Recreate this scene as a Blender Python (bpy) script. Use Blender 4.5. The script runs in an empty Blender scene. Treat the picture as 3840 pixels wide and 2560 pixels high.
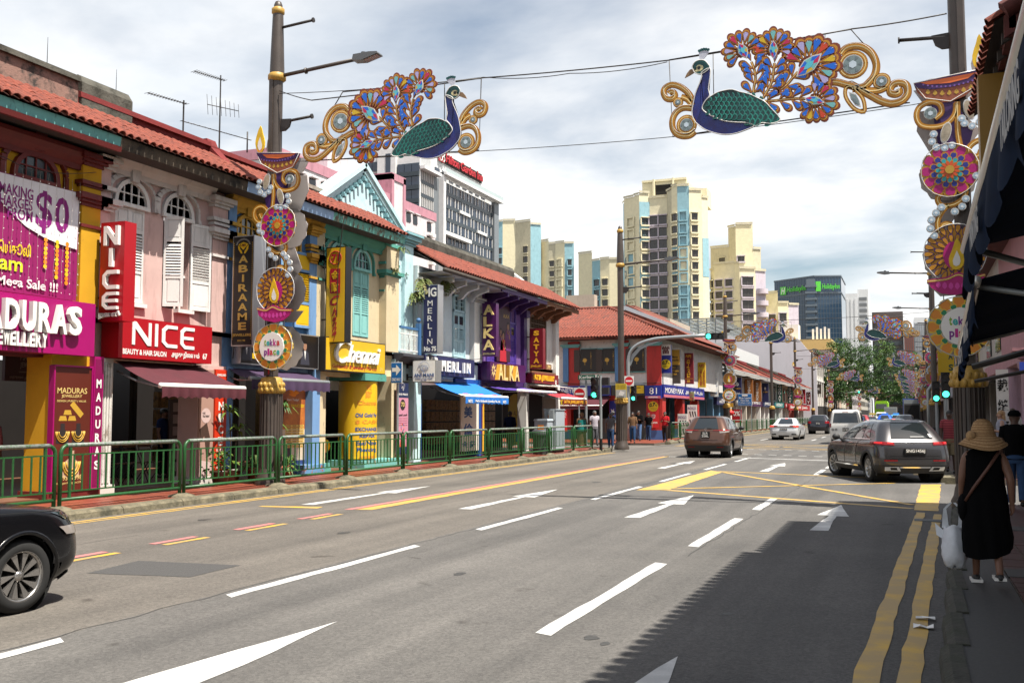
import bpy,bmesh,math,random
from math import cos,sin,pi
rnd=random.uniform
from mathutils import Vector,Matrix
random.seed(11)
RAD=math.radians
SC=bpy.context.scene
COL=SC.collection
# ---------------- camera
cam_d=bpy.data.cameras.new('camera');cam=bpy.data.objects.new('camera',cam_d);COL.objects.link(cam)
cam_d.sensor_width=36;cam_d.lens=35.;cam_d.clip_end=6000;cam_d.clip_start=.05
cam.location=(0,0,1.7)
cam.rotation_euler=(RAD(90+4.15),0,RAD(21.73))
SC.camera=cam
# ---------------- sky, sun, exposure
SUN_DIR=Vector((-.45,.13,-1.)).normalized()
world=bpy.data.worlds.new('World');SC.world=world;world.use_nodes=True
nt=world.node_tree;nt.nodes.clear()
def N(t,**k):
 n=nt.nodes.new(t)
 for a,b in k.items():setattr(n,a,b)
 return n
L=lambda a,b:nt.links.new(a,b)
sky=N('ShaderNodeTexSky');sky.sky_type='NISHITA';sky.sun_disc=False
sky.sun_elevation=math.asin(-SUN_DIR.z);sky.sun_rotation=math.atan2(-SUN_DIR.x,-SUN_DIR.y)
sky.air_density=1.;sky.dust_density=1.2;sky.ozone_density=1.
tc=N('ShaderNodeTexCoord')
sep=N('ShaderNodeSeparateXYZ');L(tc.outputs['Generated'],sep.inputs[0])
zc=N('ShaderNodeMath',operation='MAXIMUM');L(sep.outputs['Z'],zc.inputs[0]);zc.inputs[1].default_value=.0
za=N('ShaderNodeMath',operation='ADD');L(zc.outputs[0],za.inputs[0]);za.inputs[1].default_value=.16
dv=N('ShaderNodeVectorMath',operation='DIVIDE');L(tc.outputs['Generated'],dv.inputs[0])
cmb=N('ShaderNodeCombineXYZ')
for i in range(3):L(za.outputs[0],cmb.inputs[i])
L(cmb.outputs[0],dv.inputs[1])
mp=N('ShaderNodeMapping');L(dv.outputs[0],mp.inputs[0]);mp.inputs['Scale'].default_value=(.9,1.15,.35);mp.inputs['Location'].default_value=(1.7,.4,0);mp.inputs['Rotation'].default_value=(0,0,RAD(35))
n1=N('ShaderNodeTexNoise');n1 .inputs['Scale'].default_value=1.35;n1 .inputs['Detail'].default_value=9;n1 .inputs['Roughness'].default_value=.52;n1 .inputs['Distortion'].default_value=.15
L(mp.outputs[0],n1 .inputs[0])
rp=N('ShaderNodeValToRGB');rp.color_ramp.elements[0].position=.27;rp.color_ramp.elements[1].position=.55
L(n1 .outputs[0],rp.inputs[0])
n2=N('ShaderNodeTexNoise');n2 .inputs['Scale'].default_value=2.6;n2 .inputs['Detail'].default_value=8;n2 .inputs['Roughness'].default_value=.55
mp2=N('ShaderNodeMapping');L(dv.outputs[0],mp2 .inputs[0]);mp2 .inputs['Scale'].default_value=(.8,1.1,.5);mp2 .inputs['Location'].default_value=(4.1,2.2,1);L(mp2 .outputs[0],n2 .inputs[0])
cr=N('ShaderNodeValToRGB');cr.color_ramp.elements[0].position=.36;cr.color_ramp.elements[0].color=(11.2,11.6,12.,1);cr.color_ramp.elements[1].position=.62;cr.color_ramp.elements[1].color=(13.5,13.4,13.2,1)
L(n2 .outputs[0],cr.inputs[0])
# brightest cloud towards the horizon haze
mxs=N('ShaderNodeMix');mxs.data_type='RGBA'
ev=N('ShaderNodeMapRange');ev.inputs[1].default_value=.22;ev.inputs[2].default_value=.8;ev.inputs[3].default_value=.95;ev.inputs[4].default_value=.3;L(sep.outputs['Z'],ev.inputs[0])
sm=N('ShaderNodeMath',operation='MULTIPLY');L(rp.outputs[0],sm.inputs[0]);L(ev.outputs[0],sm.inputs[1])
sb=N('ShaderNodeMix');sb.data_type='RGBA';sb.blend_type='MULTIPLY';sb.inputs[0].default_value=1.
L(sky.outputs[0],sb.inputs[6]);sb.inputs[7].default_value=(1.7,1.6,1.45,1)
L(sm.outputs[0],mxs.inputs[0]);L(sb.outputs[2],mxs.inputs[6]);L(cr.outputs[0],mxs.inputs[7])
bg=N('ShaderNodeBackground');bg.inputs[1].default_value=.046;L(mxs.outputs[2],bg.inputs[0])
wo=N('ShaderNodeOutputWorld');L(bg.outputs[0],wo.inputs[0])
sun_d=bpy.data.lights.new('sun','SUN');sun_d.energy=5.;sun_d.angle=RAD(.5);sun_d.color=(1.,.95,.86)
sun=bpy.data.objects.new('sun',sun_d);COL.objects.link(sun);sun.location=(20,-10,60)
sun.rotation_euler=SUN_DIR.to_track_quat('-Z','Y').to_euler()
SC.view_settings.view_transform='Standard';SC.view_settings.look='None'
SC.view_settings.exposure=1.;SC.view_settings.gamma=1.;SC.view_settings.use_curve_mapping=False
SC.cycles.max_bounces=5;SC.cycles.diffuse_bounces=1;SC.cycles.glossy_bounces=3;SC.cycles.transmission_bounces=3
SC.cycles.use_denoising=True
SC.cycles.caustics_reflective=False;SC.cycles.caustics_refractive=False
# ---------------- helpers: materials
def hexc(h):
 h=h.lstrip('#')
 if len(h)==3:h=''.join(c*2 for c in h)
 f=lambda c:c/12.92 if c<=.04045 else((c+.055)/1.055)**2.4
 return tuple(f(int(h[i:i+2],16)/255)for i in(0,2,4))
MATS={}
def mat(name,col,rough=.6,metal=.0,var=.12,vs=2.5,bump=.0,bs=40.,emit=.0,coat=.0,stain=None,st=(.52,.7),sscale=(1,1,1),trans=.0,spec=.5,col2=None):
 """Procedural material: base colour varied by noise in world space, optional stains and fine relief."""
 if name in MATS:return MATS[name]
 if isinstance(col,str):col=hexc(col)
 m=bpy.data.materials.new(name);m.use_nodes=True;t=m.node_tree;b=t.nodes['Principled BSDF']
 b.inputs['Roughness'].default_value=rough;b.inputs['Metallic'].default_value=metal;b.inputs['Specular IOR Level'].default_value=spec
 if coat:b.inputs['Coat Weight'].default_value=coat;b.inputs['Coat Roughness'].default_value=.06
 if trans:b.inputs['Transmission Weight'].default_value=trans
 g=t.nodes.new('ShaderNodeNewGeometry')
 out=None
 if var:
  no=t.nodes.new('ShaderNodeTexNoise');no.inputs['Scale'].default_value=vs;no.inputs['Detail'].default_value=6;no.inputs['Roughness'].default_value=.65
  t.links.new(g.outputs['Position'],no.inputs[0])
  r=t.nodes.new('ShaderNodeValToRGB');r.color_ramp.elements[0].position=.3;r.color_ramp.elements[1].position=.7
  c2=hexc(col2)if isinstance(col2,str)else col2
  lo=c2 if c2 else tuple(c*(1-var)for c in col);hi=tuple(min(1,c*(1+var*.6))for c in col)
  r.color_ramp.elements[0].color=(*lo,1);r.color_ramp.elements[1].color=(*hi,1)
  t.links.new(no.outputs[0],r.inputs[0]);out=r.outputs[0]
 if stain:
  sc=hexc(stain)if isinstance(stain,str)else stain
  mpn=t.nodes.new('ShaderNodeMapping');mpn.inputs['Scale'].default_value=sscale;t.links.new(g.outputs['Position'],mpn.inputs[0])
  n_=t.nodes.new('ShaderNodeTexNoise');n_.inputs['Scale'].default_value=3.;n_.inputs['Detail'].default_value=10;n_.inputs['Roughness'].default_value=.72
  t.links.new(mpn.outputs[0],n_.inputs[0])
  r2=t.nodes.new('ShaderNodeValToRGB');r2 .color_ramp.elements[0].position=st[0];r2 .color_ramp.elements[1].position=st[1]
  t.links.new(n_.outputs[0],r2 .inputs[0])
  mx=t.nodes.new('ShaderNodeMix');mx.data_type='RGBA';t.links.new(r2 .outputs[0],mx.inputs[0])
  if out:t.links.new(out,mx.inputs[6])
  else:mx.inputs[6].default_value=(*col,1)
  mx.inputs[7].default_value=(*sc,1);out=mx.outputs[2]
 if out:t.links.new(out,b.inputs['Base Color'])
 else:b.inputs['Base Color'].default_value=(*col,1)
 if emit:
  b.inputs['Emission Strength'].default_value=emit;b.inputs['Emission Color'].default_value=(*col,1)
 if bump:
  nb=t.nodes.new('ShaderNodeTexNoise');nb.inputs['Scale'].default_value=bs;nb.inputs['Detail'].default_value=4
  t.links.new(g.outputs['Position'],nb.inputs[0])
  bn=t.nodes.new('ShaderNodeBump');bn.inputs['Strength'].default_value=bump;bn.inputs['Distance'].default_value=.02
  t.links.new(nb.outputs[0],bn.inputs['Height']);t.links.new(bn.outputs[0],b.inputs['Normal'])
 MATS[name]=m
 return m
def paint(name,col,**k):
 k.setdefault('rough',.8);k.setdefault('var',.1);k.setdefault('vs',1.4);k.setdefault('bump',.15);k.setdefault('bs',60)
 if'stain'not in k:
  c=hexc(col)if isinstance(col,str)else col
  k['stain']=tuple(x*.42 for x in c);k['st']=(.52,.84);k['sscale']=(1.2,1.2,.22)
 return mat(name,col,**k)
def plain(name,col,rough=.5,**k):
 k.setdefault('var',.06)
 return mat(name,col,rough=rough,**k)
def glassy(name,col,rough=.08):
 return mat(name,col,rough=rough,var=.05,spec=.7)
 # ---------------- helpers: meshes
WM={}
def I4():return Matrix.Identity(4)
def frame(o,a,b,c):
 return Matrix(((a[0],b[0],c[0],o[0]),(a[1],b[1],c[1],o[1]),(a[2],b[2],c[2],o[2]),(0,0,0,1)))
TXT={}
def text_geo(body,bold=.0,shear=.0,space=1.):
 k=(body,bold,shear,space)
 if k not in TXT:
  cu=bpy.data.curves.new('lettering','FONT');cu.body=body;cu.offset=bold;cu.shear=shear;cu.space_character=space
  cu.resolution_u=3;cu.fill_mode='FRONT';cu.size=1
  ob=bpy.data.objects.new('lettering',cu);COL.objects.link(ob)
  dg=bpy.context.evaluated_depsgraph_get();me=bpy.data.meshes.new_from_object(ob.evaluated_get(dg))
  bpy.data.objects.remove(ob);bpy.data.curves.remove(cu)
  bm=bmesh.new();bm.from_mesh(me);bmesh.ops.remove_doubles(bm,verts=bm.verts,dist=1e-5)
  vs=[tuple(v.co)for v in bm.verts];bm.verts.index_update();fs=[tuple(v.index for v in f.verts)for f in bm.faces]
  ed=[(e.verts[0].index,e.verts[1].index)for e in bm.edges if len(e.link_faces)==1]
  bm.free();bpy.data.meshes.remove(me)
  TXT[k]=(vs,fs,ed)
 return TXT[k]
class MB:
 def __init__(s,M=None):
  s.v=[];s.f=[];s.mi=[];s.sm=[];s.mats=[];s.cur=0;s.M=M;s.flip=bool(M)and M.to_3x3().determinant()<0
 def use(s,m):
  if m not in s.mats:s.mats.append(m)
  s.cur=s.mats.index(m);return s
 def add(s,vs,fs,smooth=False):
  o=len(s.v)
  if s.M:s.v+=[tuple(s.M@Vector(p))for p in vs]
  else:s.v+=[tuple(p)for p in vs]
  for f in fs:
   f=tuple(o+i for i in f);s.f.append(f[::-1]if s.flip else f);s.mi.append(s.cur);s.sm.append(smooth)
  return s
 def box(s,x0,x1,y0,y1,z0,z1):
  return s.add([(x0,y0,z0),(x1,y0,z0),(x1,y1,z0),(x0,y1,z0),(x0,y0,z1),(x1,y0,z1),(x1,y1,z1),(x0,y1,z1)],[(0,3,2,1),(4,5,6,7),(0,1,5,4),(1,2,6,5),(2,3,7,6),(3,0,4,7)])
 def quad(s,*p):return s.add(p,[tuple(range(len(p)))])
 def prism(s,poly,a,b,ax=1,caps=True,smooth=False):
  """2D polygon extruded from a to b along axis ax (0 x,1 y,2 z); the polygon uses the other two axes in order."""
  def P(p,t):
   q=[0,0,0];o=[i for i in range(3)if i!=ax];q[o[0]],q[o[1]]=p;q[ax]=t;return tuple(q)
  n=len(poly);s.add([P(p,a)for p in poly]+[P(p,b)for p in poly],[(i,(i+1)%n,n+(i+1)%n,n+i)for i in range(n)],smooth)
  if caps:s.add([P(p,a)for p in poly],[tuple(range(n))[::-1]]);s.add([P(p,b)for p in poly],[tuple(range(n))])
  return s
 def cyl(s,p0,p1,r0,r1=None,n=10,caps=True,smooth=True):
  p0,p1=Vector(p0),Vector(p1);r1=r0 if r1 is None else r1;d=(p1-p0).normalized()
  u=d.orthogonal().normalized();w=d.cross(u)
  ring=lambda c,r:[tuple(c+(u*cos(2*pi*i/n)+w*sin(2*pi*i/n))*r)for i in range(n)]
  s.add(ring(p0,r0)+ring(p1,r1),[(i,(i+1)%n,n+(i+1)%n,n+i)for i in range(n)],smooth)
  if caps:s.add(ring(p0,r0),[tuple(range(n))[::-1]]);s.add(ring(p1,r1),[tuple(range(n))])
  return s
 def tube(s,pts,r,n=6,closed=False,caps=True):
  P=[Vector(p)for p in pts];m=len(P);rs=r if isinstance(r,(list,tuple))else[r]*m
  prev=None;vs=[]
  for i in range(m):
   if closed:d=P[(i+1)%m]-P[i-1]
   else:d=P[min(i+1,m-1)]-P[max(i-1,0)]
   d=d.normalized()if d.length>1e-9 else Vector((0,0,1))
   if prev is None:u=d.orthogonal().normalized()
   else:
    u=prev-d*prev.dot(d);u=u.normalized()if u.length>1e-6 else d.orthogonal().normalized()
   prev=u;w=d.cross(u)
   vs+=[tuple(P[i]+(u*cos(2*pi*k/n)+w*sin(2*pi*k/n))*rs[i])for k in range(n)]
  fs=[]
  for i in range(m if closed else m-1):
   a,b=i*n,((i+1)%m)*n
   fs+=[(a+k,a+(k+1)%n,b+(k+1)%n,b+k)for k in range(n)]
  if caps and not closed:fs+=[tuple(range(n))[::-1],tuple(range((m-1)*n,m*n))]
  return s.add(vs,fs,True)
 def lathe(s,c,prof,n=16,smooth=True,a0=.0,a1=2*pi):
  full=abs(a1-a0-2*pi)<1e-6;k=n if full else n+1;vs=[]
  for r,z in prof:vs+=[(c[0]+r*cos(a0+(a1-a0)*i/n),c[1]+r*sin(a0+(a1-a0)*i/n),c[2]+z)for i in range(k)]
  fs=[]
  for j in range(len(prof)-1):
   for i in range(n):fs.append((j*k+i,j*k+(i+1)%k,(j+1)*k+(i+1)%k,(j+1)*k+i))
  return s.add(vs,fs,smooth)
 def ball(s,c,r,n=10,m=6):
  rx,ry,rz=r if isinstance(r,(tuple,list))else(r,r,r);vs=[];fs=[]
  for j in range(m+1):
   t=pi*j/m
   for i in range(n):vs.append((c[0]+rx*sin(t)*cos(2*pi*i/n),c[1]+ry*sin(t)*sin(2*pi*i/n),c[2]-rz*cos(t)))
  for j in range(m):
   for i in range(n):fs.append((j*n+i,j*n+(i+1)%n,(j+1)*n+(i+1)%n,(j+1)*n+i))
  return s.add(vs,fs,True)
 def text(s,body,o,right,up,w=None,h=None,depth=.0,bold=.0,shear=.0,space=1.,fit=True):
  """Lettering fitted to a w x h box whose lower left corner is o; stands proud by depth along right x up."""
  vs,fs,ed=text_geo(body,bold,shear,space)
  if not vs:return s
  x0=min(v[0]for v in vs);x1=max(v[0]for v in vs);y0=min(v[1]for v in vs);y1=max(v[1]for v in vs)
  kx=w/(x1-x0)if w else None;ky=h/(y1-y0)if h else None
  kx=kx or ky;ky=ky or kx
  o,right,up=Vector(o),Vector(right).normalized(),Vector(up).normalized();nn=right.cross(up)
  P=lambda v,t:tuple(o+right*((v[0]-x0)*kx)+up*((v[1]-y0)*ky)+nn*t)
  M,s.M=s.M,None;fl,s.flip=s.flip,False
  s.add([P(v,depth)for v in vs],fs)
  if depth:
   n=len(vs);s.add([P(v,0)for v in vs]+[P(v,depth)for v in vs],[(a,b,n+b,n+a)for a,b in ed])
  s.M,s.flip=M,fl
  return s
 def grid(s,P,smooth=True,closed_u=False):
  """P[i][j] rows of points"""
  nu,nv=len(P),len(P[0]);vs=[tuple(p)for r in P for p in r];fs=[]
  for i in range(nu if closed_u else nu-1):
   for j in range(nv-1):fs.append((i*nv+j,((i+1)%nu)*nv+j,((i+1)%nu)*nv+j+1,i*nv+j+1))
  return s.add(vs,fs,smooth)
 def mesh(s,name,inv=None):
  me=bpy.data.meshes.new(name)
  me.from_pydata([tuple(inv@Vector(p))for p in s.v]if inv else s.v,[],s.f)
  for m in s.mats:me.materials.append(m)
  me.polygons.foreach_set('material_index',s.mi);me.polygons.foreach_set('use_smooth',s.sm);me.update()
  return me
 def build(s,name,parent=None,label=None):
  inv=WM[parent.name].inverted()if parent and parent.name in WM else None
  o=bpy.data.objects.new(name,s.mesh(name,inv));COL.objects.link(o)
  if parent:o.parent=parent;WM[o.name]=WM.get(parent.name,I4())
  else:WM[o.name]=I4()
  if label:o['label']=label
  return o
def U(m):return MB().use(m)
def thing(name,label,cat,loc=(0,0,0),group=None,rot=.0):
 o=bpy.data.objects.new(name,None);COL.objects.link(o);o.location=loc;o.rotation_euler=(0,0,rot)
 o['label']=label;o['category']=cat
 if group:o['group']=group
 o.empty_display_size=.2
 WM[o.name]=Matrix.Translation(loc)@Matrix.Rotation(rot,4,'Z')
 return o
def tag(o,label,cat,group=None):
 o['label']=label;o['category']=cat
 if group:o['group']=group
 return o
def struct(o):o['kind']='structure';return o
def stuff(o):o['kind']='stuff';return o
def inst(me,name,parent=None,loc=(0,0,0),rot=(0,0,0),scale=(1,1,1)):
 """An object that shares mesh data; loc is in world space for a parent that is a plain part or thing."""
 o=bpy.data.objects.new(name,me);COL.objects.link(o)
 Mx=Matrix.LocRotScale(Vector(loc),Matrix.Identity(3).to_quaternion()if False else __import__('mathutils').Euler(rot).to_quaternion(),Vector(scale))
 if parent:o.parent=parent;Mx=WM.get(parent.name,I4()).inverted()@Mx
 o.matrix_local=Mx
 return o
def copy_tree(o,loc=None,rot=None,label=None,parent=None,skip=()):
 c=o.copy();COL.objects.link(c)
 if parent:c.parent=parent
 if loc is not None:c.location=loc
 if rot is not None:c.rotation_euler=(0,0,rot)
 if label:c['label']=label
 for ch in list(o.children):
  if ch.name.split('.')[0]in skip:continue
  copy_tree(ch,parent=c)
 return c
UPZ=(0,0,1)
# frequently used materials
M_iron=plain('dark_iron','#2a2522',.55)
M_steel=plain('galvanised_steel','#8d9294',.45,metal=.3)
M_white=plain('white_paint','#e6e4de',.5)
M_black=plain('black_paint','#0d0d0e',.45)
M_glass=glassy('window_glass','#141a1f',.06)
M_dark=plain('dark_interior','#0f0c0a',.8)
# ================ ground, road, markings, kerbs
def asphalt():
 m=bpy.data.materials.new('asphalt');m.use_nodes=True;t=m.node_tree;b=t.nodes['Principled BSDF'];b.inputs['Roughness'].default_value=.85
 g=t.nodes.new('ShaderNodeNewGeometry');P=g.outputs['Position']
 def noise(sc,de,ro,vec=None):
  n=t.nodes.new('ShaderNodeTexNoise');n.inputs['Scale'].default_value=sc;n.inputs['Detail'].default_value=de;n.inputs['Roughness'].default_value=ro
  t.links.new(vec or P,n.inputs[0]);return n.outputs[0]
 def ramp(x,a,b_,ca,cb):
  r=t.nodes.new('ShaderNodeValToRGB');r.color_ramp.elements[0].position=a;r.color_ramp.elements[1].position=b_
  r.color_ramp.elements[0].color=(*ca,1);r.color_ramp.elements[1].color=(*cb,1);t.links.new(x,r.inputs[0]);return r.outputs[0]
 def mix(f,a,b_,mode='MIX'):
  x=t.nodes.new('ShaderNodeMix');x.data_type='RGBA';x.blend_type=mode
  if isinstance(f,float):x.inputs[0].default_value=f
  else:t.links.new(f,x.inputs[0])
  for k,v in((6,a),(7,b_)):
   if isinstance(v,tuple):x.inputs[k].default_value=(*v,1)
   else:t.links.new(v,x.inputs[k])
  return x.outputs[2]
 grain=ramp(noise(110,4,.85),.34,.68,(.045,.043,.041),(.30,.288,.27))
 vo=t.nodes.new('ShaderNodeTexVoronoi');vo.inputs['Scale'].default_value=48;t.links.new(P,vo.inputs[0])
 grain=mix(.55,grain,ramp(vo.outputs['Color'],.1,.9,(.085,.08,.076),(.22,.21,.197)))
 mp=t.nodes.new('ShaderNodeMapping');mp.inputs['Scale'].default_value=(1.3,.05,1);t.links.new(P,mp.inputs[0])
 tracks=ramp(noise(1.,5,.6,mp.outputs[0]),.35,.7,(.47,.47,.475),(.79,.785,.785))
 blot=ramp(noise(.35,8,.65),.35,.7,(.78,.77,.76),(1.1,1.08,1.05))
 c=mix(1.,grain,tracks,'MULTIPLY');c=mix(1.,c,blot,'MULTIPLY')
 # browner, paler surfacing on the bus-lane side of the seam at x = -6.1
 sx=t.nodes.new('ShaderNodeSeparateXYZ');t.links.new(P,sx.inputs[0])
 wob=t.nodes.new('ShaderNodeMath');wob.operation='MULTIPLY_ADD';wob.inputs[1].default_value=.14;t.links.new(noise(5,5,.7),wob.inputs[0]);t.links.new(sx.outputs['X'],wob.inputs[2])
 mr=t.nodes.new('ShaderNodeMapRange');mr.inputs[1].default_value=-6.08;mr.inputs[2].default_value=-6.04;t.links.new(wob.outputs[0],mr.inputs[0])
 c=mix(mr.outputs[0],mix(1.,c,(1.15,1.09,1.01),'MULTIPLY'),c)
 spots=ramp(noise(1.9,3,.5),.68,.75,(1,1,1),(.5,.48,.46))
 c=mix(1.,c,spots,'MULTIPLY')
 t.links.new(c,b.inputs['Base Color'])
 bn=t.nodes.new('ShaderNodeBump');bn.inputs['Strength'].default_value=.55;bn.inputs['Distance'].default_value=.008;t.links.new(noise(110,3,.7),bn.inputs['Height']);t.links.new(bn.outputs[0],b.inputs['Normal'])
 return m
M_asph=asphalt()
M_ground=mat('far_ground','#6b675f',.9,var=.2,vs=.2)
b=U(M_ground);b.quad((-1500,-300,-.03),(1500,-300,-.03),(1500,3000,-.03),(-1500,3000,-.03));struct(b.build('ground'))
b=U(M_asph)
for y0,y1 in((-20,60),(60,400),(400,900)):b.quad((-12.5,y0,0),(.75,y0,0),(.75,y1,0),(-12.5,y1,0))
b.quad((-60,46.2,.0),(-12.5,46.2,.0),(-12.5,53.,.0),(-60,53.,.0))
b.quad((.75,19.9,.0),(60,19.9,.0),(60,26.5,.0),(.75,26.5,.0))
struct(b.build('road'))
# worn road paint
def road_paint(name,col):
 m=bpy.data.materials.new(name);m.use_nodes=True;t=m.node_tree;b=t.nodes['Principled BSDF'];b.inputs['Roughness'].default_value=.6
 g=t.nodes.new('ShaderNodeNewGeometry');n=t.nodes.new('ShaderNodeTexNoise');n.inputs['Scale'].default_value=90;n.inputs['Detail'].default_value=6;n.inputs['Roughness'].default_value=.8
 t.links.new(g.outputs['Position'],n.inputs[0]);n2=t.nodes.new('ShaderNodeTexNoise');n2 .inputs['Scale'].default_value=3;n2 .inputs['Detail'].default_value=8;t.links.new(g.outputs['Position'],n2 .inputs[0])
 a=t.nodes.new('ShaderNodeMath');a.operation='MULTIPLY_ADD';a.inputs[1].default_value=.5;t.links.new(n.outputs[0],a.inputs[0]);t.links.new(n2 .outputs[0],a.inputs[2])
 r=t.nodes.new('ShaderNodeValToRGB');r.color_ramp.elements[0].position=.56;r.color_ramp.elements[1].position=.82
 r.color_ramp.elements[0].color=(*col,1);r.color_ramp.elements[1].color=(*[.55*c+.45*.16 for c in col],1)
 t.links.new(a.outputs[0],r.inputs[0]);t.links.new(r.outputs[0],b.inputs['Base Color'])
 return m
M_rw=road_paint('white_road_paint',(.62,.61,.585));M_ry=road_paint('yellow_road_paint',(.58,.34,.03));M_rr=road_paint('red_road_paint',(.60,.16,.15))
def jag(pts,k=3,amp=.012):
 out=[];n=len(pts)
 for i in range(n):
  a,c=pts[i],pts[(i+1)%n];L_=math.dist(a,c);m=max(1,min(40,int(L_/.35)))
  d=((c[1]-a[1])/(L_+1e-9),-(c[0]-a[0])/(L_+1e-9))
  for j in range(m):
   t=j/m;w=rnd(-amp,amp)if j else 0
   out.append((a[0]+(c[0]-a[0])*t+d[0]*w,a[1]+(c[1]-a[1])*t+d[1]*w))
 return out
def mark(name,m,polys,z=.004,amp=.012):
 for p in polys:
  q=jag(p,amp=amp);bm=bmesh.new();vs=[bm.verts.new((x,y,z))for x,y in q]
  f=bm.faces.new(vs);bm.normal_update()
  if f.normal.z<0:f.normal_flip()
  bmesh.ops.triangulate(bm,faces=bm.faces[:])
  me=bpy.data.meshes.new(name);bm.to_mesh(me);bm.free();me.materials.append(m)
  o=bpy.data.objects.new(name,me);COL.objects.link(o);struct(o)
def strip(x0,x1,y0,y1,sk=.0):return[(x0,y0),(x1,y0+sk),(x1,y1+sk),(x0,y1)]
ln=[]
for y0,y1 in((3.2,5.9),(7.85,11.7),(13.6,17.3),(19.2,23.),(24.9,28.5),(30.6,34.3),(36.2,39.7)):ln.append(strip(-6.07+y0*.005,-5.93+y0*.005,y0,y1,-.1))
for y0,y1 in((2.,5.4),(7.4,11.35),(12.9,16.6),(18.2,20.7),(29.1,31.9),(32.8,36.6)):ln.append(strip(-2.82+y0*.009,-2.67+y0*.009,y0,y1,-.06))
for y in range(66,330,8):
 for x in(-9.,-5.85,-2.7):ln.append(strip(x-.07,x+.07,y,y+3.5))
mark('lane_dash',M_rw,ln)
def arrow(x,y0,y1,w=.13,hw=.26,hl=2.2,k=.0):
 ym=y1-hl
 return[(x-w+k,y0),(x+w+k,y0+.03),(x+.06,ym),(x+hw,ym),(x,y1),(x-hw,ym+.08),(x-.06,ym+.08)]
mark('road_arrow',M_rw,[arrow(-10.55,16.07,21.3),arrow(-7.42,16.37,21.4,k=-.02),arrow(-4.25,16.05,20.95,k=-.03),arrow(-1.24,15.3,19.75,k=-.04),arrow(-7.28,30.8,36.2),arrow(-4.06,30.3,35.7),[(-4.72,4.4),(-4.2,4.5),(-4.24,5.7),(-4.41,7.2),(-4.6,5.7)],[(-1.74,5.4),(-1.42,5.4),(-1.47,6.4),(-1.56,7.06),(-1.66,6.3)]])
mark('stop_line',M_rw,[[(-9.15,39.45),(-6.55,39.6),(-.6,37.4),(-.6,37.15),(-6.55,39.35),(-9.15,39.2)]])
cz=[]
for i in range(16):
 x=-9.2+i*.62;yy=44.-(x+9.2)*.39;cz.append([(x,yy),(x+.34,yy-.12),(x+.34,yy-.32),(x,yy-.2)])
 yy=49.7-(x+9.2)*.36;cz.append([(x,yy),(x+.34,yy-.12),(x+.34,yy-.34),(x,yy-.22)])
mark('crossing_dash',M_rw,cz,amp=.004)
yl=[strip(-12.12,-12.03,2,42.5),strip(-12.30,-12.21,2,42.5),strip(-12.12,-12.03,58,330),strip(-12.30,-12.21,58,330)]
yl+=[[(-11.17,15.42),(-9.95,15.5),(-10.03,15.82),(-11.17,15.56)]]
for y0,y1 in((3.4,4.4),(5.4,6.3),(7.,7.9),(8.75,9.7),(10.5,11.36),(12.23,13.2),(13.9,14.8)):yl.append(strip(-9.19+y0*.008,-9.08+y0*.008,y0,y1))
yl.append([(-9.20,15.55),(-8.92,15.65),(-8.96,39.5),(-9.12,39.6)])
mark('yellow_line',M_ry,yl)
mark('bus_lane_red_line',M_rr,[strip(-9.40+y0*.008,-9.28+y0*.008,y0,y1)for y0,y1 in((7.,7.85),(8.7,9.7),(10.5,11.36),(12.23,13.15),(13.85,14.8))]+[[(-9.40,15.5),(-9.25,15.55),(-9.16,39.5),(-9.22,39.5)]],z=.005)
def band(a,c,w):
 a,c=Vector(a),Vector(c);n=Vector((-(c-a).y,(c-a).x)).normalized()*(w/2);return[tuple(a+n),tuple(a-n),tuple(c-n),tuple(c+n)]
mark('yellow_box',M_ry,[[(-5.72,21.85),(-5.05,22.15),(-5.12,29.5),(-5.6,30.2)],band((-5.2,22.15),(.0,19.45),.2),band((-5.3,29.85),(-1.,28.3),.2),[(.02,19.15),(.42,19.1),(.65,26.3),(.2,26.1)]],z=.005)
mark('yellow_box',M_ry,[band((-5.05,22.5),(-.4,26.35),.16),band((-5.1,29.4),(.0,20.2),.16)],z=.008)
mark('yellow_box',M_ry,[band((-9.,56.4),(-3.,56.6),.28),band((-8.3,50.4),(-2.6,48.7),.2),band((-8.2,50.6),(-3.,56.4),.2),band((-8.9,56.),(-2.8,49.),.2),band((-11.5,52.5),(-9.2,58),.5)],z=.008)
mark('yellow_line',M_ry,[[(-.46,5.),(-.30,5.),(.20,18.7),(.06,18.75)],[(-.20,5.),(-.05,5.),(.40,17.1),(.27,17.15)],[(.30,17.6),(.42,17.6),(.45,18.5),(.34,18.5)],strip(.05,.17,30,300),strip(.3,.42,30,300)],z=.005)
M_patch=mat('patched_asphalt',(.062,.06,.058),.85,var=.5,vs=120,bump=.4,bs=90)
mark('asphalt_patch',M_patch,[[(-8.22,8.35),(-8.36,9.27),(-7.04,9.42),(-7.02,8.55)]],z=.003)
M_crack=mat('crack_tar',(.03,.03,.03),.8)
for xs,y0,y1 in((-6.16,2,45),(-2.6,12,45),(-10.2,6,11.5),(-8.4,17,26)):
 pts=[];y=y0;
 while y<y1:pts.append((xs+rnd(-.035,.035)+y*.007,y));y+=rnd(.15,.5)
 mark('road_seam',M_crack,[[(x-.005,y)for x,y in pts]+[(x+.005,y)for x,y in pts[::-1]]],z=.003,amp=0)
M_stain=mat('oil_stain',(.045,.043,.04),.6,var=.5,vs=30)
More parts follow.
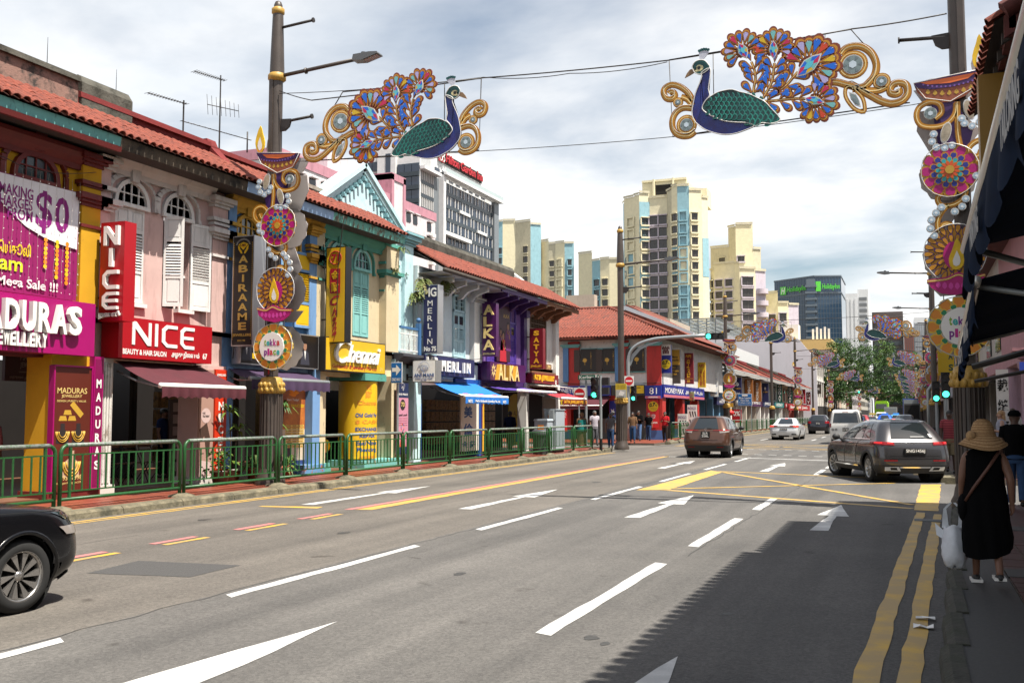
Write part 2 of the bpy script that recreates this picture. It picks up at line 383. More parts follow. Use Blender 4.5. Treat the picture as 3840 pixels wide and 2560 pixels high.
mark('oil_stain',M_stain,[[(x+r_*cos(a)*rnd(.6,1.2),y+r_*1.6*sin(a)*rnd(.6,1.2))for a in[k*pi/7 for k in range(14)]]for x,y,r_ in((-2.3,7.4,.06),(-2.15,7.25,.04),(-4.5,9.8,.07),(-7.6,12.5,.09),(-7.3,24,.12),(-7.5,34,.22),(-1.5,8.7,.05),(-10.6,13.2,.1))],z=.003,amp=0)
M_grate=plain('drain_grate_metal','#55585a',.5,metal=.5)
b=U(M_grate)
for i in range(7):b.box(.02,.5,17.2+i*.05,17.23+i*.05,.001,.012)
struct(b.build('drain_grate'))
# kerbs and pavements -------------
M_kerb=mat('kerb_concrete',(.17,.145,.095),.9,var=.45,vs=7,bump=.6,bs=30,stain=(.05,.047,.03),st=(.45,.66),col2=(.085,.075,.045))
M_kerb2=mat('shaded_mossy_kerb',(.05,.047,.038),.9,var=.45,vs=7,bump=.6,bs=30,stain=(.025,.03,.015),st=(.45,.66))  # mossy kerb concrete with the street shade darkened into its base colour
M_tile=mat('red_clay_paver',(.24,.058,.03),.45,var=.3,vs=1.5,bump=.1,stain=(.17,.055,.035),st=(.5,.72))
M_grout=mat('paver_grout',(.12,.09,.07),.9)
M_granite=mat('grey_granite_paver',(.045,.044,.042),.7,var=.3,vs=40)
def kerb(xa0,xb0,y0,y1,name='kerb',seg=1.5,zt=.13,lean=.02,m=None,k=.0):
 y=y0;first=None
 sgn=1 if xb0>xa0 else-1
 while y<y1-.05:
  L_=min(seg,y1-y)-.015
  e=rnd(-.006,.006);xa=xa0+(y-y0)*k;xb=xb0+(y-y0)*k
  bb=U(m or M_kerb)
  bb.prism([(xa,-.05),(xb,-.05),(xb-sgn*lean,zt*.7),(xb-sgn*(lean+.05),zt+e),(xa,zt+e)],y,y+L_,ax=1)
  o=bb.build('kerb_stone',first)
  if first is None:o.name=name;struct(o);first=o;WM[o.name]=I4()
  y+=seg
kerb(-12.85,-12.5,0,42.4,'kerb');kerb(-12.85,-12.5,55.5,160,'kerb',seg=3)
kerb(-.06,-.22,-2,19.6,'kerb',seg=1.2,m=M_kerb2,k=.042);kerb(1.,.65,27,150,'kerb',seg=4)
# rounded kerb at the corner of the side road
b=U(M_kerb);pts=[(-13.85+1.35*cos(a),42.4+3.6*sin(a))for a in[pi/2*i/10 for i in range(11)]]
for i in range(10):
 p,q=pts[i],pts[i+1];o1=(p[0]-.3,p[1]-.25);o2=(q[0]-.3,q[1]-.25)
 b.add([(*p,-.05),(*q,-.05),(*q,.12),(*p,.12),(*o1,.12),(*o2,.12)],[(0,1,2,3),(3,2,5,4)])
b.box(-40,-13.8,45.7,46.,-.05,.12);struct(b.build('corner_kerb'))
def pavement(x0,x1,y0,y1,zt=.12,ts=.30,name='pavement',near=300,m=M_tile):
 base=U(M_grout);base.box(x0,x1,y0,y1,-.05,zt-.012);pv=struct(base.build(name))
 tm=U(m);tm.box(-ts/2+.005,ts/2-.005,-ts/2+.005,ts/2-.005,-.012,.0);me=tm.mesh('paver')
 cells=[]
 nx=int((x1-x0)/ts);ny=int((y1-y0)/ts)
 for j in range(ny):
  for i in range(nx):cells.append((x0+(i+.5)*(x1-x0)/nx,y0+(j+.5)*(y1-y0)/ny))
 cells.sort(key=lambda c:(c[0])**2+c[1]**2)
 for c in cells[:near]:inst(me,'paver',pv,(c[0],c[1],zt+rnd(-.0015,.0015)),(0,0,0))
 if len(cells)>near:
  rb=U(m)
  for c in cells[near:]:
   h=ts/2-.005;rb.quad((c[0]-h,c[1]-h,zt),(c[0]+h,c[1]-h,zt),(c[0]+h,c[1]+h,zt),(c[0]-h,c[1]+h,zt))
  stuff(rb.build('paver',pv))
 return pv
pavement(-14.9,-12.86,4,42.6,near=280)
b=U(M_tile);b.box(-40,-14.9,42.62,45.7,-.05,.112);b.box(-14.9,-13.,42.62,44.9,-.05,.112);struct(b.build('side_pavement'))
pavement(-40,-12.86,53.,60.4,ts=.6,near=60)
pavement(-14.4,-12.86,60.42,200,ts=.6,near=40)
b=U(mat('arcade_floor_tile','#6e4a35',.5,var=.3));b.box(-21,-14.92,4,43,-.05,.145);struct(b.build('arcade_floor'))
b=U(M_granite);b.prism([(-.12,-2),(.84,-2),(.84,17),(1.,19.6),(.76,19.6)],-.05,.118,ax=2)
for y in(6.5,10.9,15.2):b.box(.85,3.1,y,y+.55,-.05,.1265)
struct(b.build('granite_edging'))
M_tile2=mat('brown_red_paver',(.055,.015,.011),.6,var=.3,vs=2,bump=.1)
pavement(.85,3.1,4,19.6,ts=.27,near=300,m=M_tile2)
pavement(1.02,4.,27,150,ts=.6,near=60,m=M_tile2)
# weeds and litter in the right gutter
M_leaf=mat('weed_leaf',(.05,.10,.02),.7,var=.4,vs=9)
b=U(M_leaf)
for i in range(420):
 x,y=.0-abs(random.gauss(0,.05)),random.choice((rnd(6.5,9.5),rnd(11,16.5)));x+=.12+(y-1)*.042-.05;h=rnd(.02,.06);a=rnd(0,6.3);dx,dy=.02*cos(a),.02*sin(a)
 b.add([(x-dx*.3,y-dy*.3,0),(x+dx*.3,y+dy*.3,0),(x+dx,y+dy,h)],[(0,1,2)])
stuff(b.build('gutter_weeds'))
for x,y,l in((.0,9.,'crumpled white paper scrap in the gutter by the yellow lines'),(-.02,8.65,'torn white paper strip lying in the shaded gutter')):
 b=U(M_white);q=[]
 for i in range(4):q.append([(x+i*.05,y+j*.045+rnd(-.01,.01),.005+rnd(0,.03))for j in range(3)])
 b.grid(q,False);tag(b.build('paper_scrap'),l,'litter')
 # ================ the near row of shophouses on the left
FX=-15.
FL=frame((FX,0,0),(0,1,0),(1,0,0),(0,0,1))
RS=(0,1,0)
def W3(s,d,h):return(FX+d,s,h)
def fb(m=None):
 b=MB(FL)
 return b.use(m)if m else b
M_tileroof=mat('terracotta_tile',(.20,.042,.021),.85,var=.6,vs=9,col2=(.085,.02,.013),stain=(.05,.025,.02),st=(.52,.72),sscale=(1.5,1.5,1.5))
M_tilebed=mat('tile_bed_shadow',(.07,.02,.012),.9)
M_moss=mat('mossy_concrete',(.10,.093,.078),.95,var=.5,vs=6,bump=.8,bs=14,stain=(.03,.028,.02),st=(.42,.62),col2=(.07,.065,.05))
M_dirtypink=mat('dirty_pink_plaster',(.33,.19,.15),.95,var=.4,vs=3,bump=.5,stain=(.05,.04,.035),st=(.45,.62))
M_redpl=mat('red_plaster',(.17,.014,.013),.85,var=.3,vs=3,bump=.4,stain=(.10,.05,.04),st=(.62,.74))
M_grime=mat('grimy_fascia',(.11,.085,.06),.95,var=.5,vs=6,stain=(.02,.018,.015),st=(.45,.6))
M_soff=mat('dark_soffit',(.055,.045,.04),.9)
_tm=U(M_tileroof)
def _tile(L_=.37,r=.093,t=.018,n=6):
 o,i=[],[]
 for k in range(n+1):
  a=pi*k/n;o.append((r*cos(a),r*.85*sin(a)));i.append(((r-t)*cos(a),(r-t)*.85*sin(a)))
 poly=o+i[::-1];q=[]
 for k in range(n):
  _tm.add([(*o[k],0),(*o[k+1],0),(*[c*.93 for c in o[k+1]],L_),(*[c*.93 for c in o[k]],L_)],[(0,1,2,3)],True)
  _tm.add([(*o[k],0),(*o[k+1],0),(*i[k+1],0),(*i[k],0)],[(3,2,1,0)])
_tile()
ME_TILE=_tm.mesh('roof_tile')
def slope_tiles(parent,e0,e1,up,length,pitch=.205,row=.33,keep=9):
 """Barrel tiles on a slope: eave line e0->e1, up the unit slope direction."""
 e0,e1,up=Vector(e0),Vector(e1),Vector(up).normalized();ax=(e1-e0);Ls=ax.length;ax.normalize();nrm=ax.cross(up)
 if nrm.z<0:nrm=-nrm
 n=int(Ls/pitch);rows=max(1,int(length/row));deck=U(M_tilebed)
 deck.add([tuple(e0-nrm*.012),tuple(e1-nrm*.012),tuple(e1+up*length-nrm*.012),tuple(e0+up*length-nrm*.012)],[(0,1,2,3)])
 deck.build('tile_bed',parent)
 inv=WM.get(parent.name,I4()).inverted()
 rest=U(M_tileroof)
 for j in range(rows):
  for i in range(n):
   p=e0+ax*((i+.5)*Ls/n)+up*(j*row-.05)+nrm*(.004+rnd(0,.012));jx=ax.copy()
   tw=rnd(-.03,.03);u2=(up+ax*tw).normalized();x2=u2 .cross(nrm).normalized();x2=x2 if x2 .dot(ax)>0 else-x2
   Mx=Matrix(((x2 .x,nrm.x,u2 .x,p.x),(x2 .y,nrm.y,u2 .y,p.y),(x2 .z,nrm.z,u2 .z,p.z),(0,0,0,1)))
   if j<keep:
    o=bpy.data.objects.new('roof_tile',ME_TILE);COL.objects.link(o);o.parent=parent;o.matrix_local=inv@Mx
   else:
    r,L_=.085,.37
    v=[Mx@Vector(q)for q in((-r,0,0),(-.06,.06,0),(0,.075,0),(.06,.06,0),(r,0,0),(-r,0,L_),(-.06,.055,L_),(0,.068,L_),(.06,.055,L_),(r,0,L_))]
    rest.add([tuple(x)for x in v],[(0,1,6,5),(1,2,7,6),(2,3,8,7),(3,4,9,8)],True)
 if rest.f:stuff(rest.build('roof_tile',parent))
def house(label,group='shophouses in the near row on the left'):
 return lambda s0,s1:thing('shophouse',label,'shophouse',(FX-3,(s0+s1)/2,0),group)
def wall_holes(b,s0,s1,h0,h1,d0,d1,holes):
 s=s0
 for a,c,z0,z1 in sorted(holes):
  if a>s:b.box(s,a,d0,d1,h0,h1)
  if z0>h0:b.box(a,c,d0,d1,h0,z0)
  if z1<h1:b.box(a,c,d0,d1,z1,h1)
  s=c
 if s<s1:b.box(s,s1,d0,d1,h0,h1)
def arcade(T,s0,s1,m,hb=2.75,depth=2.6,floor=.15,side=True):
 """five-foot way: beam over the front, ceiling, back wall and doors"""
 b=fb(m);b.box(s0,s1,-.3,.0,hb,3.7);b.build('beam',T)
 b=fb(mat('arcade_ceiling',(.12,.10,.085),.9));b.box(s0,s1,-depth,-.3,2.95,3.);b.build('ceiling',T)
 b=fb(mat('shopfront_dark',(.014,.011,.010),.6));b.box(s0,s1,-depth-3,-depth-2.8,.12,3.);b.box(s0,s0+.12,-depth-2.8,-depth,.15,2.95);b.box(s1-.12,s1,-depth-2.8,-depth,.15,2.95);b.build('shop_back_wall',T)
def roof(T,s0,s1,fascia_m,cap_m,body_m=None,eave=(.80,7.13),top=(-.35,7.82),capz=8.25,fh=.24,soff=True,capd=(-.35,-.95)):
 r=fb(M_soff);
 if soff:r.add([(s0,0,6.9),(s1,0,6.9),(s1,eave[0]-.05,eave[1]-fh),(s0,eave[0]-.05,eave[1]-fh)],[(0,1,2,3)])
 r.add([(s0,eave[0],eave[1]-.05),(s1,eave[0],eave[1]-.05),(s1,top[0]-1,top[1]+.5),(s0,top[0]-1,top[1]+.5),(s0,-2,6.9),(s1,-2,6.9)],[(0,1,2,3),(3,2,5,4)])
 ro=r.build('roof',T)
 f=fb(fascia_m);f.prism([(eave[0]-.08,eave[1]-fh),(eave[0]-.03,eave[1]-fh-.02),(eave[0]+.0,eave[1]-.03),(eave[0]-.08,eave[1]-.03)],s0,s1,ax=0);f.build('fascia',ro)
 dd=Vector((top[0]-eave[0],top[1]-eave[1]));
 slope_tiles(ro,W3(s0,eave[0]+.06,eave[1]),W3(s1,eave[0]+.06,eave[1]),(dd[0],0,dd[1]),dd.length+.1)
 c=fb(body_m or cap_m);z0=top[1]-.15;c.prism([(capd[0],z0),(capd[0],capz-.14),(capd[1],capz-.14),(capd[1],z0)],s0,s1,ax=0);c.build('parapet',ro)
 c=fb(cap_m);c.prism([(capd[0]+.08,capz-.16),(capd[0]+.07,capz-.05),(capd[0]-.05,capz),(capd[1],capz),(capd[1],capz-.16)],s0,s1,ax=0);c.build('parapet_cap',ro)
 return ro
def capital(T,s0,s1,ms,h=5.75,sc=1.,name='capital',d=.12):
 b=fb(ms)
 for z0,z1,e in((-.42,-.36,.05),(0,.07,.05),(.07,.13,.11),(.13,.24,.17),(.42,.5,.09)):b.box(s0-e*sc,s1+e*sc,-.1,d+e*sc,h+z0,h+z1)
 return b.build(name,T)
def cornice(T,s0,s1,ms,h=6.62,d=.05):
 b=fb(ms);b.prism([(0,h-.18),(d+.04,h-.18),(d+.05,h-.08),(d+.14,h+.02),(d+.2,h+.12),(d+.2,h+.2),(0,h+.2)],s0,s1,ax=0);return b.build('cornice',T)
def archpts(c,w,hs,rise,n=10):return[(c-w*cos(pi*i/n),hs+rise*sin(pi*i/n))for i in range(n+1)]
M_pane=glassy('fanlight_glass','#30393c',.1)
def fanlight(T,c,w,hs,rise,m,d=.02,bars=4,sill=True):
 p=archpts(c,w,hs,rise);f=fb(m)
 o=archpts(c,w+.09,hs,rise+.09)
 for i in range(10):f.add([(p[i][0],d+.07,p[i][1]),(p[i+1][0],d+.07,p[i+1][1]),(o[i+1][0],d+.07,o[i+1][1]),(o[i][0],d+.07,o[i][1]),(p[i][0],d-.03,p[i][1]),(p[i+1][0],d-.03,p[i+1][1]),(o[i+1][0],d-.03,o[i+1][1]),(o[i][0],d-.03,o[i][1])],[(0,1,2,3),(1,0,4,5),(3,2,6,7)])
 f.box(c-w-.09,c+w+.09,d-.03,d+.08,hs-.08,hs)
 win=f.build('window',T)
 g=fb(M_pane);g.add([(x,d,z)for x,z in p],[tuple(range(11))[::-1]]);g.build('pane',win)
 mb=fb(m)
 for i in range(1,bars):
  x=c-w+2*w*i/bars;zt=hs+rise*math.sqrt(max(0,1-((x-c)/w)**2));mb.box(x-.013,x+.013,d,d+.03,hs,zt)
 k=hs+rise*.48;ww=w*math.sqrt(1-.48**2);mb.box(c-ww,c+ww,d,d+.028,k-.013,k+.013)
 stuff(mb.build('glazing_bar',win));return win
def hood(T,c,w,hs,rise,m,drop=.45,d=.0,key=True):
 o=archpts(c,w,hs,rise,12);pts=[(c-w-.12,hs-drop),(c-w,hs-drop),(c-w,hs)]+o[1:-1]+[(c+w,hs),(c+w,hs-drop),(c+w+.12,hs-drop)]
 b=fb(m)
 for(x0,z0),(x1,z1)in zip(pts,pts[1:]):
  dx,dz=x1-x0,z1-z0;l=math.hypot(dx,dz)+1e-6;nx,nz=-dz/l*.1,dx/l*.1
  b.add([(x0,d+.09,z0),(x1,d+.09,z1),(x1+nx,d+.06,z1+nz),(x0+nx,d+.06,z0+nz),(x0,d,z0),(x1,d,z1),(x1+nx,d,z1+nz),(x0+nx,d,z0+nz)],[(0,1,2,3),(1,0,4,5),(3,2,6,7)])
 o=b.build('hood_mould',T)
 if key:b=fb(m);b.add([(c-.1,d,hs+rise-.1),(c+.1,d,hs+rise-.1),(c+.15,d,hs+rise+.34),(c-.15,d,hs+rise+.34),(c-.1,d+.14,hs+rise-.1),(c+.1,d+.14,hs+rise-.1),(c+.15,d+.17,hs+rise+.34),(c-.15,d+.17,hs+rise+.34)],[(4,5,6,7),(0,1,5,4),(1,2,6,5),(3,0,4,7)]);b.build('keystone',o)
SLAT={}
def slat_mesh(w,m):
 k=(round(w,2),m.name)
 if k not in SLAT:
  b=U(m);b.add([(0,-.012,.03),(0,.025,-.022),(0,.033,-.014),(0,-.004,.038),(w,-.012,.03),(w,.025,-.022),(w,.033,-.014),(w,-.004,.038)],[(0,1,2,3),(7,6,5,4),(0,4,5,1),(2,6,7,3),(1,5,6,2),(3,7,4,0)]);SLAT[k]=b.mesh('slat')
 return SLAT[k]
def shutter(T,hinge,z0,z1,w,ang,m,mp=None,flip=False,lou=(.33,.74),d=.05,panels=True):
 """a louvred leaf hinged at facade point s=hinge; ang 0 closed along +s (or -s when flip)"""
 a=RAD(ang);ux=(-1 if flip else 1)
 sx=Vector((sin(a),cos(a)*ux,0));nn=Vector((cos(a),-sin(a)*ux,0))
 Mx=Matrix(((sx.x,nn.x,0,FX+d),(sx.y,nn.y,0,hinge),(0,0,1,0),(0,0,0,1)))
 mp=mp or m;H=z1-z0;l0,l1=z0+H*lou[0],z0+H*lou[1];r=.055
 b=MB(Mx).use(m);b.box(0,r,-.02,.02,z0,z1);b.box(w-r,w,-.02,.02,z0,z1)
 for z in(z0,l0-.04,l1,z1-.07):b.box(r,w-r,-.02,.02,z,z+.07)
 lf=b.build('shutter',T)
 b=MB(Mx).use(mp)
 for za,zb in((z0+.07,l0-.04),(l1+.07,z1-.07)):
  b=MB(Mx).use(mp);b.box(r,w-r,-.008,.004,za,zb);b.box(r+.04,w-r-.04,-.012,.014,za+.04,zb-.04);b.build('shutter_panel',lf)
 me=slat_mesh(w-2*r,mp);z=l0+.06
 inv=WM.get(T.name,I4()).inverted()
 while z<l1-.03:
  o=bpy.data.objects.new('slat',me);COL.objects.link(o);o.parent=lf;o.matrix_local=inv@Mx@Matrix.Translation((r,0,z));z+=.062
 return lf
def awning(label,s0,s1,za,zb,d0,d1,m,vm=None,bar=M_white,val=.24,skew=.0,txt=None,white=.0,group='fabric awnings over the left shopfronts'):
 T=thing('awning',label,'awning',(FX+d0,(s0+s1)/2,za),group)
 n=10;P=[[(s0+(s1-s0)*j/n+skew*t,d0+(d1-d0)*t,za+(zb-za)*t-.05*sin(pi*t)*(.6+.4*cos(j*2.1)))for j in range(n+1)]for t in[i/6 for i in range(7)]]
 b=fb(m);b.grid(P if not white else P[:6]);
 b.build('canopy',T)
 if white:
  b=fb(M_white);b.grid(P[5:]);b.build('canopy_band',T)
 b=fb(bar);b.tube([(s0+skew,d1,zb),(s1+skew,d1,zb)],.055,8);b.build('front_bar',T)
 b=fb(vm or m);v=[]
 for j in range(61):
  s=s0+skew+(s1-s0)*j/60;v.append([(s,d1+.05,zb-.02),(s,d1+.055+.012*sin(j*.9),zb-val*.6),(s,d1+.05+.02*sin(j*.9),zb-val+.035*abs(sin(j*pi/5)))])
 b.grid(v);V=b.build('valance',T)
 b=fb(M_steel)
 for s in(s0+.08,s1-.08):
  mid=(s+skew*.5-.05,(d0+d1)/2-.02,(za+zb)/2-.16);b.tube([(s,d0,za-.22),mid],.022,5);b.tube([mid,(s+skew,d1-.03,zb-.03)],.02,5)
 b.build('folding_arm',T)
 return T,V
def sgn_box(name,label,s0,s1,d0,d1,h0,h1,face,edge=None,group=None,cat='sign'):
 T=thing(name,label,cat,W3((s0+s1)/2,d0,h0),group)
 b=fb(edge or face);b.box(s0,s1,d0,d1,h0,h1);b.build('sign_box',T)
 if edge:b=fb(face);b.box(s0+.03,s1-.03,d1,d1+.006,h0+.03,h1-.03);b.build('sign_face',T)
 return T
def ftext(T,body,s0,s1,h0,h1,d,m,depth=.004,bold=.02,name='lettering',side=None,shear=0,space=1.):
 b=U(m);b.text(body,W3(s0,d,h0),RS,UPZ,s1-s0,h1-h0,depth,bold,shear,space);return b.build(name,T)
def proj_sign(label,y,x0,x1,h0,h1,face,edge=None,th=.18,group='vertical signs projecting from the shophouses',bracket=M_iron,brx=-15.,name='projecting_sign'):
 """two-sided box that sticks out over the pavement, its face looks down the street (-y)"""
 T=thing(name,label,'sign',(brx,y,h0),group)
 b=U(edge or face);b.box(x0,x1,y,y+th,h0,h1);b.build('sign_box',T)
 b=U(face);e=.025 if edge else .0;b.box(x0+e,x1-e,y-.006,y,h0+e,h1-e)
 b.box(x0+e,x1-e,y+th,y+th+.006,h0+e,h1-e);b.build('sign_face',T)
 b=U(bracket)
 for z in(h0+.25*(h1-h0),h0+.8*(h1-h0)):b.box(brx,x0,y+th/2-.02,y+th/2+.02,z-.02,z+.02);b.box(brx,brx+.02,y+th/2-.06,y+th/2+.06,z-.1,z+.1)
 b.build('bracket',T)
 return T
def ptext(T,body,x0,x1,h0,h1,y,m,depth=.004,bold=.02,shear=0,vertical=False,gap=.22,narrow=None):
 if not vertical:
  b=U(m);b.text(body,(x0,y-.0085,h0),(1,0,0),UPZ,x1-x0,h1-h0,depth,bold,shear);return b.build('lettering',T)
 n=len(body);cell=(h1-h0)/n;os=[]
 for i,ch in enumerate(body):
  if ch==' ':continue
  b=U(m);hh=cell*(1-gap);z=h1-(i+1)*cell+cell*gap/2;w=x1-x0
  k=narrow or 1.
  ww=w*(.22 if ch=='I'else .86 if ch in'ELJ'else 1.)*k;b.text(ch,(x0+(w-ww)/2,y-.0085,z),(1,0,0),UPZ,ww,hh,depth,bold,shear);os.append(b.build('letter',T))
 return os
 # ---- house 1: yellow and red jewellery shop ---------
Y_=paint('yellow_plaster',(.60,.31,.006),stain=(.4,.2,.01),st=(.6,.9));DR=paint('dark_red_paint',(.13,.012,.010),rough=.55);TQ=paint('turquoise_board',(.16,.42,.40),stain=(.05,.08,.07),st=(.55,.7),sscale=(2,2,.8))
MG=plain('magenta_sign',(.33,.003,.12),.35);MGD=plain('dark_magenta',(.19,.003,.065),.4);M_wl=plain('white_letter','#e9e6e0',.4);M_ch=plain('brushed_letter_side','#a9a49c',.4,metal=.3)
s0,s1=9.,15.2
T=house('yellow shophouse with dark red mouldings and magenta jewellery signboard')(s0,s1)
b=fb(Y_);wall_holes(b,s0,15.16,3.6,6.98,-.3,0,[(13.2,14.1,4.,6.1)]);b.build('wall',T)
b=fb(M_dark);b.box(13.1,14.2,-.4,-.3,3.9,6.6);b.build('window_reveal',T)
b=fb(Y_);b.box(14.68,15.16,0,.14,3.8,6.75);b.build('pilaster',T)
capital(T,14.70,15.16,DR);cornice(T,s0,14.68,DR);capital(T,14.72,15.14,DR,h=6.55,name='capital')
fanlight(T,13.64,.45,6.05,.42,DR,d=.03);fanlight(T,11.4,.45,6.05,.42,DR,d=.03)
hood(T,13.64,.68,6.22,.44,DR,drop=.6);hood(T,11.4,.68,6.22,.44,DR,drop=.6)
for c in(13.64,):shutter(T,c-.45,4.,5.98,.45,0,DR);shutter(T,c+.45,4.,5.98,.45,0,DR,flip=True)
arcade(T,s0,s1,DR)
b=fb(DR);b.box(13.93,15.22,-.45,.28,.1,.27);b.build('plinth',T)
b=fb(Y_);b.box(14.,15.15,-.4,.2,.27,2.8);b.build('column',T)
ro=roof(T,s0,14.97,TQ,M_moss,M_dirtypink,capz=8.5)
b=fb(DR);b.prism([(.74,6.80),(.80,6.80),(.82,6.90),(.74,6.90)],s0,14.97,ax=0);b.build('fascia_strip',ro)
b=fb(M_moss);b.prism([(-.28,7.7),(-.28,8.35),(-.4,8.52),(-1.,8.52),(-1.,7.7)],15.,16.4,ax=0);b.build('gable_end',ro)
P=sgn_box('shop_sign','magenta shop fascia sign with large raised white letters',s0,14.79,.05,.45,2.8,3.81,MG)
for i,ch in enumerate('MADURAS'):
 w=(14.41-12.64)/5;x=12.64+(i-2)*w
 b=U(M_wl);b.text(ch,W3(x,.46,3.16),RS,UPZ,w*.86,.54,.10,.035);b.build('letter',P)
for i,ch in enumerate('JEWELLERY'):
 w=(13.61-12.65)/7;x=12.65+(i-2)*w
 b=U(M_wl);b.text(ch,W3(x,.46,2.89),RS,UPZ,w*.88,.25,.07,.035);b.build('letter',P)
 # banner with print
P=thing('sale_banner','large magenta and white sale banner tied across the yellow facade','banner',W3(13,.12,3.87))
b=fb(MGD);b.use(plain('banner_magenta',(.25,.004,.10),.6));b.grid([[(s,.1+.012*sin(s*3),h)for s in[9+i*.47 for i in range(13)]]for h in(3.87,4.5,5.2,5.99)]);b.build('banner_cloth',P)
b=fb(plain('banner_white','#e4e0e2',.6));cv=[(14.60,4.86),(14.2,4.90),(13.8,4.97),(13.4,5.1),(13.,5.33),(12.7,5.58),(12.5,5.97)]
b.add([(x,.124,z)for x,z in cv]+[(14.62,.124,5.97)],[tuple(range(8))]);b.build('banner_print',P)
PU=plain('print_purple',(.22,.004,.16),.6);LM=plain('print_lime',(.62,.72,.02),.6);YE=plain('print_yellow',(.8,.55,.01),.6)
for t,a,c,e,f,m in(('MAKING',12.79,13.53,5.60,5.81,PU),('CHARGES',12.66,13.52,5.40,5.60,PU),('FROM',12.98,13.53,5.2,5.4,PU),('$',13.6,13.98,5.04,5.84,PU),('0',14.04,14.38,5.12,5.80,PU),('செய்கூலி',12.7,13.52,4.55,4.78,YE),('am',12.85,13.35,4.25,4.44,LM),('Mega Sale !!!',12.8,14.17,3.93,4.15,M_wl)):
 ftext(P,t,a,c,e,f,.127,m,.002,.02)
OR=plain('marigold_orange',(.85,.25,.005),.7);GY=plain('marigold_yellow',(.85,.52,.01),.7)
for gi,s in enumerate((13.85,14.12,14.36)):
 for k in range(10):
  h=4.93-k*.083
  if h>(4.4,4.2,4.08)[gi]:
   b=fb(GY if(k//2+gi)%2 else OR)
   b.add([(s+(.05 if q%2 else .036)*cos(q*pi/8),.128+.001*(k%2),h+(.05 if q%2 else .036)*sin(q*pi/8))for q in range(16)],[tuple(range(16))]);b.build('printed_marigold',P)
   # hanging string lights
P=thing('string_light_curtain','curtain of bare string lights hanging in front of the yellow facade','string lights',W3(13,.3,6.3))
b=fb(M_iron);top=[(12.2,.28,6.25),(12.8,.28,6.2),(13.2,.3,6.1),(14.1,.3,6.22),(14.5,.3,6.32),(14.95,.2,6.45)];b.tube(top,.008,4);b.build('carrier_wire',P)
b=fb(plain('string_light_wire','#b8aca0',.5));bl=fb(plain('tiny_bulb','#f2efe6',.3))
for i in range(11):
 s=12.6+i*.19;z=6.15;pts=[]
 while z>3.75:pts.append((s+rnd(-.012,.012),.26+rnd(-.012,.012),z));z-=.2;bl.box(pts[-1][0]+.004,pts[-1][0]+.016,.25,.26,z,z+.02)
 b.tube(pts,.0028,3)
stuff(b.build('light_strand',P));stuff(bl.build('bulb',P))
# vertical panel, poster pillar, inner sign
P=thing('pillar_poster','dark red jewellery poster wrapped around the front pillar','poster',W3(14.45,.25,.27))
b=fb(plain('poster_red',(.10,.016,.008),.4));b.box(14.,14.89,.2,.30,.25,2.6);b.build('poster_board',P)
b=fb(MG);b.box(13.97,14.,.19,.32,.25,2.6);b.box(14.89,14.92,.19,.32,.25,2.62);b.box(14.,14.89,.19,.32,2.58,2.61);b.build('poster_frame',P)
GD=plain('gold_print',(.50,.30,.035),.45);GD2=plain('pale_gold_print',(.62,.46,.16),.5);SK=plain('black_bust_print',(.02,.015,.015),.6)
for t,a,c,e,f in(('MADURAS',14.07,14.79,2.08,2.19),('JEWELLERY',14.17,14.67,1.99,2.06),('DESIGN | PURITY | VALUE',14.07,14.77,1.91,1.96),('6933 8998',14.2,14.72,.46,.55),('65 Serangoon Rd, Singapore 217970',14.1,14.75,.38,.43)):ftext(P,t,a,c,e,f,.302,GD2,.002,.01)
b=fb(GD)
for x,z,w,h in((14.12,1.57,.2,.09),(14.34,1.57,.2,.09),(14.23,1.68,.2,.09)):b.add([(x,.303,z),(x+w,.303,z),(x+w*.85,.303,z+h),(x+w*.15,.303,z+h)],[(0,1,2,3)])
b.add([(14.38,.304,1.86),(14.64,.304,1.62),(14.72,.304,1.7),(14.46,.304,1.94)],[(0,1,2,3)])
b.build('gold_bar_print',P)
for x,z,k in((14.22,1.35,1),(14.6,1.35,1),(14.45,.78,1.35)):
 b=fb(SK if k==1 else plain('pale_bust_print',(.45,.3,.2),.6));b.add([(x+dx*k,.303,z+dz*k)for dx,dz in((-.15,-.2),(.15,-.2),(.14,0),(.05,.06),(.05,.17),(-.05,.17),(-.05,.06),(-.14,0))],[tuple(range(8))]);b.build('bust_print',P)
 b=fb(GD)
 for rr in(.09,.13,.16):b.tube([(x+rr*k*cos(a),.306,z+.02+rr*k*1.25*sin(a))for a in[pi+pi*i/8 for i in range(9)]],.012*k,4)
 b.build('necklace_print',P)
P=sgn_box('pillar_sign','narrow magenta pillar sign with stacked white letters',14.93,15.17,.16,.33,.25,2.81,MG)
b=fb(MGD);b.box(14.955,15.145,.33,.334,.3,2.76);b.build('sign_face',P)
for i,ch in enumerate('MADURAS'):ftext(P,ch,14.99,15.115,2.2-i*.262,2.37-i*.262,.335,M_wl,.003,.03,'letter')
P=thing('hanging_sign','dark hanging signboard inside the yellow shop arcade','sign',(-17.3,15.6,2.4))
b=U(plain('dark_sign',(.05,.012,.014),.5));b.box(-17.38,-17.3,15.18,16.2,2.38,3.04);b.build('sign_face',P)
for t,a,c,e,f in(('MADURAS',15.55,16.12,2.82,2.98),('JEWELLERY',15.55,16.12,2.64,2.78),('DESIGN | PURITY | VALUE',15.53,16.14,2.55,2.59),('மதுராஸ் ஜூவல்லரி',15.3,16.1,2.42,2.5)):
 b=U(plain('dim_letter','#8a7f78',.6));b.text(t,(-17.297,a,e),RS,UPZ,c-a,f-e,.002,.02);b.build('lettering',P)
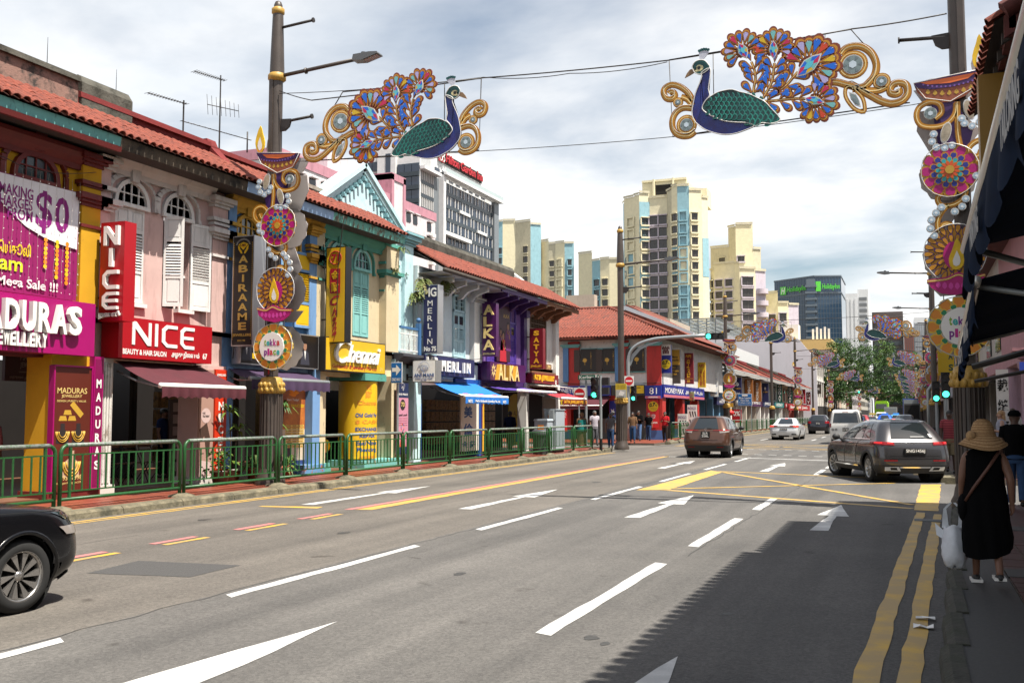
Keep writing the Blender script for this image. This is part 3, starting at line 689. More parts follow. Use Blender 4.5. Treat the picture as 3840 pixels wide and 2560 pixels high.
 # ---- house 2: pink beauty salon ---------
PK=paint('pink_plaster',(.58,.39,.355));WT=paint('white_moulding',(.60,.56,.53));WS=paint('white_shutter',(.72,.70,.67),bump=.05)
s0,s1=15.18,19.18
T=house('pale pink shophouse with white shutters above a red salon sign')(s0,s1)
b=fb(PK);wall_holes(b,s0,s1,3.5,6.98,-.3,0,[(15.7,16.54,4.,6.06),(17.12,17.96,4.,6.06)]);b.build('wall',T)
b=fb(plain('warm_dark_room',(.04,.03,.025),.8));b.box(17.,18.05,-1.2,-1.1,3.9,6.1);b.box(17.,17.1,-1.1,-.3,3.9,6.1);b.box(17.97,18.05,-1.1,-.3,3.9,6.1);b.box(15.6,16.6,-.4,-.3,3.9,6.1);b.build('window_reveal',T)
b=fb(PK);b.box(15.18,15.44,0,.12,3.6,6.75);b.build('pilaster',T);b=fb(PK);b.box(18.62,19.16,0,.12,3.6,6.75);b.build('pilaster',T)
capital(T,15.2,15.44,WT);capital(T,18.64,19.14,WT);capital(T,18.66,19.12,WT,h=6.5);capital(T,15.2,15.42,WT,h=6.6);cornice(T,15.44,18.62,WT,h=6.78)
for c in(16.12,17.54):
 fanlight(T,c,.42,6.06,.43,WS,d=.0);hood(T,c,.62,6.25,.36,WT,drop=.25)
for w in(0,1):shutter(T,(15.7,16.54)[w],4.02,5.99,.42,0,WS,flip=bool(w),d=-.02)
shutter(T,17.13,4.02,5.99,.42,62,WS,d=.02,lou=(.33,.72));shutter(T,17.97,4.02,5.99,.60,172,WS,flip=True,d=.04)
b=fb(WS);b.box(17.5,18.02,0,.14,3.92,4.);b.box(15.64,16.6,0,.08,3.92,4.);b.build('sill',T)
b=fb(WS)
for x in(17.66,17.82):b.lathe((x,-.12,4.02),[(.02,0),(.03,.06),(.02,.12),(.028,.28),(.035,.4),(.018,.5),(.028,.62),(.02,.72)],8)
b.box(17.12,17.96,-.15,-.09,4.74,4.79);b.build('balustrade',T)
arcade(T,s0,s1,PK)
b=fb(paint('flaking_white_plinth',(.62,.58,.52),stain=(.2,.17,.14),st=(.5,.66)));b.box(14.62+.6,15.62,-.4,.26,.1,.3);b.box(18.12,19.2,-.4,.2,.1,.30);b.build('plinth',T)
b=fb(WT)
b.box(15.24,15.58,-.38,.18,.3,2.8);b.build('column',T)
cf=fb(paint('worn_white_flute',(.66,.63,.58),stain=(.3,.25,.2),st=(.52,.64)))
for i in range(4):cf.cyl((15.285+i*.075,.19,.34),(15.285+i*.075,.19,2.7),.03,n=6)
cf.build('fluting',T)
b=fb(PK);b.box(18.2,19.17,-.4,.14,.3,2.8);b.build('column',T)
ro=roof(T,14.975,19.,M_grime,M_redpl,capz=8.2)
b=fb(M_redpl);b.prism([(.3,7.45),(-.3,8.05),(-.4,8.25),(-.9,8.25),(-.9,7.4)],18.98,19.3,ax=0);b.build('party_wall',ro)
RD=plain('sign_red',(.36,.004,.010),.35)
P=sgn_box('shop_sign','red salon fascia sign with broad white letters and number 67',15.36,18.2,.06,.5,2.81,3.63,RD)
def nice_letters(P,place,m):
# N I C E in wide rounded strokes; place(x,z) maps the unit letter box
 def poly(name,pts):
  b=U(m);place(b,pts);b.build(name,P)
 poly('letter',[[(0,0),(.13,0),(.13,.72),(.72,0),(.9,0),(.9,1),(.77,1),(.77,.28),(.18,1),(0,1)]])
 poly('letter',[[(1.08,0),(1.22,0),(1.22,1),(1.08,1)]])
 poly('letter',[[(2.2,0),(2.2,.15),(1.72,.15),(1.58,.28),(1.58,.72),(1.72,.85),(2.2,.85),(2.2,1),(1.66,1),(1.42,.78),(1.42,.22),(1.66,0)]])
 poly('letter',[[(3.1,0),(3.1,.15),(2.64,.15),(2.52,.26),(2.52,.43),(3.05,.43),(3.05,.57),(2.52,.57),(2.52,.74),(2.64,.85),(3.1,.85),(3.1,1),(2.58,1),(2.36,.8),(2.36,.2),(2.58,0)]])
def place_nice(b,polys):
 for p in polys:
  q=[W3(15.72+x*.605,.515,3.09+z*.47)for x,z in p];o=[(v[0]-.015,v[1],v[2])for v in q];n=len(q)
  b.add(q,[tuple(range(n))]);b.add(q+o,[(i,n+i,n+(i+1)%n,(i+1)%n)for i in range(n)])
nice_letters(P,place_nice,M_wl)
for t,a,c,e,f in(('BEAUTY & HAIR SALON',15.48,16.73,2.89,3.),('அழகு நிலையம்',16.89,17.78,2.87,3.03),('67',17.89,18.04,2.9,3.03)):ftext(P,t,a,c,e,f,.503,M_wl,.003,.025)
P=proj_sign('tall red vertical sign with raised white letters on the pink salon',15.05,-14.72,-14.12,3.5,5.45,RD,th=.3)
XV=lambda x:-14.58+x*.36
for zt,hh,ps in((4.98,.38,[[(0,0),(.2,0),(.2,.66),(.78,0),(1,0),(1,1),(.8,1),(.8,.34),(.22,1),(0,1)]]),(4.56,.36,[[(.4,0),(.62,0),(.62,1),(.4,1)]]),(4.12,.37,[[(1,0),(1,.2),(.36,.2),(.22,.34),(.22,.68),(.36,.8),(1,.8),(1,1),(.3,1),(0,.74),(0,.28),(.3,0)]]),(3.72,.34,[[(1,0),(1,.18),(.36,.18),(.22,.3),(.22,.41),(.95,.41),(.95,.6),(.22,.6),(.22,.7),(.36,.82),(1,.82),(1,1),(.3,1),(0,.76),(0,.24),(.3,0)]])):
 for p in ps:
  b=U(M_wl);q=[(XV(x),14.97,zt+z*hh)for x,z in p];o=[(v[0],v[1]+.08,v[2])for v in q];n=len(q);b.add(q,[tuple(range(n))[::-1]]);b.add(q+o,[(i,(i+1)%n,n+(i+1)%n,n+i)for i in range(n)]);b.build('letter',P)
ptext(P,'நைஸ்',-14.68,-14.16,3.54,3.69,15.04,M_wl,.04,.03)
MA=mat('maroon_canvas',(.07,.008,.015),.85,var=.2,bump=.1,bs=200)
awning('maroon fabric awning with white front bar over the salon',15.75,18.35,2.78,2.24,.05,1.7,MA,skew=-.55)
P=sgn_box('pillar_sign','orange red pillar panel with white letters beside the salon',18.74,19.15,.14,.2,.3,2.72,plain('orange_red',(.62,.035,.008),.4))
for i,ch in enumerate('NICE'):ftext(P,ch,18.86,19.04,1.78-i*.27,1.98-i*.27,.202,M_wl,.003,.03,'letter')
for i,t in enumerate(('FACE','·','HAIR','·','SKIN')):ftext(P,t,18.82 if len(t)>1 else 18.93,19.06 if len(t)>1 else 18.95,.84-i*.1,.9-i*.1 if len(t)>1 else .86-i*.1,.202,M_wl,.003,.02)
ftext(P,'JEWELRIES',18.78,19.1,2.55,2.62,.202,M_wl,.003,.02)
P=thing('salon_poster','pinkish hair treatment poster on the salon pillar','poster',W3(18.45,.15,.3))
b=fb(plain('poster_skin',(.42,.25,.2),.5));b.box(18.22,18.72,.14,.17,.3,2.7);b.build('poster_board',P)
b=fb(plain('poster_hair',(.06,.03,.02),.6));b.add([(18.24,.173,1.35),(18.5,.173,1.5),(18.62,.173,1.15),(18.6,.173,.75),(18.5,.173,.7),(18.42,.173,1.2),(18.3,.173,1.1)],[tuple(range(7))]);b.build('hair_print',P)
b=fb(plain('poster_pale',(.62,.45,.42),.5));b.add([(18.46+.17*cos(a),.174,1.66+.17*sin(a))for a in[i*pi/8 for i in range(16)]],[tuple(range(16))]);b.add([(18.24,.174,.32),(18.7,.174,.32),(18.66,.174,.6),(18.3,.174,.66)],[(0,1,2,3)]);b.build('badge_print',P)
ftext(P,'HAIR\nTREATMENT',18.34,18.58,1.62,1.74,.176,SK,.001,.01)
P=thing('price_board','dark treatment price board inside the salon arcade','signboard',(-16.8,19.9,.15))
b=U(plain('brown_board',(.045,.018,.015),.5));b.box(-16.85,-16.8,19.56,20.32,.12,2.05);b.build('board',P)
for i,t in enumerate(('$5','$80','$25','$48','$18','$65')):
 b=U(plain('dim_letter','#8a7f78',.6));b.text(t,(-16.797,20.,1.82-i*.29),RS,UPZ,.22 if len(t)>2 else .15,.12,.002,.02);b.build('lettering',P)
 b=U(plain('print_tile',(.3,.22,.2),.6));b.box(-16.8,-16.797,19.68,19.9,1.75-i*.29,1.97-i*.29);b.build('printed_picture',P)
 # folding chairs in the arcade
WD=plain('chair_wood','#6b4a33',.6)
for k,(s,l)in enumerate(((17.55,'folding slatted chair leftmost in the dark salon arcade'),(18.05,'folding slatted chair in the middle of the salon arcade'),(18.55,'folding slatted chair nearest the price board'))):
 P=thing('folding_chair',l,'chair',(-16.4,s,.15),'folding chairs in the salon arcade')
 b=U(WD)
 for i in range(4):b.box(-16.62+i*.1,-16.54+i*.1,s-.2,s+.2,.58,.6)
 b.build('seat',P);b=U(WD)
 for z in(.82,.93):b.box(-16.66,-16.64,s-.2,s+.2,z,z+.06)
 b.build('backrest',P);b=U(M_iron)
 for y in(s-.2,s+.2):b.tube([(-16.68,y,1.),(-16.25,y,.15)],.011,4);b.tube([(-16.25,y,.6),(-16.62,y,.15)],.011,4)
 b.build('leg_frame',P)
 # television aerials and lightning rods on the roof
for y,zt,l in((16.35,8.95,'thin lightning rod on the mossy ridge'),(14.5,9.,'thin lightning rod at the left end of the mossy ridge')):
 b=U(M_iron);b.cyl((-15.7,y,8.3),(-15.7,y,zt+.15),.012,.004,5);b.lathe((-15.7,y,8.32),[(.1,0),(.1,.02),(.03,.04)],8);tag(b.build('lightning_rod'),l,'lightning rod','lightning rods on the shophouse ridge')
def yagi(b,base,axis,n,L_,el,up=(0,0,1)):
 a=Vector(axis).normalized();p=Vector(base);u=Vector(up).cross(a).normalized()
 b.tube([tuple(p-a*L_/2),tuple(p+a*L_/2)],.012,4)
 for i in range(n):q=p+a*(L_*(i/(n-1)-.5));e=el*(1-.35*i/n);b.tube([tuple(q-u*e/2),tuple(q+u*e/2)],.007,3)
P=thing('roof_antenna','tall rusty television aerial mast with three cross arrays','antenna',(-16,18.75,8.1),'television aerials on the left roofs')
b=U(M_iron);b.cyl((-16,20.2,8.),(-16,20.2,10.25),.022,.016,6);b.build('mast',P)
b=U(M_iron);yagi(b,(-16.1,19.9,10.15),(.3,1,-.0),16,.9,.28,(0,0,1));b.build('upper_array',P)
b=U(M_iron);yagi(b,(-15.9,20.2,9.4),(.1,1,.12),8,1.1,.5,(1,0,0));b.build('middle_array',P)
b=U(M_iron);yagi(b,(-15.9,20.,8.75),(.1,1,.05),14,2.4,.1);b.tube([(-15.9,21.2,8.5),(-15.9,21.2,9.05)],.02,5);b.tube([(-15.9,20.2,8.1),(-15.9,20.9,8.15)],.012,4);b.build('lower_array',P)
P=thing('roof_antenna','short television aerial with one long comb array','antenna',(-16,17.2,8.1),'television aerials on the left roofs')
b=U(M_iron);b.cyl((-16,18.85,8.),(-16,18.85,9.2),.02,n=6);b.build('mast',P)
b=U(M_iron);yagi(b,(-16,18.3,9.08),(.1,1,.06),15,1.2,.22);b.build('comb_array',P)
# ---- house 3: blue and yellow jewellers --------
BL=paint('blue_plaster',(.15,.29,.52));BLD=paint('deep_blue_plaster',(.06,.16,.33));YM=paint('ochre_moulding',(.52,.29,.035));YB=plain('bright_yellow_panel',(.70,.44,.01),.5);BLB=mat('pale_blue_board',(.30,.44,.66),.7,var=.15,stain=(.06,.08,.1),st=(.6,.75))
s0,s1=19.2,23.2
T=house('blue shophouse with ochre mouldings and yellow shutters')(s0,s1)
b=fb(BLD);wall_holes(b,s0,s1,3.5,6.98,-.3,0,[(19.58,20.42,3.95,6.1),(21.2,22.05,3.95,6.1)]);b.build('wall',T)
b=fb(M_dark);b.box(19.5,20.5,-.8,-.7,3.9,6.6);b.box(21.1,22.1,-.8,-.7,3.9,6.6);b.build('window_reveal',T)
b=fb(BL);b.box(19.2,19.5,0,.12,3.6,6.7);b.build('pilaster',T);b=fb(BL);b.box(22.65,23.,0,.12,3.6,6.7);b.build('pilaster',T)
capital(T,19.2,19.48,YM);capital(T,22.67,22.98,YM);cornice(T,s0,s1,YM,h=6.74);capital(T,22.67,22.98,YM,h=6.5)
for c in(20.,21.62):fanlight(T,c,.42,6.05,.42,YM,d=.01);hood(T,c,.62,6.22,.38,YM,drop=.3)
shutter(T,19.58,3.97,5.98,.42,0,BL,YB,d=.02);shutter(T,20.42,3.97,5.98,.42,0,BL,YB,flip=True,d=.02)
shutter(T,21.2,3.97,5.98,.42,120,BL,YB,d=.02);shutter(T,22.05,3.97,5.98,.66,176,BL,YB,flip=True,d=.06)
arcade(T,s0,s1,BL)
b=fb(BL);b.box(22.82,23.18,-.4,.16,.3,2.9);b.box(19.2,19.45,-.4,.14,.3,2.8);b.build('column',T)
b=fb(paint('flaking_blue_plinth',(.10,.26,.45),stain=(.30,.10,.05),st=(.54,.6),sscale=(2,2,2)));b.box(22.25,23.2,-.4,.32,.1,.36);b.box(19.18,19.55,-.4,.26,.1,.34);b.build('plinth',T)
roof(T,19.,22.75,BLB,M_redpl,capz=8.12)
BK=plain('sign_black',(.012,.010,.010),.3);M_alu=plain('aluminium','#b9babb',.3,metal=.7)
P=sgn_box('shop_sign','wide black jeweller fascia sign with portraits behind the diya pole',19.5,22.86,.05,.3,2.88,3.78,BK,M_alu)
SUIT=plain('print_suit',(.03,.03,.045),.6);FACE=plain('print_face',(.33,.17,.1),.6)
for s,k in((22.2,1),(19.72,1)):
 b=fb(SUIT);b.add([(s-.2,.307,2.98),(s+.22,.307,2.98),(s+.17,.307,3.3),(s,.307,3.38),(s-.14,.307,3.3)],[tuple(range(5))]);b.build('suit_print',P)
 b=fb(FACE);b.add([(s+.085*cos(a),.309,3.47+.12*sin(a))for a in[i*pi/6 for i in range(12)]],[tuple(range(12))]);b.build('face_print',P)
 b=fb(M_black);b.add([(s+.092*cos(a),.3105,3.53+.085*sin(a))for a in[i*pi/6 for i in range(7)]],[tuple(range(7))]);b.build('hair_print',P)
 b=fb(M_white);b.add([(s-.04,.3105,3.34),(s+.04,.3105,3.34),(s+.01,.3105,3.1)],[(0,1,2)]);b.build('shirt_print',P)
for s in(20.3,21.55):
 b=fb(YB);b.box(s-.35,s+.3,.307,.309,3.03,3.16);b.add([(s-.06,.308,3.16),(s+.06,.308,3.16),(s+.05,.308,3.32),(s+.28,.308,3.55),(s+.18,.308,3.58),(s,.308,3.4),(s-.18,.308,3.58),(s-.28,.308,3.55),(s-.05,.308,3.32)],[tuple(range(9))]);b.build('emblem_print',P)
ftext(P,'SINGAPORE',20.02,20.55,3.06,3.13,.31,M_black,.001,.03);ftext(P,'SILVER',21.45,21.7,3.06,3.13,.31,M_black,.001,.03)
GL=plain('gold_letter',(.62,.42,.10),.35,metal=.4)
P=proj_sign('tall black vertical sign with gold letters on the blue shophouse',19.14,-14.7,-14.1,3.27,5.86,BK,M_alu,th=.55)
ptext(P,'ABIRAAME',-14.52,-14.26,3.62,5.42,19.14,GL,vertical=True,bold=.03);ptext(P,'JEWELLERS',-14.66,-14.14,3.48,3.56,19.14,GL,bold=.03);ptext(P,'SINCE 1980',-14.52,-14.3,3.38,3.42,19.14,GL)
b=U(YB)
for k in(-1,1):b.add([(-14.4+k*x,19.13,z)for x,z in((.02,5.44),(.06,5.44),(.14,5.54),(.15,5.64),(.10,5.6),(.08,5.54),(.04,5.5))],[tuple(range(7))])
b.add([(-14.54,19.131,5.66),(-14.4,19.131,5.71),(-14.26,19.131,5.66),(-14.4,19.131,5.52)],[(0,1,2,3)]);b.build('hands_emblem',P)
b=U(M_wl)
for i in range(17):a=pi*(.08+.84*i/16);b.add([(-14.4+.17*cos(a+e),19.13,5.62+.14*sin(a+e))if r else(-14.4+.21*cos(a+e),19.13,5.62+.18*sin(a+e))for e,r in((-.02,1),(.02,1),(.02,0),(-.02,0))],[(0,1,2,3)])
b.build('ray_emblem',P);ptext(P,'UJS',-14.48,-14.32,5.60,5.66,19.128,DR,bold=.03)
b=U(GD)
for x in(-14.66,-14.14):
 for i in range(46):z=3.42+i*.05;b.add([(x-.012,19.13,z),(x+.012,19.13,z+.012),(x+.006,19.13,z+.03),(x-.014,19.13,z+.02)],[(0,1,2,3)])
stuff(b.build('scroll_border',P))
PUC=mat('purple_canvas',(.05,.025,.065),.85,var=.2)
awning('dark purple fabric awning under the black jeweller fascia',19.3,22.6,2.78,2.5,.1,1.1,PUC,val=.26,skew=-.5,bar=M_steel)
P=thing('savings_poster','orange jeweller savings poster with a printed price table','poster',W3(22.2,-.1,.3))
b=fb(mat('poster_orange',(.55,.20,.03),.5,var=.5,vs=1.2,col2=(.22,.035,.015)));b.box(21.6,22.8,-.1,-.06,1.3,2.4);b.build('poster_board',P)
b=fb(plain('poster_cream',(.6,.5,.36),.5));b.box(21.6,22.8,-.1,-.061,.34,1.3);b.build('poster_lower',P)
b=fb(plain('table_yellow',(.72,.5,.1),.5))
for i in range(9):b.box(21.9,22.75,-.059,-.057,1.36-i*.068,1.41-i*.068)
stuff(b.build('table_row_print',P))
for i in range(9):
 ftext(P,'%d  200  %d00'%(1200+i*600,14+i*7),21.93,22.7,1.37-i*.068,1.405-i*.068,-.0565,DR,.0005,.01)
ftext(P,'Start Today!',21.95,22.5,2.02,2.1,-.058,M_wl,.001,.01,shear=.2);ftext(P,'LITTLE PRINCESS!',21.7,22.75,1.87,1.95,-.058,YE,.001,.02)
b=fb(OR);b.add([(22.25+.2*cos(a)*(1+.3*cos(5*a)),-.058,2.25+.1*sin(a))for a in[i*pi/10 for i in range(20)]],[tuple(range(20))]);b.build('flower_print',P)
b=fb(plain('print_girl',(.05,.03,.04),.6));b.add([(21.95,-.058,.55),(22.2,-.058,.5),(22.18,-.058,.8),(22.22,-.058,.95),(22.08,-.058,1.05),(21.98,-.058,.92)],[tuple(range(6))]);b.build('girl_print',P)
b=fb(plain('print_navy',(.03,.05,.16),.6));b.box(21.6,22.8,-.06,-.0575,.34,.48);b.build('print_strip',P)
# ---- house 4: cream and green goldsmith -------
CR=paint('cream_plaster',(.60,.50,.32),stain=(.18,.14,.10),st=(.58,.72),sscale=(1.2,1.2,.5));GR=paint('sea_green_moulding',(.085,.32,.26),stain=(.05,.10,.08),st=(.56,.7));GRS=paint('pale_green_shutter',(.22,.50,.47),bump=.05);GRB=mat('peeling_green_board',(.14,.40,.34),.8,var=.2,stain=(.12,.10,.07),st=(.5,.56),sscale=(1,2.5,1.5))
s0,s1=23.2,27.5
T=house('cream shophouse with sea green mouldings and pale green shutters')(s0,s1)
b=fb(CR);wall_holes(b,s0,s1,3.5,6.98,-.3,0,[(23.75,24.65,3.95,6.),(25.08,25.98,3.95,6.)]);b.build('wall',T)
b=fb(M_dark);b.box(23.7,26.1,-.5,-.4,3.9,6.5);b.build('window_reveal',T)
b=fb(CR);b.box(23.,23.38,0,.12,3.6,6.7);b.build('pilaster',T);b=fb(CR);b.box(26.65,27.45,0,.25,3.6,6.9);b.build('pilaster',T)
capital(T,23.02,23.36,GR);capital(T,26.7,27.42,GR,h=5.85,sc=1.3);capital(T,26.7,27.42,GR,h=6.7);cornice(T,23.2,26.65,GR,h=6.74)
for c in(24.2,25.53):fanlight(T,c,.42,5.98,.5,GRS,d=.01);hood(T,c,.66,6.2,.42,GR,drop=.35)
for c in(24.2,25.53):
 shutter(T,c-.45,3.97,5.92,.45,0,GRS,d=-.0,lou=(.36,.74));shutter(T,c+.45,3.97,5.92,.45,0,GRS,flip=True,d=-.0,lou=(.36,.74))
arcade(T,s0,s1,CR)
b=fb(CR);b.box(23.2,23.5,-.35,.14,.3,2.85);b.box(27.1,27.5,-.35,.2,.3,2.85);b.build('column',T)
b=fb(plain('bright_yellow_column',(.72,.47,.01),.45));b.cyl(W3(25.62,-.1,.34),W3(25.62,-.1,2.68),.56,n=28);b.build('round_column',T)
b=fb(GR);b.box(25.,26.25,-.7,.5,2.66,2.86);b.box(23.18,23.55,-.4,.3,.1,.36);b.build('column_capital',T)
b=fb(paint('flaking_turquoise_plinth',(.13,.40,.36),stain=(.28,.2,.12),st=(.55,.62),sscale=(2,2,2)));b.box(25.,27.35,-.8,.5,.1,.36);b.build('plinth',T)
ro=roof(T,22.75,26.82,GRB,mat('grey_ridge_concrete',(.26,.22,.18),.95,var=.4,vs=4,stain=(.06,.05,.04),st=(.5,.68)),M_dirtypink,capz=8.1)
YS=plain('sign_yellow',(.66,.40,.015),.4);CRS=plain('sign_crimson',(.38,.008,.02),.5)
P=sgn_box('shop_sign','yellow goldsmith fascia sign with white raised script lettering',22.95,26.25,.05,.45,2.86,3.78,YS,M_iron)
b=U(M_wl)
def script(b,word,o,rt,up,w,h,dep,bold=.035):b.text(word,o,rt,up,w,h,dep,bold,.35,.95)
script(b,'C',W3(23.36,.46,3.10),RS,UPZ,.85,.66,.06,.012);b.build('letter',P);b=U(M_wl);script(b,'hennai',W3(24.06,.46,3.13),RS,UPZ,1.80,.5,.06,.012);b.build('lettering',P)
ftext(P,'Goldsmith & Jewellery Pte Ltd',23.3,25.71,2.92,3.06,.457,CRS,.004,.015);ftext(P,'71',25.93,26.07,2.95,3.05,.457,GD2,.003,.02)
P=proj_sign('yellow vertical sign with red number seventy one and script',23.14,-14.68,-14.06,3.61,6.22,YS,M_black,th=.3)
b=U(CRS);b.tube([(-14.38+.18*cos(a),23.128,5.92+.18*sin(a))for a in[i*pi/12 for i in range(24)]],.014,4,True);b.build('ring_print',P)
ptext(P,'71',-14.5,-14.26,5.82,6.02,23.13,CRS,bold=.05)
b=U(CRS);b.box(-14.54,-14.22,23.122,23.129,4.95,5.62);b.build('seal_print',P)
ptext(P,'金',-14.5,-14.26,5.31,5.58,23.127,YS,bold=.02);ptext(P,'耐',-14.5,-14.26,4.99,5.26,23.127,YS,bold=.02)
for i,(ch,z,hh,w)in enumerate((('C',4.6,.26,.3),('h',4.33,.22,.17),('e',4.17,.13,.13),('n',4.04,.12,.15),('n',3.91,.12,.15),('a',3.80,.1,.15),('i',3.66,.14,.06))):
 b=U(CRS);b.text(ch,(-14.4-w/2+.01,23.13,z),(1,0,.15),UPZ,w,hh,.003,.03,.35);b.build('letter',P)
BP=plain('print_blue',(.015,.08,.28),.5);PO=plain('print_orange',(.75,.28,.02),.5)
P=thing('column_poster','yellow wraparound gold exchange poster on the round column','poster',W3(25.62,.4,.34))
b=fb(YB);b.cyl(W3(25.62,-.1,.4)if 0 else(25.62,-.1,.4),(25.62,-.1,2.64),.565,n=28,caps=False);b.build('poster_sheet',P)
def wrap_text(body,h0,h1,w,m,bold=.03,yaw=-.45):
 vs,fs,ed=text_geo(body,bold);x0=min(v[0]for v in vs);x1=max(v[0]for v in vs);y0=min(v[1]for v in vs);y1=max(v[1]for v in vs);r=.569
 b=fb(m);b.add([(25.62+r*sin(yaw+((v[0]-x0)/(x1-x0)-.5)*w/r),-.1+r*cos(yaw+((v[0]-x0)/(x1-x0)-.5)*w/r),h0+(v[1]-y0)/(y1-y0)*(h1-h0))for v in vs],fs);b.build('lettering',P)
for t,z0,z1,w,m in(('Old Gold For',1.60,1.72,.8,BP),('$ CASH',1.40,1.52,.8,PO),('EXCHANGE',1.2,1.31,.8,BP),('REPAIR',1.01,1.12,.55,BP),('Ear/Nose',.80,.92,.75,BP),('Piercing',.58,.72,.7,BP),('Available',.42,.5,.6,PO),('Chennai',1.95,2.08,.7,PO)):wrap_text(t,z0,z1,w,m)
wrap_text('金',2.38,2.58,.22,PO);wrap_text('耐',2.16,2.36,.22,PO)
P=thing('shop_poster','flat yellow gold exchange poster left of the shop entrance','poster',W3(23.75,-.5,.5))
b=fb(YB);b.box(23.52,24.12,-.34,-.3,.56,2.68);b.build('poster_board',P)
b=fb(PO);b.box(23.72,23.92,-.3,-.298,2.17,2.62);b.build('seal_print',P)
for t,z0,z1,m in(('Old Gold For',1.6,1.7,BP),('$ CASH',1.4,1.5,PO),('EXCHANGE',1.2,1.3,BP),('REPAIR',1.01,1.1,BP),('Ear/Nose',.8,.9,BP),('Piercing',.6,.72,BP),('Chennai',1.95,2.05,PO)):ftext(P,t,23.56,24.08,z0,z1,-.298,m,.001,.03)
P=thing('hanging_sign','white hanging signboard 73 inside the goldsmith arcade','sign',(-17.2,28.4,2.5))
b=U(M_white);b.box(-17.25,-17.2,27.3,29.3,2.45,3.1);b.build('sign_face',P)
b=U(BP);b.text('ANI',(-17.197,27.5,2.75),RS,UPZ,.6,.3,.001,.01);b.text('73',(-17.197,28.85,2.52),RS,UPZ,.28,.16,.001,.03);b.build('lettering',P)
b=fb(mat('jewel_display',(.10,.05,.03),.4,var=.9,vs=16,col2=(.35,.22,.06)));b.box(24.3,26.8,-2.75,-2.6,.5,2.4);o=b.build('display_shelves');tag(o,'glittering jewellery display shelves inside the goldsmith shop','display')
for s_,e_,l in((9.6,13.2,'dark jewellery shelves deep inside the yellow jewellery shop'),(35,38.4,'dim jewellery shelves inside the purple shop arcade'),(39.6,42.4,'dim shelves inside the white corner shop'),(20,22.4,'dim wooden jewellery shelves inside the black jeweller shop'),(29.8,32.2,'jewellery shelves with painted warm glow inside the navy signed goldsmith')):
 b=fb(mat('glow_toned_goods',(.30,.17,.06),.5,var=.9,vs=9,col2=(.015,.01,.006)));[b.box(s_+q*.4,s_+q*.4+.36,-2.7,-2.55,.5+j*.45,.9+j*.45)for q in range(int((e_-s_)/.4))for j in range(4)];tag(stuff(b.build('display_shelves')),l,'display');  # warm shop glow is brightened into the goods colour, nothing emits
GAR=(OR,GY,plain('garland_red',(.4,.02,.02),.7))
for k,s in enumerate((24.35,26.3)):
 b=fb()
 for i in range(16):b.use(GAR[(i//2)%3]);b.ball((s,-1.9,.75+i*.1),.06,7,5)
 tag(b.build('flower_garland'),('red and yellow flower garland hanging left of the goldsmith door','red and yellow flower garland hanging right of the goldsmith door')[k],'garland')
 # ---- sky blue gabled house and balcony --------
SB=paint('sky_blue_plaster',(.50,.70,.73),stain=(.28,.45,.48),st=(.5,.8));SBD=paint('sky_blue_moulding',(.22,.42,.46))
T=thing('shophouse','sky blue gabled shophouse set back beside the cream house','shophouse',(-17,28.3,0),'shophouses in the near row on the left')
X0=-15.25
b=U(SB)
gp=[(23.3,0+3.6),(29.15,3.6),(29.15,7.45),(28.75,7.5),(25.95,9.22),(23.15,7.5)]
b.prism([(y,z)for y,z in gp],X0-.4,X0,ax=0);b.box(-21,X0-.4,27.5,29.1,3.6,7.3);b.build('gable_wall',T)
b=U(SB);b.box(X0-.05,X0+.12,28.55,29.15,3.3,7.2);b.build('pilaster',T)
b=U(SBD)
for e,z0,z1 in((.06,7.2,7.28),(.12,7.28,7.36),(.2,7.36,7.5),(.26,7.5,7.58)):b.box(X0-.1,X0+.12+e,28.55-e,29.15+e,z0,z1)
b.build('capital',T)
for sg in(-1,1):
 b=U(SB);a=(25.95,9.3);c=(25.95+sg*2.9,7.52);d_=Vector((c[0]-a[0],c[1]-a[1])).normalized();n_=Vector((-d_.y,d_.x))*(1 if sg<0 else-1);n_=n_ if n_.y<0 else-n_
 for e,t0,t1 in((.16,0,.14),(.10,.14,.26),(.05,.26,.34)):b.add([(X0+x,a[0]+n_.x*t,a[1]+n_.y*t)for x in(-.4,e)for t in(t0,t1)]+[(X0+x,c[0]+n_.x*t,c[1]+n_.y*t)for x in(-.4,e)for t in(t0,t1)],[(0,2,6,4),(1,5,7,3),(2,3,7,6),(0,4,5,1)])
 rk=b.build('raking_cornice',T)
 mm=U(SBD);mm.box(-.06,.06,-.02,.02,0,.18);mm.box(-.06,.1,-.05,.05,.04,.12)
 me=mm.mesh('bracket')
 for i in range(11):
  t=.34+i*.27;p=(X0+.06,a[0]+d_.x*t+n_.x*.52,a[1]+d_.y*t+n_.y*.52);inst(me,'bracket',rk,p,(0,0,0))
arcade(T,27.5,29.2,SB)
b=fb(SB);b.box(28.7,29.2,-.4,.16,.15,3.4);b.box(27.45,27.6,-.4,.12,.15,3.4);b.build('column',T)
BR=plain('balcony_blue',(.05,.14,.30),.5)
P=thing('balcony','small balcony with white iron railing and blue posts','balcony',W3(28.1,.2,3.5))
b=fb(mat('dark_slate_ledge',(.05,.05,.06),.8));b.prism([(-.2,3.3),(.15,3.3),(.4,3.5),(.4,3.58),(-.2,3.58)],27.5,28.95,ax=0);b.build('ledge',P)
b=fb(BR);b.box(28.7,28.84,.2,.34,3.58,4.62);b.ball((28.77,.27,4.72),.08);b.box(27.5,28.7,.24,.3,4.38,4.45);b.build('post',P)
b=fb(M_white)
for i in range(13):s=27.58+i*.09;b.cyl((s,.27,3.6),(s,.27,4.38),.012,n=5)
b.box(27.5,28.7,.255,.285,3.68,3.71);b.box(27.5,28.7,.255,.285,4.2,4.23)
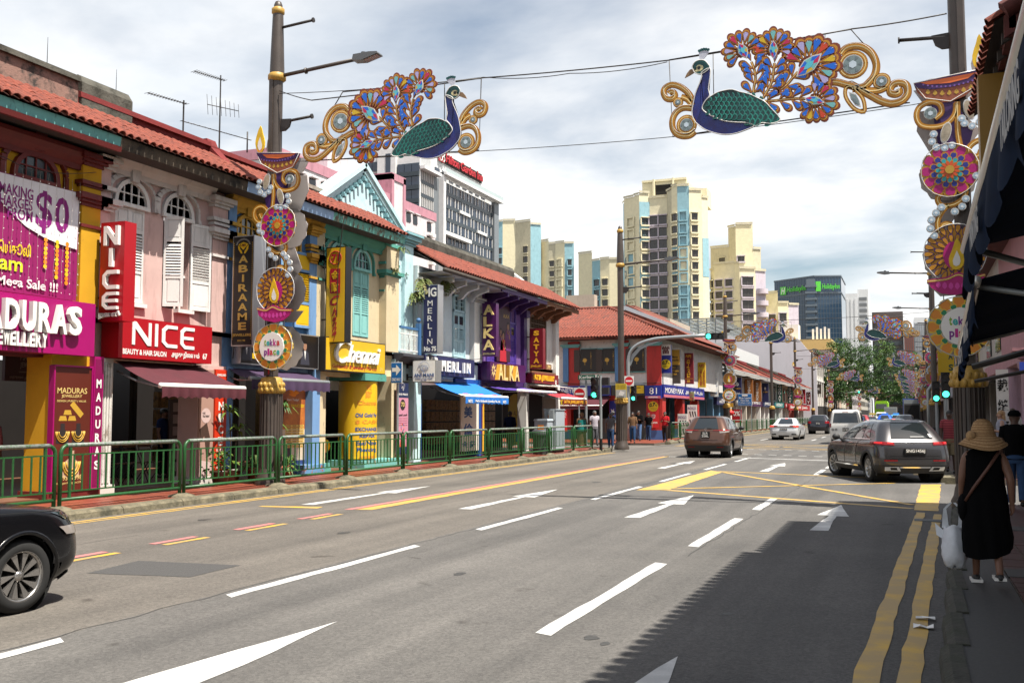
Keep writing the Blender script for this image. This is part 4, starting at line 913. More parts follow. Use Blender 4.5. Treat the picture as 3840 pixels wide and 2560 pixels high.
for i in range(6):
 for z in(3.82,4.1):b.tube([(27.63+i*.18+.06*cos(a),.27,z+.06*sin(a))for a in[k*pi/5 for k in range(10)]],.008,3,True)
stuff(b.build('iron_railing',P))
# one way sign, ani mani lightbox and poster
SBL=plain('traffic_blue',(.01,.14,.42),.4)
P=thing('one_way_sign','blue one way sign with white arrow on a grey post','traffic sign',(-14.5,26.9,.12))
b=U(M_steel);b.cyl((-14.52,27.,.12),(-14.52,27.,3.3),.04,n=8);b.build('post',P)
b=U(M_white);b.box(-14.72,-14.34,26.93,26.95,2.63,3.27);b.build('sign_border',P);b=U(SBL);b.box(-14.705,-14.355,26.922,26.93,2.65,3.25);b.build('sign_face',P)
b=U(M_white);b.add([(x,26.919,z)for x,z in((-14.68,2.98),(-14.54,2.98),(-14.54,2.86),(-14.38,3.04),(-14.54,3.2),(-14.54,3.1),(-14.68,3.1))],[tuple(range(7))]);b.text('ONE WAY',(-14.68,26.919,2.69),(1,0,0),UPZ,.3,.1,.001,.02);b.build('arrow_mark',P)
AM=plain('lightbox_white',(.85,.85,.82),.4)
P=proj_sign('white lightbox sign with a blue diamond beside the one way sign',28.31,-14.7,-13.88,2.7,3.4,AM,M_alu,th=.4,group='jeweller signs with the blue diamond',name='lightbox_sign')
def diamond(b,o,rt,sc,up=UPZ):
 o,rt,up=Vector(o),Vector(rt),Vector(up);q=lambda x,z:tuple(o+rt*x*sc+up*z*sc);nn=rt.cross(up)
 for seg in(((-1,.35),(-.6,.75),(.6,.75),(1,.35),(0,-.75),(-1,.35)),((-1,.35),(1,.35)),((-.6,.75),(-.4,.35),(0,.75),(.4,.35),(.6,.75)),((-.4,.35),(0,-.75),(.4,.35))):
  b.tube([q(*p)for p in seg],.03*sc,3)
 for i in range(13):a=pi*(.04+.92*i/12);b.tube([q(1.15*cos(a),.45+1.*sin(a)),q(1.4*cos(a),.45+1.35*sin(a))],.03*sc,3)
b=U(BP);diamond(b,(-14.29,28.29,3.1),(1,0,0),.15);b.build('diamond_emblem',P)
ptext(P,'ANI MANI',-14.64,-13.94,2.86,2.98,28.31,BP,bold=.01);ptext(P,'Tradition of Trust & Quality',-14.6,-13.98,2.79,2.83,28.31,BP);ptext(P,'Since 1948',-14.4,-14.2,2.74,2.77,28.31,BP)
P=thing('pillar_poster','pink pillar poster with navy diamond header and the number 73','poster',W3(27.6,.35,.45))
b=fb(plain('poster_pink',(.55,.24,.33),.5));b.box(27.24,27.98,.3,.33,.45,2.66);b.build('poster_board',P)
NV=plain('navy_print',(.012,.022,.075),.5)
b=fb(NV);b.box(27.24,27.98,.33,.333,2.2,2.66);b.box(27.24,27.98,.33,.333,.45,.68);b.build('header_print',P)
b=U(M_wl);diamond(b,W3(27.61,.335,2.48),RS,.1);b.build('diamond_emblem',P);ftext(P,'ANI MANI',27.32,27.92,2.27,2.34,.334,M_wl,.001,.01)
b=fb(SK);b.add([(27.61+.17*cos(a),.334,1.98+.17*sin(a))for a in[i*pi/8 for i in range(16)]],[tuple(range(16))]);b.build('seal_print',P);ftext(P,'73',27.5,27.72,1.92,2.06,.336,GD2,.001,.03);ftext(P,'அணி மணி',27.32,27.9,1.62,1.7,.334,SK,.001,.02)
for i in range(7):ftext(P,'தங்க நகை வாங்க வருக',27.3,27.92,1.54-i*.07-(.2 if i>3 else 0),1.575-i*.07-(.2 if i>3 else 0),.334,CRS,.001,.005)
b=fb()
for i in range(12):b.use((OR,GR,BP,CRS)[i%4]);a=i*pi/6;b.add([(27.61+.1*cos(a)+.022*cos(q),.335,1.28+.1*sin(a)+.022*sin(q))for q in[k*pi/3 for k in range(6)]],[tuple(range(6))])
b.build('dot_ring_print',P)
b=fb(plain('print_sari',(.5,.08,.04),.6));b.add([(27.4,.335,.68),(27.82,.335,.68),(27.74,.335,.95),(27.5,.335,.95)],[(0,1,2,3)]);b.use(FACE);b.add([(27.61+.07*cos(a),.336,1.04+.09*sin(a))for a in[i*pi/6 for i in range(12)]],[tuple(range(12))]);b.use(M_black);b.add([(27.61+.08*cos(a),.337,1.08+.07*sin(a))for a in[i*pi/6 for i in range(7)]],[tuple(range(7))]);b.build('woman_print',P)
# wild ferns on ledges
M_fern=mat('fern_leaf',(.075,.13,.025),.7,var=.5,vs=8,col2=(.12,.10,.02));M_fern2=mat('dry_fern',(.13,.12,.03),.8,var=.4,vs=8)
def fern(label,c,n,L_,droop=1.,group='wild ferns growing on the shophouse ledges'):
 b=U(M_fern)
 for i in range(n):
  a=rnd(-1.9,1.9);l=L_*rnd(.5,1.1);el=rnd(-.2,1.);p=Vector(c)+Vector((rnd(-.05,.05),rnd(-.15,.15),0));d_=Vector((cos(a)*cos(el),sin(a)*cos(el),sin(el)))
  b.use(M_fern if random.random()<.7 else M_fern2);sd=d_.cross(Vector((0,0,1))).normalized();prev=None
  for k in range(9):
   t=k/8;q=p+d_*l*t-Vector((0,0,droop*.9*l*t*t));w=.055*L_/.4*sin(pi*min(1,t*.9+.1))
   if prev is not None:
    for sg in(-1,1):b.add([tuple(prev),tuple(prev+sd*sg*w+(q-prev)*.9),tuple(q)],[(0,1,2)])
   prev=q
 tag(b.build('fern_plant'),label,'plant',group)
fern('large drooping fern at the rain gutter beside the sky blue gable',W3(29.2,.2,6.),60,.65,1.1);fern('fern hanging over the gutter end at the white house eave',W3(30.3,.5,6.1),40,.5,1.3)
fern('dry fern tufts on the sky blue wall next to the drainpipe',W3(28.9,.1,5.6),36,.55,1.2);fern('fern tuft on the sea green capital',W3(27.05,.3,6.1),34,.32,.6);fern('thin weeds on the sea green corner cornice',W3(27.4,.35,6.85),18,.32,.8);fern('small green weed high on the sky blue wall',W3(28.55,-.1,6.2),12,.18,.4)
# ---- house 5: white and blue goldsmith; 6: purple; 7: white with brown brackets ----
WB=paint('pale_ice_blue_plaster',(.60,.68,.69));IB=paint('ice_blue_shutter',(.40,.58,.62),bump=.05);NVS=plain('sign_navy',(.022,.024,.085),.35);M_pipe=mat('drainpipe_paint',(.38,.53,.52),.5,var=.15)
PUR=paint('lilac_plaster',(.18,.09,.28));PURD=paint('dark_purple_paint',(.055,.018,.11),rough=.5);PURS=paint('violet_shutter',(.09,.045,.30),bump=.05,rough=.5);PSN=plain('sign_purple',(.065,.006,.075),.35);GL2=plain('cream_gold_letter',(.78,.58,.22),.4);GL3=plain('orange_gold_side',(.62,.33,.04),.4)
WHT=paint('chalk_white_plaster',(.68,.66,.62));BRN=paint('brown_bracket_paint',(.20,.085,.04));MRN=plain('sign_maroon',(.17,.008,.014),.4);YL2=plain('sign_letter_yellow',(.80,.40,.015),.45)
def low_roof(T,s0,s1,fm,gutter=False,cap=True,bm=None,n=4,eh=6.48):
 r=fb(plain('soffit_white',(.5,.49,.46),.8)if bm is None else bm)
 r.add([(s0,0,6.35),(s1,0,6.35),(s1,.98,eh-.1),(s0,.98,eh-.1)],[(0,1,2,3)]);r.add([(s0,.98,eh-.04),(s1,.98,eh-.04),(s1,-1.6,7.9),(s0,-1.6,7.9)],[(0,1,2,3)]);ro=r.build('roof',T)
 if gutter:
  b=fb(mat('rusty_gutter',(.07,.055,.045),.8,var=.4,vs=9));b.tube([(s,1.06,eh-.1)for s in(s0-.2,s1)],.075,8);b.build('gutter',ro)
 else:
  b=fb(fm);b.box(s0,s1,.92,.98,eh-.22,eh-.05);b.build('fascia',ro)
 slope_tiles(ro,W3(s0,1.06,eh),W3(s1,1.06,eh),(-1.5,0,.88),2.,keep=n)
 if cap:b=fb(M_moss);b.prism([(-.55,7.25),(-.5,7.72),(-.6,7.88),(-1.1,7.88),(-1.1,7.25)],s0,s1,ax=0);b.build('ridge_cap',ro)
 return ro
def bracket(T,s,m,h=6.3,w=.16,L_=.95):
 b=fb(m);b.prism([(0,h),(L_,h),(L_,h-.16),(L_-.12,h-.18),(L_*.5,h-.26),(.16,h-.5),(0,h-.52)],s-w/2,s+w/2,ax=0);return b.build('eave_bracket',T)
def tall_shutter(T,s0,s1,z0,z1,m,rows=2):
 b=fb(m);b.box(s0,s1,-.12,.06,z1-.06,z1);b.box(s0,s0+.07,-.1,.06,z0,z1);b.box(s1-.07,s1,-.1,.06,z0,z1);b.box(s0,s1,-.1,.06,z1-.62,z1-.54);b.box(s0,s1,-.1,.08,z0-.06,z0);fr=b.build('window_frame',T)
 g=fb(M_pane);g.box(s0+.07,s1-.07,-.06,-.05,z1-.54,z1-.06);g.build('pane',fr)
 b=fb(m);c=(s0+s1)/2;b.box(c-.03,c+.03,-.05,.03,z1-.54,z1-.06)
 for x in((s0+.07+c)/2,(s1-.07+c)/2):b.box(x-.012,x+.012,-.05,.0,z1-.54,z1-.06)
 for k in(1,2):b.box(s0+.07,s1-.07,-.05,.0,z1-.54+k*.16-.01,z1-.54+k*.16+.01)
 stuff(b.build('glazing_bar',fr))
 w=(s1-s0-.14)/2
 for k in(0,1):
  h=s0+.07 if k==0 else s1-.07;shutter(fr,h,z0,z1-.63,w-.005,0,m,flip=bool(k),d=.0,lou=(.36,.64))
  g=fb(M_pane);a=h+(.06 if k==0 else-w+.06);g.box(a,a+w-.12,.005,.02,z1-1.05,z1-.75);g.build('pane',fr)
s0,s1=29.2,34.15
T=thing('shophouse','pale ice blue shophouse with navy goldsmith signs','shophouse',(-17,31.7,0),'shophouses in the near row on the left')
b=fb(WB);wall_holes(b,s0,s1,3.5,6.6,-.3,0,[(29.55,30.5,3.72,5.95),(31.9,32.92,3.72,5.95)]);b.build('wall',T)
b=fb(M_dark);b.box(29.4,33,-.5,-.4,3.6,6.1);b.build('window_reveal',T)
b=fb(WHT);b.box(33.4,34.1,0,.2,3.6,6.2);b.build('pilaster',T)
b=fb(mat('weathered_moulding',(.42,.39,.34),.9,var=.4,vs=5));b.prism([(0,5.98),(.1,6.02),(.16,6.14),(.16,6.2),(0,6.2)],s0,33.4,ax=0);b.box(33.34,34.16,.0,.26,5.82,5.9);b.box(33.28,34.2,.0,.34,5.9,5.98);b.build('cornice',T)
tall_shutter(T,31.9,32.92,3.73,5.95,IB);tall_shutter(T,29.55,30.5,3.73,5.95,IB)
for s in(30.3,31.35,32.4,33.3):bracket(T,s,WHT,L_=.8)
ro=low_roof(T,29.25,34.2,None,gutter=True)
arcade(T,s0,s1,WB)
b=fb(plain('cobalt_paint',(.012,.07,.30),.4));b.box(29.2,29.32,-.4,.12,.15,2.8);b.box(33.94,34.12,-.4,.16,.15,2.95);b.box(32.,34.,-.2,.1,2.72,2.95);b.build('column',T)
M_wp=plain('panel_white','#ddd8cc',.5)
P=thing('pillar_sign','white pillar panel with large blue Chinese characters','sign',W3(33.1,.1,.3))
b=fb(M_wp);b.box(32.37,33.93,.1,.15,.36,2.76);b.build('sign_board',P)
for ch,a,c,z0,z1 in(('美',32.6,33.35,1.55,1.98),('倫',32.55,33.4,.9,1.36),('金',32.45,32.95,.48,.72),('莊',33.1,33.6,.46,.72)):ftext(P,ch,a,c,z0,z1,.152,BP,.002,.03,'letter')
P=sgn_box('shop_sign','navy goldsmith fascia sign with white raised letters',28.9,32.85,.05,.45,2.98,3.62,NVS)
for i,ch in enumerate('MERLIN'):
 w=.41;x=29.98+i*w+(.03 if i==4 else 0)
 b=U(M_wl);b.text(ch,W3(x+(.1 if ch=='I'else 0),.46,3.12),RS,UPZ,.08 if ch=='I'else .29,.36,.08,.03);b.build('letter',P)
b=U(M_wl);b.text('MG',W3(28.95,.46,3.12),RS,UPZ,.75,.44,.06,.03);b.build('lettering',P)
P=proj_sign('navy vertical goldsmith sign ending in No 75',29.,-14.7,-14.15,3.65,5.9,NVS,M_alu,th=.4)
ptext(P,'MG',-14.66,-14.2,5.5,5.8,29.,M_wl,bold=.03);ptext(P,'MERLIN',-14.52,-14.34,3.92,5.42,29.,M_wl,vertical=True,bold=.0,gap=.28);ptext(P,'No 75',-14.64,-14.2,3.72,3.88,29.,M_wl,bold=.04)
AZ=mat('azure_canvas',(.006,.15,.52),.8,var=.12)
P,V=awning('bright azure awning with white front band and scalloped valance',30.,33.75,2.82,2.28,.05,1.55,AZ,val=.26,skew=-.45,white=1)
for t,a,c in(('NETS',29.72,30.05),('Merlin Goldsmith & Jewellery Pte. Ltd.',30.3,32.45),('NETS',32.7,33.)):
 b=U(M_wl);b.text(t,W3(a,1.625,2.07),RS,UPZ,c-a,.1,.001,.03);b.build('lettering',V)
for s in(29.95,31.2,32.4):b=fb(plain('nets_red',(.5,.05,.06),.6));b.add([(s-.12,1.46-.0,2.335),(s+.28,1.46,2.335),(s+.34,1.33,2.378),(s-.06,1.33,2.378)],[(0,1,2,3)]);b.build('card_logo',V)
# drainpipes
for y,zt,l,pts in((28.95,6.6,'white drainpipe with two elbows beside the sky blue gable',[(.35,29.1,7.),(.4,29.1,6.55),(.4,29.55,6.5),(.4,29.55,6.1),(.15,28.95,5.55),(.15,28.95,.2)]),(34.05,6.5,'pale green drainpipe between the ice blue and purple houses',[(1.02,34.25,6.4),(1.02,34.25,6.1),(.3,34.1,5.5),(.3,34.1,.4)])):
 b=fb(M_pipe);b.tube(pts,.075,8)
 for h in(1.5,3.,4.6):b.tube([(pts[-1][0],pts[-1][1],h),(pts[-1][0],pts[-1][1],h+.06)],.095,8)
 tag(b.build('drainpipe'),l,'drainpipe')
 # purple house
s0,s1=34.2,38.95
T=thing('shophouse','purple shophouse with violet shutters and gold lettered fascia','shophouse',(-17,36.5,0),'shophouses in the near row on the left')
b=fb(PUR);b.box(s0,s1,-.3,0,3.5,6.6);b.build('wall',T)
b=fb(PURD);b.box(s0,s1,0,.12,5.96,6.1);b.box(38.55,38.95,0,.3,5.7,6.);b.build('cornice',T);b=fb(PURD);b.box(38.6,38.95,0,.16,3.5,5.7);b.box(34.2,34.5,0,.1,3.5,6.);b.build('pilaster',T)
tall_shutter(T,36.95,37.95,3.7,5.95,PURS);tall_shutter(T,34.9,35.9,3.7,5.95,PURS)
for s in(34.9,36.,37.1,38.2):bracket(T,s,PURD)
low_roof(T,34.2,39.2,PURD)
arcade(T,s0,s1,PURD)
b=fb(PURD);b.box(34.2,34.4,-.3,.1,.15,2.8);b.build('column',T)
b=fb(plain('orange_edge',(.8,.42,.03),.5));b.box(34.5,34.66,-.2,.06,.3,2.7);b.build('pillar_edge',T)
P=thing('wall_poster','tall jewellery poster of women in red and purple sari','poster',W3(36.5,.12,3.8))
b=fb(plain('poster_maroon_dark',(.05,.012,.025),.5));b.box(35.7,37.08,.1,.14,3.75,5.95);b.build('poster_board',P)
ftext(P,'ALKA',36.35,36.95,5.5,5.64,.142,GD,.001,.01)
SR,SP_,HR=plain('sari_red_print',(.45,.015,.03),.6),plain('sari_purple_print',(.12,.02,.12),.6),plain('dark_hair_print',(.012,.008,.008),.6)
for cx,z,k,m in((36.1,4.9,.75,SP_),(36.85,5.15,1.,SP_),(36.35,4.75,1.05,SR)):
 b=fb(m);b.add([(cx+dx*k,.143,z+dz*k)for dx,dz in((-.34,-.95),(.32,-.95),(.26,-.4),(.2,-.16),(.06,-.1),(-.06,-.1),(-.22,-.18),(-.3,-.45))],[tuple(range(8))]);b.build('sari_print',P)
 b=fb(HR);b.add([(cx+.13*k*cos(a),.144,z+.05+.17*k*sin(a))for a in[i*pi/6 for i in range(12)]],[tuple(range(12))]);b.build('hair_print',P)
 b=fb(FACE);b.add([(cx+.09*k*cos(a),.145,z+.0+.13*k*sin(a))for a in[i*pi/6 for i in range(12)]],[tuple(range(12))]);b.add([(cx+.16*k,.145,z-.5*k),(cx+.24*k,.145,z-.45*k),(cx+.1*k,.145,z-.2*k),(cx+.05*k,.145,z-.25*k)],[(0,1,2,3)]);b.build('face_print',P)
 b=fb(GD);b.tube([(cx+.1*k*cos(a),.147,z-.14*k+.14*k*sin(a))for a in[pi+i*pi/6 for i in range(7)]],.014,3);b.build('necklace_print',P)
P=sgn_box('shop_sign','purple fascia sign with gold flower and raised gold letters',34.3,38.,.05,.45,2.96,3.66,PSN)
for i,ch in enumerate('ALKA'):
 b=U(GL3);b.text(ch,W3(34.75+i*.56,.452,2.98),RS,UPZ,.5 if ch!='L'else .4,.6,.15,.025);b.build('letter_side',P);b=U(GL2);b.text(ch,W3(34.75+i*.56,.604,2.98),RS,UPZ,.5 if ch!='L'else .4,.6,.002,.025);b.build('letter',P)
b=fb(GL2)
for i in range(8):a=i*pi/4;b.add([(34.36+r*cos(a+e),.56,3.32+r*sin(a+e))for r,e in((.05,0),(.15,-.3),(.27,0),(.15,.3))],[(0,1,2,3)])
b.build('flower_emblem',P)
P=proj_sign('dark purple vertical jeweller sign with raised gold letters',33.89,-14.7,-14.14,3.82,5.8,PSN,th=.25)
for i,ch in enumerate('ALKA'):b=U(GL2);b.text(ch,(-14.63,33.87,5.36-i*.435),(1,0,0),UPZ,.42 if ch!='L'else .34,.37,.05,.025);b.build('letter',P)
ptext(P,'JEWELLERS',-14.67,-14.18,3.87,3.95,33.89,GL2,bold=.03)
VC=mat('violet_canvas',(.075,.03,.26),.85,var=.12)
awning('violet fabric awning with thin white edge under the gold lettered fascia',34.6,38.9,2.78,2.56,.05,1.55,VC,val=.05,skew=-.3)
P=thing('shop_poster','scalloped yellow jewellery poster inside the purple arcade','poster',(-16,40.7,.3))
b=U(plain('poster_mustard',(.52,.40,.02),.5));b.prism([(39.8,.34),(41.62,.34),(41.62,2.2)]+[(40.7+.9*cos(a),2.2+.36*sin(a)+.03*abs(sin(6*a)))for a in[i*pi/12 for i in range(13)]]+[(39.8,2.2)],-16.04,-16.,ax=0);b.build('poster_board',P)
BRP=plain('print_brown',(.12,.06,.01),.6);b=U(BRP);b.text('ALKA',(-15.997,40.3,1.62),RS,UPZ,.95,.2,.001,.0);b.text('JEWELLERS',(-15.997,40.35,1.5),RS,UPZ,.85,.08,.001,0)
for i in range(6):
 for k in(0,1):b.tube([(-15.996,40.3+k*.8+.25*cos(a),1.25-i*.17+.07*sin(a))for a in[q*pi/6 for q in range(12)]],.014,3,True)
b.build('bangle_print',P)
# white house with brown brackets
s0,s1=39.,43.
T=thing('shophouse','white shophouse with brown eave brackets at the street corner','shophouse',(-17,41,0),'shophouses in the near row on the left')
b=fb(WHT);wall_holes(b,s0,s1,3.4,6.6,-.3,0,[(39.6,41.7,3.75,5.9)]);b.box(42.6,43.05,-.1,.16,3.3,6.2);b.box(39.,39.3,-.1,.14,3.3,6.);b.build('wall',T)
b=fb(BRN);b.box(s0+.3,42.6,0,.14,5.95,6.12);b.box(39.4,42.5,0,.2,3.42,3.52);b.build('cornice',T)
b=fb(plain('window_brown',(.14,.085,.05),.6));b.box(39.6,41.7,-.2,.04,5.84,5.9);b.box(39.6,39.68,-.2,.04,3.75,5.84);b.box(41.62,41.7,-.2,.04,3.75,5.84);b.box(39.68,41.62,-.2,.04,5.3,5.38);fr=b.build('window_frame',T)
g=fb(M_pane);g.box(39.68,41.62,-.12,-.1,3.8,5.84);g.build('pane',fr)
b=fb(plain('window_brown',(.14,.085,.05),.6))
for i in range(1,9):x=39.68+i*1.94/9;b.box(x-.015,x+.015,-.1,.0,5.38,5.84);b.box(x-.02,x+.02,-.1,0,3.8,5.3)
b.box(39.68,41.62,-.1,0,5.59,5.62);b.box(39.68,41.62,-.1,0,4.9,4.95);stuff(b.build('glazing_bar',fr))
for s in(39.2,40.3,41.4,42.5):bracket(T,s,BRN)
low_roof(T,39.2,43.5,BRN,cap=False,n=6)
b=U(M_redpl);b.prism([(43.2,6.9),(43.2,7.3),(42.2,7.3),(42.2,6.9)],-16.6,-16.,ax=0);b.build('parapet',T)
b=U(WHT);b.prism([(-15.9,6.8),(-15.9,7.4),(-17.4,8.55),(-17.7,8.55),(-17.7,6.8)],42.7,43.15,ax=1);b.use(BRN);b.box(-16.2,-15.75,42.6,43.25,7.2,7.35);b.build('gable_parapet',T)
arcade(T,s0,s1,WHT,hb=2.7)
b=U(WHT);b.box(-21,-15.,43.,43.2,3.,6.6);b.box(-15.5,-14.85,42.6,43.18,.15,3.);b.box(-15.3,-14.9,39.,39.3,.15,3.);b.build('side_wall',T)
P=sgn_box('shop_sign','maroon fascia sign with yellow serif letters on the white corner house',39.,42.4,.05,.35,3.,3.42,MRN)
ftext(P,'SATYA JEWELLERY',39.15,41.8,3.06,3.36,.352,YL2,.03,.03);b=fb(M_wl);b.add([(42.05+.1*cos(a),.353,3.1+.1*sin(a))for a in[i*pi/8 for i in range(16)]],[tuple(range(16))]);b.build('round_badge',P);ftext(P,'79',41.99,42.11,3.05,3.15,.355,MRN,.001,.02)
P=proj_sign('maroon vertical sign with yellow slab letters on the corner house',38.86,-14.7,-14.1,3.56,5.25,MRN,th=.3)
ptext(P,'SATYA',-14.52,-14.27,3.76,5.2,38.86,YL2,vertical=True,bold=.05,gap=.26);ptext(P,'JEWELLERY',-14.65,-14.15,3.6,3.72,38.86,YL2,bold=.03)
P=thing('number_plaque','small brown plaque with the number 79 on the corner house','plaque',W3(41.5,.1,3.7));b=fb(BRN);b.box(41.6,42.3,.0,.06,3.66,3.9);b.build('plaque_board',P);ftext(P,'79',41.75,42.15,3.7,3.86,.062,GL2,.001,.02)
RC=mat('coral_red_canvas',(.36,.02,.033),.85,var=.12)
P,V=awning('coral red awning with maroon lettered valance at the corner house',39.3,42.6,2.85,2.34,.05,1.6,RC,MRN,val=.3,skew=-.1)
b=U(YL2);b.text('SATYA JEWELLERY PTE LTD',W3(39.25,1.69,2.1),RS,UPZ,3.15,.17,.001,.03);b.build('lettering',V)
b=fb(mat('corrugated_awning_sheet',(.45,.43,.38),.7,var=.3));b.grid([[(39.+i*.09,d_,2.95-.12*d_+.025*(i%2))for i in range(44)]for d_ in(0,.9)],False);tag(b.build('sheet_canopy'),'thin corrugated grey sheet canopy above the coral red awning','canopy')
# cabinets and bin on the pavement
b=None
P=thing('utility_cabinet','tall light grey electrical cabinet behind the green fence','utility cabinet',(-13.6,38.9,.12))
M_cab=plain('cabinet_grey',(.36,.40,.44),.4)
b=U(M_cab);b.box(-13.95,-13.45,38.6,39.7,.2,1.85);b.box(-13.98,-13.42,38.57,39.73,1.85,1.9);b.build('cabinet_body',P);b=U(M_iron);b.box(-13.92,-13.48,38.62,39.68,.12,.2);b.build('plinth',P);b=U(OR);b.box(-13.8,-13.7,38.59,38.6,1.2,1.65);b.build('sticker',P);b=U(M_steel);b.box(-13.7,-13.5,38.42,38.6,1.45,1.85);b.build('meter_box',P)
P=thing('utility_cabinet','low light grey electrical cabinet with orange sticker','utility cabinet',(-13.6,37.8,.12))
b=U(M_cab);b.box(-14.,-13.45,37.55,38.2,.2,1.42);b.prism([(-14.03,1.42),(-13.42,1.42),(-13.46,1.5),(-13.99,1.5)],37.52,38.23,ax=1);b.build('cabinet_body',P);b=U(OR);b.box(-13.85,-13.6,37.54,37.55,1.,1.25);b.build('sticker',P);b=U(M_iron);b.box(-13.97,-13.48,37.57,38.18,.12,.2);b.build('plinth',P)
P=thing('litter_bin','dark grey round litter bin behind the green fence','litter bin',(-13.5,36.9,.12))
b=U(plain('bin_grey',(.03,.03,.032),.6));b.lathe((-13.5,37.,.12),[(.33,0),(.36,.75)],20);b.build('bin_body',P);b=U(plain('bin_lid',(.05,.05,.055),.5));b.lathe((-13.5,37.,.87),[(.4,0),(.41,.12),(.3,.2),(0,.22)],20);b.build('lid',P)
# ================ green pavement railings
M_green=mat('green_rail_paint',(.013,.085,.020),.45,var=.3,vs=14,stain=(.20,.22,.20),st=(.66,.72),sscale=(9,9,9))
M_railtop=mat('worn_grey_rail',(.20,.22,.20),.5,var=.4,vs=12,stain=(.03,.11,.03),st=(.5,.62),sscale=(6,6,6))
BARM=U(M_green);BARM.box(-.009,.009,-.014,.014,0,.60);ME_BAR=BARM.mesh('bar')
def railing(label,x,ys,z0=.12,group='green pavement railings',bars=14):
 T=thing('railing',label,'railing',(x,ys[0],z0),group)
 M_ft=M_kerb
 for i,(a,c)in enumerate(zip(ys,ys[1:])):
  a+=.06;c-=.06;h=1.06+z0;L_=c-a
  b=U(M_green);r=.14
  left=[(x,a,z0),(x,a,h-r)]+[(x,a+r-r*cos(t),h-r+r*sin(t))for t in(.4,.8,1.2)]
  right=[(x,c,z0),(x,c,h-r)]+[(x,c-r+r*cos(t),h-r+r*sin(t))for t in(.4,.8,1.2)]
  b.tube(left+[(x,a+r,h)],.033,8);b.tube(right+[(x,c-r,h)],.033,8);b.tube([(x,a,z0+.17),(x,c,z0+.17)],.03,7)
  for y in(a+.2,c-.2):b.box(x-.02,x+.02,y-.02,y+.02,z0+.17,h)
  for z in(z0+.3,z0+.9):b.box(x-.01,x+.01,a,c,z-.012,z+.012)
  f=b.build('panel_frame',T)
  b=U(M_railtop);b.tube([(x,a+r-.02,h),(x,c-r+.02,h)],.036,8);b.build('top_rail',T)
  for k in range(bars):inst(ME_BAR,'bar',f,(x,a+.2+(L_-.4)*(k+.5)/bars,z0+.3))
 b=U(M_kerb)
 for y in ys:b.lathe((x,y,z0-.02),[(.26,0),(.24,.05),(.1,.09),(0,.09)],10)
 b.build('footing',T);return T
railing('long green railing along the near pavement in front of the jewellery shophouses',-13.,[6.5,9.5,12.5,15.52,18.62,21.5,24.5,27.5,30.5,33.5,36.5,39.5,42.2])
railing('short green railing bending round the far corner by the pawnshop',-12.95,[57.5,60,62.5],bars=9)
railing('long distant green railing on the far pavement behind the cars',-12.95,[64+3.2*i for i in range(27)],bars=8)
